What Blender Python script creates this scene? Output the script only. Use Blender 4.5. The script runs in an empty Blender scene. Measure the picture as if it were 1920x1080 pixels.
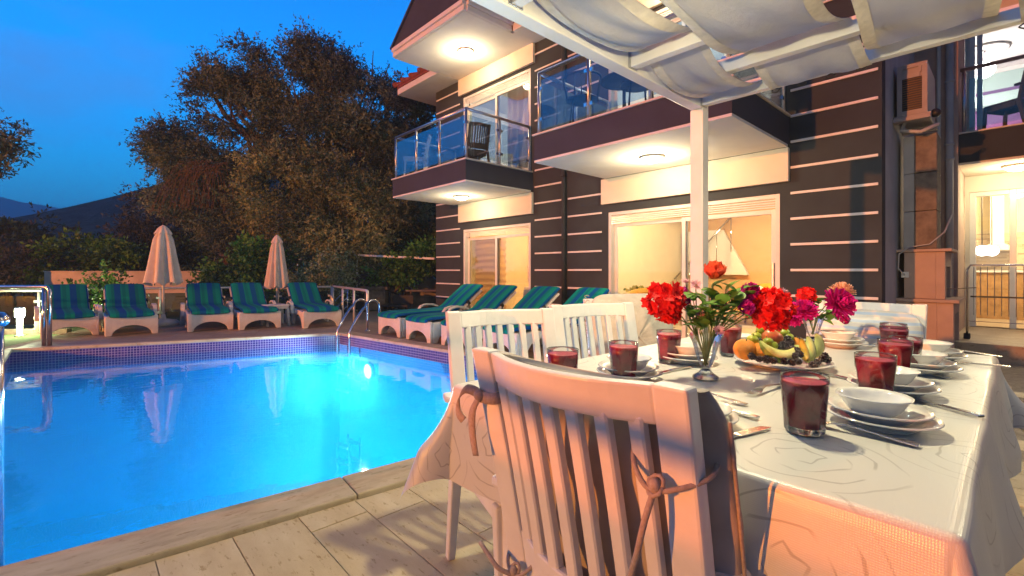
import bpy, math, random
import numpy as np
from mathutils import Vector, Matrix
rad = math.radians
random.seed(7)
RNG = np.random.default_rng(11)
scene = bpy.context.scene
COL = scene.collection

# ------------------------------------------------------------------ camera
EYE = 1.05
F_PX = 872.0
HZ = 508.0
cam_data = bpy.data.cameras.new("camera")
cam_data.sensor_width = 36.0
cam_data.lens = 36.0 * F_PX / 1920.0
cam_data.shift_y = (HZ - 540.0) / 1920.0
cam_data.clip_start = 0.05
cam_data.clip_end = 3000
cam = bpy.data.objects.new("camera", cam_data)
COL.objects.link(cam)
cam.location = (0, 0, EYE)
cam.rotation_euler = (rad(90), 0, 0)
scene.camera = cam

# ------------------------------------------------------------------ render look
scene.render.engine = 'CYCLES'
scene.cycles.use_denoising = True
try:
    scene.cycles.denoiser = 'OPENIMAGEDENOISE'
except Exception:
    pass
scene.cycles.max_bounces = 10
scene.cycles.transparent_max_bounces = 16
scene.cycles.volume_bounces = 1
scene.cycles.sample_clamp_indirect = 4.0
scene.cycles.caustics_reflective = False
scene.cycles.caustics_refractive = False
scene.view_settings.view_transform = 'Standard'
try:
    scene.view_settings.look = 'None'
except Exception:
    pass
scene.view_settings.exposure = 0.58
scene.view_settings.gamma = 1.0
scene.view_settings.use_curve_mapping = False

# ------------------------------------------------------------------ dusk sky
world = bpy.data.worlds.new("World")
scene.world = world
world.use_nodes = True
wn, wl = world.node_tree.nodes, world.node_tree.links
wn.clear()
w_out = wn.new('ShaderNodeOutputWorld')
w_bg = wn.new('ShaderNodeBackground')
w_tc = wn.new('ShaderNodeTexCoord')
w_sep = wn.new('ShaderNodeSeparateXYZ')
w_ramp = wn.new('ShaderNodeValToRGB')
wl.new(w_tc.outputs['Generated'], w_sep.inputs[0])
wl.new(w_sep.outputs['Z'], w_ramp.inputs['Fac'])
cr = w_ramp.color_ramp
cr.elements[0].position = 0.0
cr.elements[0].color = (0.075, 0.36, 0.66, 1)
cr.elements[1].position = 1.0
cr.elements[1].color = (0.004, 0.02, 0.09, 1)
for p, c in ((0.10, (0.012, 0.37, 0.74)), (0.22, (0.0, 0.29, 0.78)), (0.42, (0.0, 0.19, 0.66)), (0.62, (0.002, 0.085, 0.36)), (0.80, (0.003, 0.04, 0.18))):
    e = cr.elements.new(p)
    e.color = (*c, 1)
w_map = wn.new('ShaderNodeMapping')
w_map.inputs['Scale'].default_value = (1.6, 1.6, 4.5)
w_map.inputs['Location'].default_value = (0.35, 0.2, 0.1)
w_noise = wn.new('ShaderNodeTexNoise')
w_noise.inputs['Scale'].default_value = 1.7
w_noise.inputs['Detail'].default_value = 6
w_noise.inputs['Roughness'].default_value = 0.55
w_cr = wn.new('ShaderNodeMapRange')
w_cr.inputs['From Min'].default_value = 0.47
w_cr.inputs['From Max'].default_value = 0.78
w_cr.inputs['To Max'].default_value = 0.75
w_mix = wn.new('ShaderNodeMix')
w_mix.data_type = 'RGBA'
w_mix.inputs['B'].default_value = (0.060, 0.155, 0.44, 1)
wl.new(w_tc.outputs['Generated'], w_map.inputs['Vector'])
wl.new(w_map.outputs['Vector'], w_noise.inputs['Vector'])
wl.new(w_noise.outputs['Fac'], w_cr.inputs['Value'])
wl.new(w_cr.outputs['Result'], w_mix.inputs['Factor'])
wl.new(w_ramp.outputs['Color'], w_mix.inputs['A'])
# afterglow: brightest towards the sunset (left), dimmer on the far side of the sky
w_dot = wn.new('ShaderNodeVectorMath')
w_dot.operation = 'DOT_PRODUCT'
w_dot.inputs[1].default_value = (-0.55, 0.83, 0.0)
w_az = wn.new('ShaderNodeMapRange')
w_az.interpolation_type = 'SMOOTHSTEP'
w_az.inputs['From Min'].default_value = -0.75
w_az.inputs['From Max'].default_value = 0.75
w_az.inputs['To Min'].default_value = 0.25
w_az.inputs['To Max'].default_value = 1.60
wl.new(w_tc.outputs['Generated'], w_dot.inputs[0])
wl.new(w_dot.outputs['Value'], w_az.inputs['Value'])
wl.new(w_az.outputs['Result'], w_bg.inputs['Strength'])
wl.new(w_mix.outputs['Result'], w_bg.inputs['Color'])
wl.new(w_bg.outputs[0], w_out.inputs[0])

# lamp powers (watts) - every one sits in a lamp fixture that is built below
P_FLOOD = 14500.0
P_TABLE = 70.0
P_SOFFIT = 28.0
P_ROOM = 175.0
P_POOL = 275.0
P_BOLLARD = 22.0
SODIUM = (1.0, 0.275, 0.04)
WARM = (1.0, 0.70, 0.36)
CREAM = (1.0, 0.82, 0.50)

# ------------------------------------------------------------------ frames
DX = Vector((0.6806, -0.7327, 0))      # along the facade, towards the camera side
EX = Vector((0.7327, 0.6806, 0))       # into the house
ROT = math.atan2(DX.y, DX.x)
H0 = Vector((-1.83, 11.2, 0))          # left front corner of the villa
T0 = Vector((0.515, 0.546, 0))         # near right corner of the table top
P0 = Vector((1.45, 3.60, 0))           # pergola post

def hw(t, dep, z=0.0):
    return H0 + DX * t - EX * dep + Vector((0, 0, z))

def tw(x, y, z=0.0):
    return T0 + DX * x + EX * y + Vector((0, 0, z))

def pix(px, py, h=0.0):
    """point at height h seen at photo pixel (px, py)"""
    Y = F_PX * (EYE - h) / (py - HZ)
    return Vector(((px - 960.0) / F_PX * Y, Y, h))

def pixd(px, py, Y):
    return Vector(((px - 960.0) / F_PX * Y, Y, EYE - (py - HZ) * Y / F_PX))

# ------------------------------------------------------------------ mesh helpers
class MB:
    def __init__(s):
        s.v = []
        s.f = []

    def quad(s, a, b, c, d):
        n = len(s.v)
        s.v += [tuple(a), tuple(b), tuple(c), tuple(d)]
        s.f.append((n, n + 1, n + 2, n + 3))
        return s

    def tri(s, a, b, c):
        n = len(s.v)
        s.v += [tuple(a), tuple(b), tuple(c)]
        s.f.append((n, n + 1, n + 2))
        return s

    def box(s, x0, x1, y0, y1, z0, z1):
        n = len(s.v)
        s.v += [(x0, y0, z0), (x1, y0, z0), (x1, y1, z0), (x0, y1, z0), (x0, y0, z1), (x1, y0, z1), (x1, y1, z1), (x0, y1, z1)]
        s.f += [tuple(n + i for i in q) for q in ((0, 3, 2, 1), (4, 5, 6, 7), (0, 1, 5, 4), (1, 2, 6, 5), (2, 3, 7, 6), (3, 0, 4, 7))]
        return s

    def bar(s, a, b, w, h, up=(0, 0, 1)):
        """box beam from a to b, w sideways, h along up"""
        a, b = Vector(a), Vector(b)
        ax = (b - a).normalized()
        u = Vector(up)
        side = ax.cross(u)
        if side.length < 1e-5:
            side = ax.cross(Vector((0, 1, 0)))
        side.normalize()
        u = side.cross(ax).normalized()
        n = len(s.v)
        for p in (a, b):
            for i, j in ((-1, -1), (1, -1), (1, 1), (-1, 1)):
                s.v.append(tuple(p + side * (i * w / 2) + u * (j * h / 2)))
        s.f += [tuple(n + i for i in q) for q in ((0, 1, 2, 3), (7, 6, 5, 4), (0, 4, 5, 1), (1, 5, 6, 2), (2, 6, 7, 3), (3, 7, 4, 0))]
        return s

    def board(s, pts, wv, tv):
        """plank swept along pts; wv / tv half-width and half-thickness vectors (or lists)"""
        n = len(s.v)
        m = len(pts)
        for i, p in enumerate(pts):
            p = Vector(p)
            w = Vector(wv[i] if isinstance(wv, list) else wv)
            t = Vector(tv[i] if isinstance(tv, list) else tv)
            for a, b in ((-1, -1), (1, -1), (1, 1), (-1, 1)):
                s.v.append(tuple(p + w * a + t * b))
        for i in range(m - 1):
            k = n + 4 * i
            for a in range(4):
                b = (a + 1) % 4
                s.f.append((k + a, k + b, k + 4 + b, k + 4 + a))
        s.f.append((n + 3, n + 2, n + 1, n))
        k = n + 4 * (m - 1)
        s.f.append((k, k + 1, k + 2, k + 3))
        return s

    def tube(s, pts, r, seg=8, caps=True):
        pts = [Vector(p) for p in pts]
        m = len(pts)
        n = len(s.v)
        ref = None
        for i, p in enumerate(pts):
            t = (pts[min(i + 1, m - 1)] - pts[max(i - 1, 0)])
            if t.length < 1e-9:
                t = Vector((0, 0, 1))
            t.normalize()
            if ref is None:
                ref = t.cross(Vector((0.31, 0.17, 0.93)))
                if ref.length < 1e-3:
                    ref = t.cross(Vector((1, 0, 0)))
            ref = (ref - t * ref.dot(t)).normalized()
            bi = t.cross(ref)
            rr = r[i] if isinstance(r, (list, tuple)) else r
            for k in range(seg):
                a = 2 * math.pi * k / seg
                s.v.append(tuple(p + ref * (rr * math.cos(a)) + bi * (rr * math.sin(a))))
        for i in range(m - 1):
            for k in range(seg):
                k2 = (k + 1) % seg
                s.f.append((n + i * seg + k, n + i * seg + k2, n + (i + 1) * seg + k2, n + (i + 1) * seg + k))
        if caps:
            s.f.append(tuple(n + k for k in reversed(range(seg))))
            s.f.append(tuple(n + (m - 1) * seg + k for k in range(seg)))
        return s

    def lathe(s, prof, seg=24, c=(0, 0, 0), sx=1.0, sy=1.0, wob=None, caps=True):
        n = len(s.v)
        m = len(prof)
        for i, (r, z) in enumerate(prof):
            for k in range(seg):
                a = 2 * math.pi * k / seg
                rr = r * (wob(a, i) if wob else 1.0)
                s.v.append((c[0] + sx * rr * math.cos(a), c[1] + sy * rr * math.sin(a), c[2] + z))
        for i in range(m - 1):
            for k in range(seg):
                k2 = (k + 1) % seg
                s.f.append((n + i * seg + k, n + i * seg + k2, n + (i + 1) * seg + k2, n + (i + 1) * seg + k))
        if caps and prof[0][0] > 1e-6:
            s.f.append(tuple(n + k for k in reversed(range(seg))))
        if caps and prof[-1][0] > 1e-6:
            s.f.append(tuple(n + (m - 1) * seg + k for k in range(seg)))
        return s

    def ball(s, c, r, seg=12, rings=8, sz=1.0, sx=1.0, sy=1.0):
        prof = []
        for i in range(rings + 1):
            a = -math.pi / 2 + math.pi * i / rings
            prof.append((max(r * math.cos(a), 1e-5), r * sz * math.sin(a)))
        return s.lathe(prof, seg, c, sx, sy)

    def prism(s, poly, axis, a0, a1):
        """polygon (list of 2-tuples) extruded along axis 'x','y' or 'z'"""
        n = len(s.v)
        m = len(poly)
        def mk(p, a):
            if axis == 'x':
                return (a, p[0], p[1])
            if axis == 'y':
                return (p[0], a, p[1])
            return (p[0], p[1], a)
        s.v += [mk(p, a0) for p in poly] + [mk(p, a1) for p in poly]
        s.f.append(tuple(n + i for i in reversed(range(m))))
        s.f.append(tuple(n + m + i for i in range(m)))
        for i in range(m):
            j = (i + 1) % m
            s.f.append((n + i, n + j, n + m + j, n + m + i))
        return s

    def grid(s, fn, nu, nv):
        n = len(s.v)
        for i in range(nu + 1):
            for j in range(nv + 1):
                s.v.append(tuple(fn(i / nu, j / nv)))
        for i in range(nu):
            for j in range(nv):
                k = n + i * (nv + 1) + j
                s.f.append((k, k + nv + 1, k + nv + 2, k + 1))
        return s

    def xform(s, M, start=0):
        for i in range(start, len(s.v)):
            s.v[i] = tuple(M @ Vector(s.v[i]))
        return s


def smooth_path(pts, n=5):
    pts = [Vector(p) for p in pts]
    out = []
    for i in range(len(pts) - 1):
        p0, p1, p2, p3 = pts[max(0, i - 1)], pts[i], pts[i + 1], pts[min(len(pts) - 1, i + 2)]
        for k in range(n):
            f = k / n
            out.append(0.5 * ((2 * p1) + (p2 - p0) * f + (2 * p0 - 5 * p1 + 4 * p2 - p3) * f * f + (3 * p1 - p0 - 3 * p2 + p3) * f ** 3))
    out.append(pts[-1])
    return out

def obj(name, mb, material=None, parent=None, smooth=False, bevel=0.0, solid=0.0, subd=0, loc=None, segs=2):
    me = bpy.data.meshes.new(name)
    me.from_pydata(mb.v, [], mb.f)
    me.validate()
    me.update()
    o = bpy.data.objects.new(name, me)
    COL.objects.link(o)
    if material is not None:
        me.materials.append(material)
    if smooth:
        for p in me.polygons:
            p.use_smooth = True
    if subd:
        md = o.modifiers.new("subd", 'SUBSURF')
        md.levels = subd
        md.render_levels = subd
    if solid:
        md = o.modifiers.new("solid", 'SOLIDIFY')
        md.thickness = solid
        md.offset = 0
    if bevel:
        md = o.modifiers.new("bevel", 'BEVEL')
        md.width = bevel
        md.segments = segs
        md.limit_method = 'ANGLE'
        md.angle_limit = rad(40)
        md.harden_normals = False
    if parent is not None:
        o.parent = parent
    if loc is not None:
        o.location = loc
    return o

def tag(o, label=None, cat=None, group=None, kind=None):
    if label:
        o['label'] = label
    if cat:
        o['category'] = cat
    if group:
        o['group'] = group
    if kind:
        o['kind'] = kind
    return o

def thing(name, label, cat, loc=(0, 0, 0), rz=0.0, group=None):
    o = bpy.data.objects.new(name, None)
    o.empty_display_size = 0.1
    COL.objects.link(o)
    o.location = loc
    o.rotation_euler = (0, 0, rz)
    return tag(o, label, cat, group)

def dup(o, loc=None, rz=None, label=None, group=None, parent=None):
    c = o.copy()
    COL.objects.link(c)
    c.parent = parent
    if loc is not None:
        c.location = loc
    if rz is not None:
        c.rotation_euler = (0, 0, rz)
    if label:
        c['label'] = label
    if group:
        c['group'] = group
    for ch in list(o.children):
        dup(ch, parent=c)
    return c

def lamp(name, loc, power, color, size=0.08, typ='POINT', parent=None, rot=None, spot=None, blend=0.5):
    ld = bpy.data.lights.new(name, typ)
    ld.energy = power
    ld.color = color
    if typ in ('POINT', 'SPOT'):
        ld.shadow_soft_size = size
    if typ == 'SPOT':
        ld.spot_size = spot
        ld.spot_blend = blend
    lo = bpy.data.objects.new(name, ld)
    COL.objects.link(lo)
    lo.location = loc
    if rot is not None:
        lo.rotation_euler = rot
    if parent is not None:
        lo.parent = parent
    return lo

# ------------------------------------------------------------------ materials
class NT:
    def __init__(s, name):
        s.m = bpy.data.materials.new(name)
        s.m.use_nodes = True
        s.n = s.m.node_tree.nodes
        s.l = s.m.node_tree.links
        s.b = s.n['Principled BSDF']
        s.out = s.n['Material Output']

    def new(s, t, **kw):
        x = s.n.new(t)
        for k, v in kw.items():
            if k in x.inputs:
                x.inputs[k].default_value = v
            else:
                setattr(x, k, v)
        return x

    def link(s, a, b):
        s.l.new(a, b)

    def mixc(s, fac, a, b, mode='MIX'):
        x = s.n.new('ShaderNodeMix')
        x.data_type = 'RGBA'
        x.blend_type = mode
        for k, v in (('Factor', fac), ('A', a), ('B', b)):
            if hasattr(v, 'links') or isinstance(v, bpy.types.NodeSocket):
                s.l.new(v, x.inputs[k])
            elif k == 'Factor':
                x.inputs[k].default_value = v
            else:
                x.inputs[k].default_value = (*v[:3], 1)
        return x.outputs['Result']

    def ramp(s, src, stops):
        x = s.n.new('ShaderNodeValToRGB')
        e = x.color_ramp.elements
        while len(e) < len(stops):
            e.new(0.5)
        for i, (p, c) in enumerate(stops):
            e[i].position = p
            e[i].color = (*c, 1) if not isinstance(c, float) else (c, c, c, 1)
        s.l.new(src, x.inputs['Fac'])
        return x.outputs['Color']

    def bump(s, h, strength=0.2, dist=0.01):
        x = s.n.new('ShaderNodeBump')
        x.inputs['Strength'].default_value = strength
        x.inputs['Distance'].default_value = dist
        s.l.new(h, x.inputs['Height'])
        s.l.new(x.outputs['Normal'], s.b.inputs['Normal'])
        return x

def mat(name, col, rough=0.6, metal=0.0, var=0.12, scale=6.0, bump=0.0, bscale=60.0, spec=0.4, coat=0.0, col2=None, sheen=0.0):
    t = NT(name)
    tc = t.new('ShaderNodeTexCoord')
    nz = t.new('ShaderNodeTexNoise', Scale=scale, Detail=5.0, Roughness=0.6)
    t.link(tc.outputs['Object'], nz.inputs['Vector'])
    c2 = col2 if col2 else tuple(max(0, c * (1 - var * 1.6)) for c in col)
    c1 = tuple(min(1, c * (1 + var)) for c in col)
    c = t.ramp(nz.outputs['Fac'], [(0.32, c2), (0.68, c1)])
    t.link(c, t.b.inputs['Base Color'])
    t.b.inputs['Metallic'].default_value = metal
    r = t.new('ShaderNodeMapRange')
    r.inputs['To Min'].default_value = max(0.02, rough - 0.08)
    r.inputs['To Max'].default_value = min(1, rough + 0.08)
    t.link(nz.outputs['Fac'], r.inputs['Value'])
    t.link(r.outputs['Result'], t.b.inputs['Roughness'])
    t.b.inputs['Specular IOR Level'].default_value = spec
    t.b.inputs['Coat Weight'].default_value = coat
    t.b.inputs['Sheen Weight'].default_value = sheen
    if bump:
        n2 = t.new('ShaderNodeTexNoise', Scale=bscale, Detail=4.0)
        t.link(tc.outputs['Object'], n2.inputs['Vector'])
        t.bump(n2.outputs['Fac'], bump, 0.01)
    return t.m

def emit(name, col, strength):
    t = NT(name)
    t.b.inputs['Base Color'].default_value = (0.8, 0.8, 0.8, 1)
    t.b.inputs['Emission Color'].default_value = (*col, 1)
    t.b.inputs['Emission Strength'].default_value = strength
    return t.m

def pane_mat(name, tint, refl=0.08, grime=0.04):
    """clear glass sheet: lets light straight through, mirrors at grazing angles"""
    t = NT(name)
    t.n.remove(t.b)
    tr = t.new('ShaderNodeBsdfTransparent')
    tr.inputs['Color'].default_value = (*tint, 1)
    gl = t.new('ShaderNodeBsdfGlossy')
    gl.inputs['Roughness'].default_value = 0.02
    lw = t.new('ShaderNodeLayerWeight')
    lw.inputs['Blend'].default_value = 0.25
    mr = t.new('ShaderNodeMapRange')
    mr.inputs['To Min'].default_value = refl
    mr.inputs['To Max'].default_value = 0.75
    t.link(lw.outputs['Fresnel'], mr.inputs['Value'])
    mx = t.new('ShaderNodeMixShader')
    t.link(mr.outputs['Result'], mx.inputs[0])
    t.link(tr.outputs[0], mx.inputs[1])
    t.link(gl.outputs[0], mx.inputs[2])
    t.link(mx.outputs[0], t.out.inputs['Surface'])
    return t.m

def leaf_mat(name, cols, rough=0.55, spec=0.3, patch=0.0):
    t = NT(name)
    g = t.new('ShaderNodeNewGeometry')
    c = t.ramp(g.outputs['Random Per Island'], [(i / (len(cols) - 1), k) for i, k in enumerate(cols)])
    if patch:      # sprays of older and younger leaves
        tc = t.new('ShaderNodeTexCoord')
        nz = t.new('ShaderNodeTexNoise', Scale=patch, Detail=4.0, Roughness=0.6)
        t.link(tc.outputs['Object'], nz.inputs['Vector'])
        mu = t.ramp(nz.outputs['Fac'], [(0.36, (0.38, 0.40, 0.42)), (0.50, (0.9, 0.9, 0.85)), (0.64, (1.7, 1.6, 1.35))])
        c = t.mixc(1.0, c, mu, 'MULTIPLY')
    t.link(c, t.b.inputs['Base Color'])
    t.b.inputs['Roughness'].default_value = rough
    t.b.inputs['Specular IOR Level'].default_value = spec
    tl = t.new('ShaderNodeBsdfTranslucent')
    t.link(c, tl.inputs['Color'])
    mx = t.new('ShaderNodeMixShader')
    mx.inputs[0].default_value = 0.25
    t.link(t.b.outputs[0], mx.inputs[1])
    t.link(tl.outputs[0], mx.inputs[2])
    t.link(mx.outputs[0], t.out.inputs['Surface'])
    return t.m

M = {}
M['dark_render'] = mat('dark_render', (0.040, 0.047, 0.055), 0.85, var=0.18, scale=1.3, bump=0.25, bscale=180)
M['purple_render'] = mat('purple_render', (0.047, 0.048, 0.066), 0.85, var=0.10, scale=2.0, bump=0.25, bscale=180)
M['cream_render'] = mat('cream_render', (0.72, 0.66, 0.55), 0.85, var=0.05, scale=2.0, bump=0.2, bscale=160)
M['white_render'] = mat('white_render', (0.74, 0.71, 0.66), 0.85, var=0.06, scale=1.6, bump=0.2, bscale=160)
M['grey_render'] = mat('grey_render', (0.46, 0.445, 0.44), 0.85, var=0.12, scale=1.7, bump=0.25, bscale=120)
M['salmon_render'] = mat('salmon_render', (0.46, 0.33, 0.27), 0.85, var=0.08, scale=3, bump=0.25, bscale=120)
M['concrete'] = mat('concrete', (0.21, 0.17, 0.14), 0.95, var=0.20, scale=11, bump=0.9, bscale=90, spec=0.1)
M['unit_beige'] = mat('unit_beige', (0.36, 0.31, 0.29), 0.5, var=0.08)
M['stripe_white'] = mat('stripe_white', (0.78, 0.73, 0.70), 0.6, var=0.05)
M['frame_white'] = mat('frame_white', (0.74, 0.72, 0.68), 0.35, var=0.04)
M['plastic_white'] = mat('plastic_white', (0.74, 0.74, 0.71), 0.38, var=0.05, scale=9, spec=0.5, bump=0.06, bscale=220)
M['lounger_white'] = mat('lounger_white', (0.70, 0.67, 0.62), 0.42, var=0.08, scale=7, spec=0.45)
M['paint_white'] = mat('paint_white', (0.78, 0.77, 0.73), 0.35, var=0.05, scale=4, spec=0.5)
M['chrome'] = mat('chrome', (0.72, 0.72, 0.73), 0.16, 1.0, var=0.06, scale=20)
M['rail_steel'] = mat('rail_steel', (0.74, 0.73, 0.70), 0.38, 0.55, var=0.05, scale=20)
M['brushed'] = mat('brushed', (0.55, 0.56, 0.60), 0.32, 1.0, var=0.08, scale=30)
M['steel_cutlery'] = mat('steel_cutlery', (0.66, 0.65, 0.62), 0.18, 1.0, var=0.10, scale=40)
M['dark_plastic'] = mat('dark_plastic', (0.02, 0.02, 0.022), 0.5, var=0.2)
M['roof_red'] = mat('roof_red', (0.26, 0.065, 0.05), 0.7, var=0.25, scale=8)
M['room_cream'] = mat('room_cream', (0.78, 0.70, 0.52), 0.9, var=0.03)
M['room_white'] = mat('room_white', (0.80, 0.78, 0.74), 0.9, var=0.03)
M['room_purple'] = mat('room_purple', (0.33, 0.13, 0.31), 0.9, var=0.05)
M['room_peach'] = mat('room_peach', (0.72, 0.47, 0.24), 0.9, var=0.03)
M['room_floor'] = mat('room_floor', (0.45, 0.36, 0.25), 0.35, var=0.1)
M['wood_oak'] = mat('wood_oak', (0.45, 0.26, 0.10), 0.5, var=0.2, scale=10)
M['mustard'] = mat('mustard', (0.62, 0.30, 0.03), 0.8, var=0.12, sheen=0.3)
M['brown_cloth'] = mat('brown_cloth', (0.20, 0.11, 0.05), 0.9, var=0.2)
M['pane'] = pane_mat('pane', (0.93, 0.95, 0.95), 0.03)
M['rail_glass'] = pane_mat('rail_glass', (0.74, 0.86, 0.95), 0.06)
M['clear_rail_glass'] = pane_mat('clear_rail_glass', (0.80, 0.92, 0.90), 0.03)
M['fence_glass'] = pane_mat('fence_glass', (0.45, 0.58, 0.55), 0.10)
M['lamp_glow'] = emit('lamp_glow', (1.0, 0.86, 0.58), 14)
M['lamp_white'] = emit('lamp_white', (1.0, 0.97, 0.92), 9)
M['bollard_glow'] = emit('bollard_glow', (0.92, 1.0, 0.72), 16)
M['pool_glow'] = emit('pool_glow', (0.75, 0.97, 1.0), 2.0)
M['spot_glow'] = emit('spot_glow', (1.0, 0.82, 0.5), 10)
# ================================================================== ground, deck, pool
PA, PB, PC, PD = Vector((-6.69, 6.19, 0)), Vector((-2.90, 7.83, 0)), Vector((1.58, 4.16, 0)), Vector((-2.05, 1.387, 0))
POOL = [PA, PB, PC, PD]
PCEN = sum(POOL, Vector((0, 0, 0))) / 4

def outward(a, b):
    d = (b - a).normalized()
    n = Vector((-d.y, d.x, 0))
    if (n.dot(PCEN - a)) > 0:
        n = -n
    return n

def offset_quad(w):
    res = []
    for i in range(4):
        a0, a1, a2 = POOL[i - 1], POOL[i], POOL[(i + 1) % 4]
        n1, n2 = outward(a0, a1), outward(a1, a2)
        # intersect the two offset lines
        d1, d2 = (a1 - a0).normalized(), (a2 - a1).normalized()
        p1, p2 = a1 + n1 * w, a1 + n2 * w
        den = d1.x * d2.y - d1.y * d2.x
        s = ((p2.x - p1.x) * d2.y - (p2.y - p1.y) * d2.x) / den
        res.append(p1 + d1 * s)
    return res

# grass / earth material
t = NT('lawn')
tc = t.new('ShaderNodeTexCoord')
n1 = t.new('ShaderNodeTexNoise', Scale=0.6, Detail=8.0)
n2 = t.new('ShaderNodeTexNoise', Scale=45.0, Detail=4.0)
t.link(tc.outputs['Object'], n1.inputs['Vector'])
t.link(tc.outputs['Object'], n2.inputs['Vector'])
c = t.mixc(n1.outputs['Fac'], (0.035, 0.075, 0.018), (0.10, 0.12, 0.045))
c = t.mixc(n2.outputs['Fac'], c, (0.05, 0.09, 0.02))
t.link(c, t.b.inputs['Base Color'])
t.b.inputs['Roughness'].default_value = 0.95
t.bump(n2.outputs['Fac'], 0.8, 0.03)
M['lawn'] = t.m

# travertine
def travertine(name, ca, cb, dark):
    t = NT(name)
    tc = t.new('ShaderNodeTexCoord')
    oi = t.new('ShaderNodeObjectInfo')
    add = t.new('ShaderNodeVectorMath', operation='ADD')
    sc_ = t.new('ShaderNodeVectorMath', operation='SCALE')
    sc_.inputs['Scale'].default_value = 37.0
    cmb = t.new('ShaderNodeCombineXYZ')
    t.link(oi.outputs['Random'], cmb.inputs[0])
    t.link(oi.outputs['Random'], cmb.inputs[1])
    t.link(cmb.outputs[0], sc_.inputs[0])
    t.link(tc.outputs['Object'], add.inputs[0])
    t.link(sc_.outputs[0], add.inputs[1])
    mp = t.new('ShaderNodeMapping')
    mp.inputs['Scale'].default_value = (2.2, 6.5, 2.0)
    t.link(add.outputs[0], mp.inputs['Vector'])
    n1 = t.new('ShaderNodeTexNoise', Scale=1.6, Detail=7.0, Roughness=0.62)
    t.link(mp.outputs[0], n1.inputs['Vector'])
    n2 = t.new('ShaderNodeTexNoise', Scale=26.0, Detail=3.0, Roughness=0.7)
    mp2 = t.new('ShaderNodeMapping')
    mp2.inputs['Scale'].default_value = (0.6, 1.7, 1.0)
    t.link(add.outputs[0], mp2.inputs['Vector'])
    t.link(mp2.outputs[0], n2.inputs['Vector'])
    base = t.ramp(n1.outputs['Fac'], [(0.28, dark), (0.5, ca), (0.72, cb)])
    pit = t.ramp(n2.outputs['Fac'], [(0.32, (0.68, 0.61, 0.50)), (0.42, (1, 1, 1))])
    c = t.mixc(1.0, base, pit, 'MULTIPLY')
    hs = t.new('ShaderNodeHueSaturation')
    mr = t.new('ShaderNodeMapRange')
    mr.inputs['To Min'].default_value = 0.93
    mr.inputs['To Max'].default_value = 1.06
    t.link(oi.outputs['Random'], mr.inputs['Value'])
    t.link(mr.outputs[0], hs.inputs['Value'])
    t.link(c, hs.inputs['Color'])
    t.link(hs.outputs[0], t.b.inputs['Base Color'])
    t.b.inputs['Roughness'].default_value = 0.55
    t.b.inputs['Specular IOR Level'].default_value = 0.35
    t.bump(pit, 0.35, 0.004)
    return t.m
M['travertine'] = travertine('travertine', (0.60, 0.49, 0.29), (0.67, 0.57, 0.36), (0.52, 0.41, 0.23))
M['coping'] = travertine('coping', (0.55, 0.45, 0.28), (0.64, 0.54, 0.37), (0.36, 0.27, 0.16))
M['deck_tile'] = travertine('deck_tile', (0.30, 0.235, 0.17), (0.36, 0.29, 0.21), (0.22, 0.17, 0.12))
M['grout'] = mat('grout', (0.40, 0.33, 0.22), 0.95, var=0.2, scale=20)

# ground ring round the pool, out to the horizon
O = offset_quad(0.15)
far = [Vector((-1500, 1500, 0)), Vector((300, 1500, 0)), Vector((1500, -300, 0)), Vector((-300, -1500, 0))]
mb = MB()
for i in range(4):
    j = (i + 1) % 4
    z = Vector((0, 0, -0.07))
    mb.quad(O[i] + z, O[j] + z, far[j] + z, far[i] + z)
g = obj('ground', mb, M['lawn'])
tag(g, kind='structure')

DECK_OUT = [Vector((-7.75, 8.35, 0)), Vector((-3.2, 12.6, 0)), Vector((11, 3.5, 0)), Vector((-4.2, -4.5, 0))]
mb = MB()
zb = Vector((0, 0, -0.0045))
for i in range(3):
    j = i + 1
    mb.quad(O[i] + zb, O[j] + zb, DECK_OUT[j] + zb, DECK_OUT[i] + zb)
deck = obj('pool_deck', mb, M['grout'])
tag(deck, kind='structure')

# ---- individual tiles, clipped to each stretch of the deck
def clip(poly, p, n):
    """keep the side where (q-p).n >= 0"""
    out = []
    for i in range(len(poly)):
        a, b = poly[i], poly[(i + 1) % len(poly)]
        da, db = (a - p).dot(n), (b - p).dot(n)
        if da >= 0:
            out.append(a)
        if (da >= 0) != (db >= 0):
            out.append(a + (b - a) * (da / (da - db)))
    return out

nAB, nBC, nCD, nDA = outward(PA, PB), outward(PB, PC), outward(PC, PD), outward(PD, PA)
CW = 0.21
def area_near(p):
    return clip(p, PD + nCD * (CW + 0.012), nCD)
def area_right(p):
    p = clip(p, PB + nBC * CW, nBC)
    if len(p) > 2:
        p = clip(p, PD + nCD * (CW + 0.012), -nCD)
    if len(p) > 2:
        p = clip(p, hw(0, 0.02), -EX)
    return p
def area_far(p):
    p = clip(p, PA + nAB * (0.10), nAB)
    if len(p) > 2:
        p = clip(p, PB + nBC * CW, -nBC)
    if len(p) > 2:
        a, b = DECK_OUT[0], DECK_OUT[1]
        d = (b - a).normalized()
        p = clip(p, a, Vector((d.y, -d.x, 0)))
    if len(p) > 2:
        d = (DECK_OUT[0] - PA).normalized()
        p = clip(p, PA, Vector((d.y, -d.x, 0)))
    return p

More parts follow.
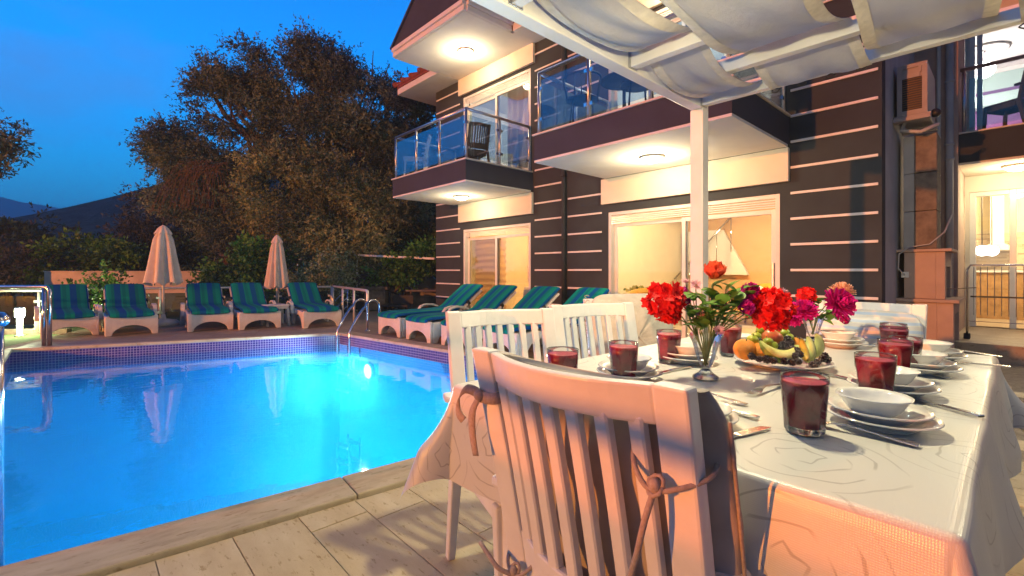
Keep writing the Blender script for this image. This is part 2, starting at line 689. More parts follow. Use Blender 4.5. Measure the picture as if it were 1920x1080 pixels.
tile_full = {}
def lay(area, u0, u1, v0, v1, du, dv, ux, vx, org, m, stagger, vis, gap=0.0022):
    nrow = int((v1 - v0) / dv)
    k = 0
    for r in range(nrow):
        off = random.random() * du if stagger else 0
        for q in range(int((u1 - u0) / du) + 2):
            ua = u0 + q * du - off
            va = v0 + r * dv
            cs = [(ua + gap, va + gap), (ua + du - gap, va + gap), (ua + du - gap, va + dv - gap), (ua + gap, va + dv - gap)]
            poly = [org + ux * a + vx * b for a, b in cs]
            cl = area(poly)
            if len(cl) < 3:
                continue
            cen = sum(cl, Vector((0, 0, 0))) / len(cl)
            if not vis(cen):
                continue
            ar = 0
            for i in range(1, len(cl) - 1):
                ar += ((cl[i] - cl[0]).cross(cl[i + 1] - cl[0])).length / 2
            if ar < 0.002:
                continue
            dz = random.uniform(-0.0007, 0.0007)
            o3 = org + ux * ua + vx * va
            if abs(ar - (du - 2 * gap) * (dv - 2 * gap)) < 1e-4:
                key = (m.name, du, dv)
                if key not in tile_full:
                    mb = MB().box(gap, du - gap, gap, dv - gap, -0.02, 0)
                    tile_full[key] = obj('tile', mb, m, deck, bevel=0.0012, segs=1)
                    o = tile_full[key]
                else:
                    o = tile_full[key].copy()
                    COL.objects.link(o)
                o.location = (o3.x, o3.y, dz)
                o.rotation_euler = (0, 0, math.atan2(ux.y, ux.x))
            else:
                loc = [((p - o3).dot(ux), (p - o3).dot(vx)) for p in cl]
                sa = sum(loc[i][0] * loc[(i + 1) % len(loc)][1] - loc[(i + 1) % len(loc)][0] * loc[i][1] for i in range(len(loc)))
                if sa < 0:
                    loc.reverse()
                mb = MB().prism(loc, 'z', -0.02, 0)
                o = obj('tile', mb, m, deck)
                o.location = (o3.x, o3.y, dz)
                o.rotation_euler = (0, 0, math.atan2(ux.y, ux.x))
            k += 1
    return k

def in_view(p, m=0.35):
    return p.y > 0.25 and abs(p.x) < p.y * 1.102 + m
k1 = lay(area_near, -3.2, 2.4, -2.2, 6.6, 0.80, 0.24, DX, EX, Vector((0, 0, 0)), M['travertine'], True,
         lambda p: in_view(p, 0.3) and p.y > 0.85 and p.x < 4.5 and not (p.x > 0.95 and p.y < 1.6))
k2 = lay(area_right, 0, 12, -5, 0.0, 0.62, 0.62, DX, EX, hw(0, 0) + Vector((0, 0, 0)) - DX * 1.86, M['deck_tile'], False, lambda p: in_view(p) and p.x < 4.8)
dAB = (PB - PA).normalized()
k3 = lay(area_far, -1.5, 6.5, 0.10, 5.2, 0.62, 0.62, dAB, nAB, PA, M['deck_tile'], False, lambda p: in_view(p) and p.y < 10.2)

# ---- pool shell
def mosaic(name, c1, c2, mortar, tile=0.036, rough=0.18):
    t = NT(name)
    tc = t.new('ShaderNodeTexCoord')
    sp = t.new('ShaderNodeSeparateXYZ')
    cb = t.new('ShaderNodeCombineXYZ')
    t.link(tc.outputs['Object'], sp.inputs[0])
    t.link(sp.outputs['X'], cb.inputs[0])
    t.link(sp.outputs['Z'], cb.inputs[1])
    br = t.new('ShaderNodeTexBrick', offset=0.0, squash=1.0)
    br.inputs['Scale'].default_value = 1.0
    br.inputs['Brick Width'].default_value = tile
    br.inputs['Row Height'].default_value = tile
    br.inputs['Mortar Size'].default_value = 0.0035
    br.inputs['Mortar Smooth'].default_value = 0.1
    br.inputs['Bias'].default_value = 0.0
    br.inputs['Color1'].default_value = (*c1, 1)
    br.inputs['Color2'].default_value = (*c2, 1)
    br.inputs['Mortar'].default_value = (*mortar, 1)
    t.link(cb.outputs[0], br.inputs['Vector'])
    t.link(br.outputs['Color'], t.b.inputs['Base Color'])
    t.b.inputs['Roughness'].default_value = rough
    t.bump(br.outputs['Fac'], -0.3, 0.002)
    return t.m
M['mosaic'] = mosaic('mosaic', (0.024, 0.022, 0.16), (0.065, 0.038, 0.22), (0.34, 0.28, 0.44))
M['mosaic_deep'] = mosaic('mosaic_deep', (0.012, 0.22, 0.68), (0.02, 0.27, 0.75), (0.09, 0.40, 0.82), rough=0.4)  # same mosaic with the azure of lit water put into its colour
t = NT('pool_floor_tile')
tc = t.new('ShaderNodeTexCoord')
br = t.new('ShaderNodeTexBrick', offset=0.0)
br.inputs['Scale'].default_value = 1.0
br.inputs['Brick Width'].default_value = 0.036
br.inputs['Row Height'].default_value = 0.036
br.inputs['Mortar Size'].default_value = 0.003
br.inputs['Color1'].default_value = (0.010, 0.19, 0.70, 1)
br.inputs['Color2'].default_value = (0.018, 0.22, 0.76, 1)
br.inputs['Mortar'].default_value = (0.04, 0.33, 0.80, 1)
t.link(tc.outputs['Object'], br.inputs['Vector'])
t.link(br.outputs['Color'], t.b.inputs['Base Color'])
t.b.inputs['Roughness'].default_value = 0.5
M['pool_floor'] = t.m


pool = bpy.data.objects.new('swimming_pool', None)
COL.objects.link(pool)
tag(pool, kind='structure')
WATER = -0.18
DEEP = -1.35
names = ['far', 'right', 'near', 'left']
for i in range(4):
    a, b = POOL[i], POOL[(i + 1) % 4]
    d = (b - a).normalized()
    L = (b - a).length
    n = outward(a, b)
    rot = math.atan2(d.y, d.x)
    sgn = 1 if Vector((-d.y, d.x, 0)).dot(n) > 0 else -1
    for nm, z0, z1, m in (('tile_band', -0.30, -0.031, M['mosaic']), ('basin_wall', DEEP, -0.30, M['mosaic_deep'])):
        mb = MB()
        y0, y1 = (0, 0.14) if sgn > 0 else (-0.14, 0)
        mb.box(0, L, y0, y1, z0, z1)
        o = obj(nm, mb, m, pool)
        o.location = a
        o.rotation_euler = (0, 0, rot)
    # coping stones, one by one
    w = CW if i != 0 else 0.10
    if i == 3:
        w = 0.16
    nst = max(3, int(L / 1.15))
    step = (L + 0.0) / nst
    for k in range(nst):
        x0, x1 = k * step + 0.002, (k + 1) * step - 0.002
        if k == 0 and i in (0, 2):
            x0 = -0.05
        if k == nst - 1 and i in (0, 2):
            x1 = L + 0.05
        lo, hi = -0.025, w
        mb = MB()
        y0, y1 = (lo, hi) if sgn > 0 else (-hi, -lo)
        if i in (1, 3):      # butt against the far and near rows
            if k == 0:
                x0 = 0.03
            if k == nst - 1:
                x1 = L - 0.03
        mb.box(x0, x1, y0, y1, -0.03, 0.012 if i != 2 else 0.022)
        o = obj('coping_stone', mb, M['coping'], pool, bevel=0.007)
        o.location = (a.x, a.y, 0)
        o.rotation_euler = (0, 0, rot)
mb = MB()
Q = offset_quad(0.10)
z = Vector((0, 0, DEEP))
mb.quad(Q[3] + z, Q[2] + z, Q[1] + z, Q[0] + z)
obj('basin_floor', mb, M['pool_floor'], pool)

# water
t = NT('pool_water')
t.n.remove(t.b)
tc = t.new('ShaderNodeTexCoord')
nz = t.new('ShaderNodeTexNoise', Scale=2.6, Detail=3.0, Roughness=0.5)
t.link(tc.outputs['Object'], nz.inputs['Vector'])
bp = t.new('ShaderNodeBump')
bp.inputs['Strength'].default_value = 0.09
bp.inputs['Distance'].default_value = 0.05
t.link(nz.outputs['Fac'], bp.inputs['Height'])
tr = t.new('ShaderNodeBsdfTransparent')
tr.inputs['Color'].default_value = (0.80, 0.95, 1.0, 1)
gl = t.new('ShaderNodeBsdfGlossy')
gl.inputs['Roughness'].default_value = 0.03
gl.inputs['Color'].default_value = (0.95, 0.97, 1.0, 1)
t.link(bp.outputs[0], gl.inputs['Normal'])
fr = t.new('ShaderNodeFresnel', IOR=1.33)
t.link(bp.outputs[0], fr.inputs['Normal'])
mx = t.new('ShaderNodeMixShader')
t.link(fr.outputs[0], mx.inputs[0])
t.link(tr.outputs[0], mx.inputs[1])
t.link(gl.outputs[0], mx.inputs[2])
t.link(mx.outputs[0], t.out.inputs['Surface'])
vol = t.new('ShaderNodeVolumePrincipled')
vol.inputs['Color'].default_value = (0.015, 0.55, 0.98, 1)
vol.inputs['Density'].default_value = 0.16
vol.inputs['Anisotropy'].default_value = 0.3
t.link(vol.outputs[0], t.out.inputs['Volume'])
mb = MB()
W4 = offset_quad(-0.004)
up, dn = Vector((0, 0, WATER)), Vector((0, 0, DEEP + 0.004))
top, bot = [p + up for p in W4], [p + dn for p in W4]
mb.v = [tuple(p) for p in top + bot]
mb.f = [(3, 2, 1, 0), (4, 5, 6, 7)] + [(i, (i + 1) % 4, 4 + (i + 1) % 4, 4 + i) for i in range(4)]
wat = obj('water', mb, t.m)
tag(wat, kind='structure')

# underwater lamps: one seen by the ladder, two added unseen to even the glow
def pool_light(p, n, power, label):
    th = thing('pool_light', label, 'pool light', p, math.atan2(n.y, n.x), 'underwater pool lights')
    mb = MB()
    mb.lathe([(0.001, 0.0), (0.15, 0.0), (0.15, 0.02), (0.12, 0.03), (0.12, 0.012), (0.001, 0.012)], 24)
    mb.xform(Matrix.Rotation(rad(90), 4, 'Y'))
    obj('bezel', mb, M['chrome'], th, smooth=True)
    mb = MB().lathe([(0.001, 0.030), (0.06, 0.028), (0.115, 0.016)], 24)
    mb.xform(Matrix.Rotation(rad(90), 4, 'Y'))
    obj('lens', mb, M['pool_glow'], th, smooth=True)
    lamp('pool_lamp', (0.06, 0, 0), power, (0.70, 0.95, 1.0), 0.09, 'SPOT', th, rot=(0, rad(-80), 0), spot=rad(168), blend=0.35)
    return th
dBC = (PC - PB).normalized()
dCD = (PD - PC).normalized()
dDA = (PA - PD).normalized()
pool_light(PB + dBC * 0.85 - nBC * 0.004 + Vector((0, 0, -0.52)), -nBC, P_POOL * 1.9, 'glowing round light under the water beside the pool ladder')
pool_light(PB + dBC * 3.4 - nBC * 0.004 + Vector((0, 0, -0.62)), -nBC, P_POOL * 0.6, 'glowing round light under the water in the house-side pool wall')
pool_light(PC + dCD * 2.6 - nCD * 0.004 + Vector((0, 0, -0.62)), -nCD, P_POOL * 0.6, 'glowing round light under the water below the near pool edge')

# pool ladders: two bent chrome rails each, treads below the water
def ladder(base, d, n_out, label, gap=0.36, top=0.50):
    th = thing('pool_ladder', label, 'pool ladder', base)
    for s in (0, gap):
        pts = []
        ins = -n_out * 0.10
        for zz in (-1.0, -0.5, -0.1, 0.06):
            pts.append(d * s + ins + Vector((0, 0, zz)))
        pts.append(d * s + n_out * 0.02 + Vector((0, 0, top * 0.52)))
        pts.append(d * s + n_out * 0.14 + Vector((0, 0, top * 0.84)))
        for k in range(7):
            a = math.pi * k / 6
            pts.append(d * s + n_out * (0.33 - 0.13 * math.cos(a)) + Vector((0, 0, top * 0.92 + 0.10 * math.sin(a))))
        pts.append(d * s + n_out * 0.47 + Vector((0, 0, 0.2)))
        pts.append(d * s + n_out * 0.47 + Vector((0, 0, 0.0)))
        obj('handrail', MB().tube(pts, 0.019, 10), M['chrome'], th, smooth=True)
        f = MB().lathe([(0.001, 0.014), (0.045, 0.012), (0.05, 0.0)], 14, tuple(d * s + n_out * 0.47))
        obj('flange', f, M['chrome'], th, smooth=True)
    for zz in (-0.35, -0.62, -0.9):
        a = -n_out * 0.10 + Vector((0, 0, zz))
        obj('tread', MB().bar(a, a + d * gap, 0.08, 0.03), M['brushed'], th, bevel=0.004)
    return th
ladder(PB + dBC * 0.10, dBC, nBC, 'bent chrome ladder rails at the far pool corner')
# ladder post close to the left picture edge
p = pixd(-1.0, 600, 2.86)
th = thing('pool_handrail', 'upright chrome handrail with a rounded top at the left pool edge', 'handrail', (p.x, p.y, 0))
obj('upright', MB().tube([(0, 0, -0.95), (0, 0, 0.3), (0, 0, 0.70)], 0.021, 12), M['chrome'], th, smooth=True)
obj('rounded_top', MB().ball((0, 0, 0.75), 0.048, 14, 10), M['chrome'], th, smooth=True)
# ================================================================== villa (house frame: x along the facade, y inwards)
villa = thing('villa', 'dark striped two storey villa with lit balconies and sliding doors', 'villa', H0, ROT)
SOF = 5.34
SL0, SL1 = 2.54, 2.93
END = 8.50
D1 = (1.08, 3.21)
D2 = (4.98, 7.51)

mb = MB()
for a, b in ((0, D1[0]), (D1[1], D2[0]), (D2[1], END)):
    mb.box(a, b, 0, 0.2, 0, SOF)
for (a, b), h in ((D1, 1.97), (D2, 2.0)):
    mb.box(a, b, 0, 0.2, h, SL1 + 0.02)
    mb.box(a, b, 0, 0.2, 4.92, SOF)
mb.box(0, 0.2, 0.2, 4.6, 0, SOF)
obj('facade_wall', mb, M['dark_render'], villa)
mb = MB().box(END - 0.2, END, 0.2, 4.6, 0, SOF)
obj('side_wall', mb, M['grey_render'], villa)
obj('back_wall', MB().box(0.2, END - 0.2, 4.4, 4.6, 0, SOF), M['cream_render'], villa)
obj('floor_slab', MB().box(0.2, END - 0.2, 0.2, 4.4, SL0, SL1), M['room_white'], villa)
obj('room_floor', MB().box(0.2, END - 0.2, 0.2, 4.4, -0.05, 0.015), M['room_floor'], villa)
obj('top_ceiling', MB().box(0.2, END - 0.2, 0.2, 4.4, SOF - 0.1, SOF - 0.004), M['room_white'], villa)
# linings and partitions
def lining(x0, x1, y0, y1, z0, z1, m):
    obj('room_wall', MB().box(x0, x1, y0, y1, z0, z1), m, villa)
lining(0.21, 0.25, 0.21, 4.38, 0.02, SL0 - 0.01, M['room_cream'])
lining(3.90, 4.06, 0.21, 4.38, 0.02, SL0 - 0.01, M['room_cream'])
lining(0.26, 3.89, 4.33, 4.38, 0.02, SL0 - 0.01, M['room_cream'])
lining(4.07, 8.25, 4.33, 4.38, 0.02, SL0 - 0.01, M['room_peach'])
lining(0.21, 0.25, 0.21, 4.38, SL1 + 0.01, SOF - 0.11, M['room_white'])
lining(3.90, 4.06, 0.21, 4.38, SL1 + 0.01, SOF - 0.11, M['room_white'])
lining(0.26, 3.89, 4.33, 4.38, SL1 + 0.01, SOF - 0.11, M['room_white'])
lining(4.07, 8.25, 4.33, 4.38, SL1 + 0.01, SOF - 0.11, M['room_white'])

# white relief bands
def bands(x0, x1, zs, side=None):
    for z in zs:
        obj('relief_band', MB().box(x0, x1, -0.018, -0.0005, z - 0.015, z + 0.015), M['stripe_white'], villa, bevel=0.003, segs=1)
low = [0.13 + 0.312 * k for k in range(8)]
allz = [0.13 + 0.312 * k for k in range(17)]
bands(0.03, 0.97, [z for z in allz if not (2.5 < z < 2.6)])
bands(3.33, 4.00, [z for z in allz if z < 5.3])
bands(4.14, 4.86, [z for z in allz if z < 5.3 and not 2.5 < z < 2.95])
bands(7.63, 8.47, [0.135 + 0.3085 * k for k in range(17) if 0.135 + 0.3085 * k < 5.2])

# cream bands under the balconies and under the eaves
for x0, x1, z0, z1 in ((0.97, 3.29, 2.13, SL0 - 0.004), (4.88, 7.62, 2.13, SL0 - 0.004), (0.97, 3.33, 4.97, SOF - 0.004), (4.88, 7.62, 4.97, SOF - 0.004)):
    obj('cream_panel', MB().box(x0, x1, -0.06, -0.0005, z0, z1), M['cream_render'], villa, bevel=0.004, segs=1)

# sliding doors: frame with fixed and sliding leaf, glass panes, handle
def sliding_door(x0, x1, z0, z1, shutter=True, y=0.05):
    f = MB()
    w = 0.055
    f.box(x0, x0 + w, y - 0.04, y + 0.08, z0, z1)
    f.box(x1 - w, x1, y - 0.04, y + 0.08, z0, z1)
    f.box(x0 + w, x1 - w, y - 0.04, y + 0.08, z1 - w, z1)
    f.box(x0 + w, x1 - w, y - 0.04, y + 0.08, z0, z0 + 0.03)
    fr = obj('sliding_door', f, M['frame_white'], villa, bevel=0.004, segs=1)
    xm = (x0 + x1) / 2
    # outer track lines of the shutter box
    if shutter:
        for k in range(4):
            zz = z1 - w - 0.012 - 0.028 * k
            obj('shutter_slat', MB().box(x0 + w + 0.002, x1 - w - 0.002, y - 0.030 + 0.004 * k, y - 0.010, zz - 0.020, zz), M['frame_white'], fr, bevel=0.003, segs=1)
    zt = z1 - w - (0.125 if shutter else 0.0)
    for a, b, yy in ((x0 + w, xm + 0.035, y + 0.045), (xm - 0.035, x1 - w, y + 0.005)):
        lf = MB()
        s = 0.06
        lf.box(a + 0.002, a + s, yy, yy + 0.032, z0 + 0.032, zt)
        lf.box(b - s, b - 0.002, yy, yy + 0.032, z0 + 0.032, zt)
        lf.box(a + s, b - s, yy, yy + 0.032, zt - s, zt)
        lf.box(a + s, b - s, yy, yy + 0.032, z0 + 0.032, z0 + 0.1)
        obj('door_leaf', lf, M['frame_white'], fr, bevel=0.004, segs=1)
        obj('pane', MB().box(a + s, b - s, yy + 0.013, yy + 0.019, z0 + 0.1, zt - s), M['pane'], fr)
    obj('handle', MB().box(x1 - w - 0.045, x1 - w - 0.02, y - 0.03, y + 0.003, z0 + 0.85, z0 + 1.15), M['brushed'], fr, bevel=0.004)
    return fr
sliding_door(D1[0], D1[1], 0.0, 1.97)
sliding_door(D2[0], D2[1], 0.0, 2.0)
sliding_door(D1[0] + 0.0, D1[1] - 0.0, SL1 + 0.02, 4.92)
sliding_door(D2[0], D2[1], SL1 + 0.02, 4.92)

# balconies
def balcony(x0, x1, dep, rail_h=0.84, sides=(True, True), nfront=3, nside=2):
    mb = MB()
    mb.box(x0, x1, -dep, -0.001, SL0 + 0.03, SL1 - 0.025)
    b = obj('balcony', mb, M['purple_render'], villa, bevel=0.005, segs=1)
    obj('soffit', MB().box(x0 + 0.005, x1 - 0.005, -dep + 0.005, -0.062, SL0, SL0 + 0.029), M['white_render'], b)
    obj('edge_trim', MB().box(x0 - 0.02, x1 + 0.02, -dep - 0.02, -0.02, SL1 - 0.024, SL1), M['cream_render'], b, bevel=0.004, segs=1)
    z0, z1 = SL1, SL1 + rail_h
    i = 0.05
    A, B, C_, D_ = Vector((x0 + i, -0.06, 0)), Vector((x0 + i, -dep + i, 0)), Vector((x1 - i, -dep + i, 0)), Vector((x1 - i, -0.06, 0))
    runs = []
    if sides[0]:
        runs.append((A, B, nside))
    runs.append((B, C_, nfront))
    if sides[1]:
        runs.append((C_, D_, nside))
    done = set()
    for a, e, n in runs:
        for k in range(n + 1):
            p = a + (e - a) * (k / n)
            key = (round(p.x, 2), round(p.y, 2))
            if key not in done:
                done.add(key)
                obj('post', MB().tube([p + Vector((0, 0, z0)), p + Vector((0, 0, z1))], 0.021, 10), M['brushed'], b, smooth=True)
                q = MB().lathe([(0.045, 0), (0.045, 0.012), (0.02, 0.02)], 12, (p.x, p.y, z0))
                obj('post_foot', q, M['brushed'], b, smooth=True)
            if k < n:
                p2 = a + (e - a) * ((k + 1) / n)
                dd = (p2 - p).normalized()
                g0, g1 = p + dd * 0.045, p2 - dd * 0.045
                mbp = MB().bar(g0 + Vector((0, 0, z0 + 0.06 + (rail_h - 0.16) / 2)), g1 + Vector((0, 0, z0 + 0.06 + (rail_h - 0.16) / 2)), 0.008, rail_h - 0.16)
                obj('glass_panel', mbp, M['rail_glass'], b)
                for zz in (z0 + 0.2, z1 - 0.22):
                    for gg in (g0, g1):
                        obj('clamp', MB().bar(gg - dd * 0.025 + Vector((0, 0, zz)), gg + dd * 0.025 + Vector((0, 0, zz)), 0.026, 0.045), M['chrome'], b, bevel=0.004, segs=1)
        obj('handrail', MB().tube([a + Vector((0, 0, z1)), e + Vector((0, 0, z1))], 0.026, 12), M['brushed'], b, smooth=True)
    return b
balcony(0.82, 3.28, 1.60, nfront=3, nside=2)
balcony(4.96, 7.62, 1.70, nfront=3, nside=2)

# ceiling lamps under the soffits
def soffit_lamp(x, y, z, power, label):
    p = hw(x, -y, z)
    th = thing('ceiling_lamp', label, 'ceiling lamp', p, ROT, 'round ceiling lamps under the soffits')
    obj('lamp_base', MB().lathe([(0.155, 0.0), (0.16, -0.02), (0.13, -0.03)], 28), M['frame_white'], th, smooth=True)
    pr = [(0.13, -0.028)] + [(0.13 * math.cos(a), -0.028 - 0.055 * math.sin(a)) for a in (0.4, 0.8, 1.2)] + [(0.001, -0.083)]
    obj('lamp_shade', MB().lathe(pr, 28), M['lamp_glow'], th, smooth=True)
    lamp('soffit_bulb', (0, 0, -0.20), power, CREAM, 0.10, parent=th)
    return th
soffit_lamp(2.2, -0.78, SOF, P_SOFFIT * 1.25, 'round lamp glowing under the roof gable above the left balcony')
soffit_lamp(1.98, -0.72, SL0, P_SOFFIT * 0.8, 'round lamp glowing under the left balcony slab')
soffit_lamp(6.25, -0.82, SL0, P_SOFFIT * 1.3, 'round lamp glowing under the right balcony slab')
soffit_lamp(6.25, -0.40, SOF, P_SOFFIT, 'round lamp under the eaves above the right balcony')

# eaves, gable and roof
ev = obj('eaves', MB().box(-0.72, 0.98, -0.55, 4.9, SOF, SOF + 0.05).box(0.98, 3.30, 0.0, 4.9, SOF, SOF + 0.05).box(3.30, 9.0, -0.55, 4.9, SOF, SOF + 0.05), M['white_render'], villa)
def fascia(a, b, h0, h1, w, m, nm, parent, bev=0.012):
    obj(nm, MB().bar((a[0], a[1], (h0 + h1) / 2), (b[0], b[1], (h0 + h1) / 2), w, h1 - h0), m, parent, bevel=bev)
for a, b in (((-0.72, -0.58), (0.98, -0.58)), ((3.36, -0.58), (9.0, -0.58)), ((-0.75, -0.60), (-0.75, 4.9))):
    fascia(a, b, SOF + 0.0, SOF + 0.14, 0.06, M['white_render'], 'fascia_board', ev)
    fascia(a, b, SOF + 0.145, SOF + 0.21, 0.11, M['roof_red'], 'gutter', ev)
bx = obj('gable_soffit', MB().box(1.0, 3.30, -1.62, -0.002, SOF, SOF + 0.05), M['white_render'], villa)
for a, b in (((0.97, -1.65), (3.33, -1.65)), ((0.97, -1.62), (0.97, -0.62)), ((3.33, -1.62), (3.33, -0.62))):
    fascia(a, b, SOF + 0.0, SOF + 0.09, 0.06, M['white_render'], 'moulding', bx)
    fascia(a, b, SOF + 0.092, SOF + 0.17, 0.12, M['white_render'], 'cornice', bx)
gz = SOF + 0.175
xm = 2.15
slope = 0.74
pk = gz + slope * (xm - 0.90)
mb = MB().prism([(0.92, gz), (3.38, gz), (xm, pk)], 'y', -1.66, -1.60)
obj('gable_face', mb, M['purple_render'], villa)
# gable roof planes
rf = MB()
for s in (-1, 1):
    e = xm + s * 1.27
    ez = gz + 0.02
    rf.quad((xm, -1.69, pk + 0.05), (e, -1.69, ez), (e, 2.2, ez), (xm, 2.2, pk + 0.05))
obj('gable_roof', rf, M['purple_render'], villa, solid=0.04)
mb = MB()
mb.quad((-0.85, -0.66, SOF + 0.21), (9.1, -0.66, SOF + 0.21), (9.1, 2.3, SOF + 1.45), (-0.85, 2.3, SOF + 1.45))
mb.quad((9.1, 5.2, SOF + 0.21), (-0.85, 5.2, SOF + 0.21), (-0.85, 2.3, SOF + 1.45), (9.1, 2.3, SOF + 1.45))
obj('roof', mb, M['roof_red'], villa, solid=0.05)
# rows of roof tiles along the visible edge
for k in range(26):
    x = -0.8 + k * 0.38
    if 0.7 < x < 3.6:
        continue
    obj('roof_tile', MB().tube([(x, -0.70, SOF + 0.235), (x, 0.2, SOF + 0.60)], 0.05, 8), M['roof_red'], villa, smooth=True)

# downpipe on the facade
obj('downpipe', MB().tube([(4.07, -0.045, 0.0), (4.07, -0.045, 2.62), (4.07, -0.045, 5.3)], 0.040, 12), M['dark_render'], villa, smooth=True)
for z in (0.5, 1.6, 2.7):
    obj('pipe_clip', MB().lathe([(0.048, 0), (0.048, 0.03)], 12, (4.07, -0.045, z)), M['dark_plastic'], villa, smooth=True)

# ---------------- rooms behind the glass
def downlight(x, y, z, label, spot=True, power=20, tgt=None):
    p = hw(x, -y, z)
    th = thing('downlight', label, 'downlight', p, ROT, 'small ceiling downlights indoors')
    obj('trim_ring', MB().lathe([(0.055, 0), (0.05, -0.008), (0.038, -0.006)], 18), M['frame_white'], th, smooth=True)
    obj('bulb', MB().lathe([(0.038, -0.005), (0.001, -0.009)], 18), M['spot_glow'], th)
    if spot:
        lamp('spot', (0, 0, -0.03), power, CREAM, 0.03, 'SPOT', th, rot=(0, 0, 0), spot=rad(70), blend=0.7)
    return th
zc = SL0 - 0.002
downlight(4.20, 1.15, zc, 'downlight washing the cream wall behind the wide door', True, 40)
downlight(4.20, 1.75, zc, 'second downlight washing the cream wall indoors', True, 40)
downlight(6.0, 2.2, zc, 'small downlight in the living room ceiling', True, 60)
downlight(6.9, 3.3, zc, 'small downlight deep in the living room ceiling', True, 60)
# central room lamps as shallow drums on the ceilings
def drum(x, y, z, power, label, col=WARM):
    p = hw(x, -y, z)
    th = thing('ceiling_lamp', label, 'ceiling lamp', p, ROT)
    obj('lamp_base', MB().lathe([(0.16, 0.0), (0.16, -0.02)], 20), M['frame_white'], th, smooth=True)
    obj('lamp_shade', MB().lathe([(0.15, -0.02), (0.15, -0.07), (0.001, -0.075)], 20), M['lamp_glow'], th, smooth=True)
    lamp('room_bulb', (0, 0, -0.25), power, col, 0.15, parent=th)
drum(2.0, 1.8, SL0, P_ROOM, 'drum lamp on the ceiling behind the left sliding door', (1.0, 0.55, 0.20))
drum(6.3, 2.0, SL0, P_ROOM * 1.4, 'drum lamp on the living room ceiling', (1.0, 0.70, 0.36))
drum(2.3, 2.0, SOF - 0.1, P_ROOM * 0.55, 'drum lamp in the bedroom behind the left balcony', (1.0, 0.90, 0.72))
drum(6.3, 2.0, SOF - 0.1, P_ROOM * 0.45, 'drum lamp in the bedroom behind the right balcony', (1.0, 0.88, 0.72))

# folded sheet added to imitate the banded warm light on the room wall
def fold(u, v):
    x = 1.15 + u * 1.02
    z = 0.05 + v * 1.88
    return (x, 0.30 + 0.016 * math.sin(z * 46 + 2.0 * math.sin(x * 3)) + 0.012 * math.sin(x * 9), z)
t = NT('blind_cloth')
t.b.inputs['Base Color'].default_value = (0.78, 0.58, 0.34, 1)
t.b.inputs['Roughness'].default_value = 0.9
tl = t.new('ShaderNodeBsdfTranslucent')
tl.inputs['Color'].default_value = (0.80, 0.58, 0.32, 1)
mx = t.new('ShaderNodeMixShader')
mx.inputs[0].default_value = 0.6
t.link(t.b.outputs[0], mx.inputs[1])
t.link(tl.outputs[0], mx.inputs[2])
t.link(mx.outputs[0], t.out.inputs['Surface'])
M['blind_cloth'] = t.m
cu = obj('window_blind', MB().grid(fold, 24, 120), M['blind_cloth'], None, smooth=True)
cu.location = H0
cu.rotation_euler = (0, 0, ROT)
tag(cu, 'warm translucent folded blind behind the left sliding door', 'blind')

def house_thing(name, label, cat, x, y, z=0.0, rz=0.0, group=None):
    return thing(name, label, cat, hw(x, -y, z), ROT + rz, group)

# little table with lace cloth behind the left door
th = house_thing('side_table', 'small table under a pale cloth behind the left door', 'table', 2.72, 0.75, 0.015)
obj('table_top', MB().lathe([(0.30, 0.66), (0.30, 0.69), (0.001, 0.69)], 24), M['wood_oak'], th)
obj('cloth', MB().lathe([(0.001, 0.70), (0.31, 0.70), (0.33, 0.60), (0.36, 0.30)], 40, wob=lambda a, i: 1 + (0.05 * math.sin(a * 9) if i > 1 else 0)), M['room_white'], th, smooth=True)
obj('pedestal', MB().tube([(0, 0, 0), (0, 0, 0.66)], 0.04, 10), M['wood_oak'], th, smooth=True)

# mustard armchair, sofa with cushions, stair in the living room
def armchair(label, x, y, rz, w, m, nm='armchair', group=None, back=0.72):
    th = house_thing(nm, label, 'armchair' if nm == 'armchair' else 'sofa', x, y, 0.015, rz, group)
    obj('seat', MB().box(-w / 2 + 0.1, w / 2 - 0.1, -0.35, 0.28, 0.18, 0.42), m, th, bevel=0.05)
    pts = []
    def shell(u, v):
        a = math.pi * (0.05 + 0.9 * u)
        r = 1.0 + 0.10 * v
        zt = 0.20 + v * (back - 0.20) * (0.72 + 0.28 * math.sin(a))
        return (-(w / 2) * r * math.cos(a), -0.05 + 0.42 * r * math.sin(a), zt)
    obj('backrest', MB().grid(shell, 20, 6), m, th, smooth=True, solid=0.09)
    for sx in (-1, 1):
        for sy in (-0.28, 0.25):
            obj('leg', MB().tube([(sx * (w / 2 - 0.13), sy, 0), (sx * (w / 2 - 0.15), sy, 0.19)], 0.02, 8), M['wood_oak'], th, smooth=True)
    return th
armchair('mustard yellow tub armchair beside the wide sliding door', 5.05, 1.15, 0.5, 0.78, M['mustard'])
armchair('brown rounded armchair behind the mustard armchair', 4.75, 2.2, 0.9, 0.72, M['brown_cloth'])
sf = armchair('long ochre sofa deep inside the living room', 6.5, 3.3, 0.0, 1.7, M['mustard'], 'sofa', back=0.8)
for i, sx in enumerate((-0.45, 0.4)):
    c = obj('cushion', MB().ball((0, 0, 0), 0.2, 14, 8, sz=0.85), M['brown_cloth'] if i else M['room_white'], None, smooth=True)
    c.location = sf.matrix_world @ Vector((0, 0, 0)) if False else hw(6.5 + sx, -3.30, 0.62)
    c.scale = (1, 0.5, 1)
    c.rotation_euler = (0, 0, ROT)
    tag(c, ('pale' if i == 0 else 'brown') + ' cushion on the sofa deep in the living room', 'cushion')
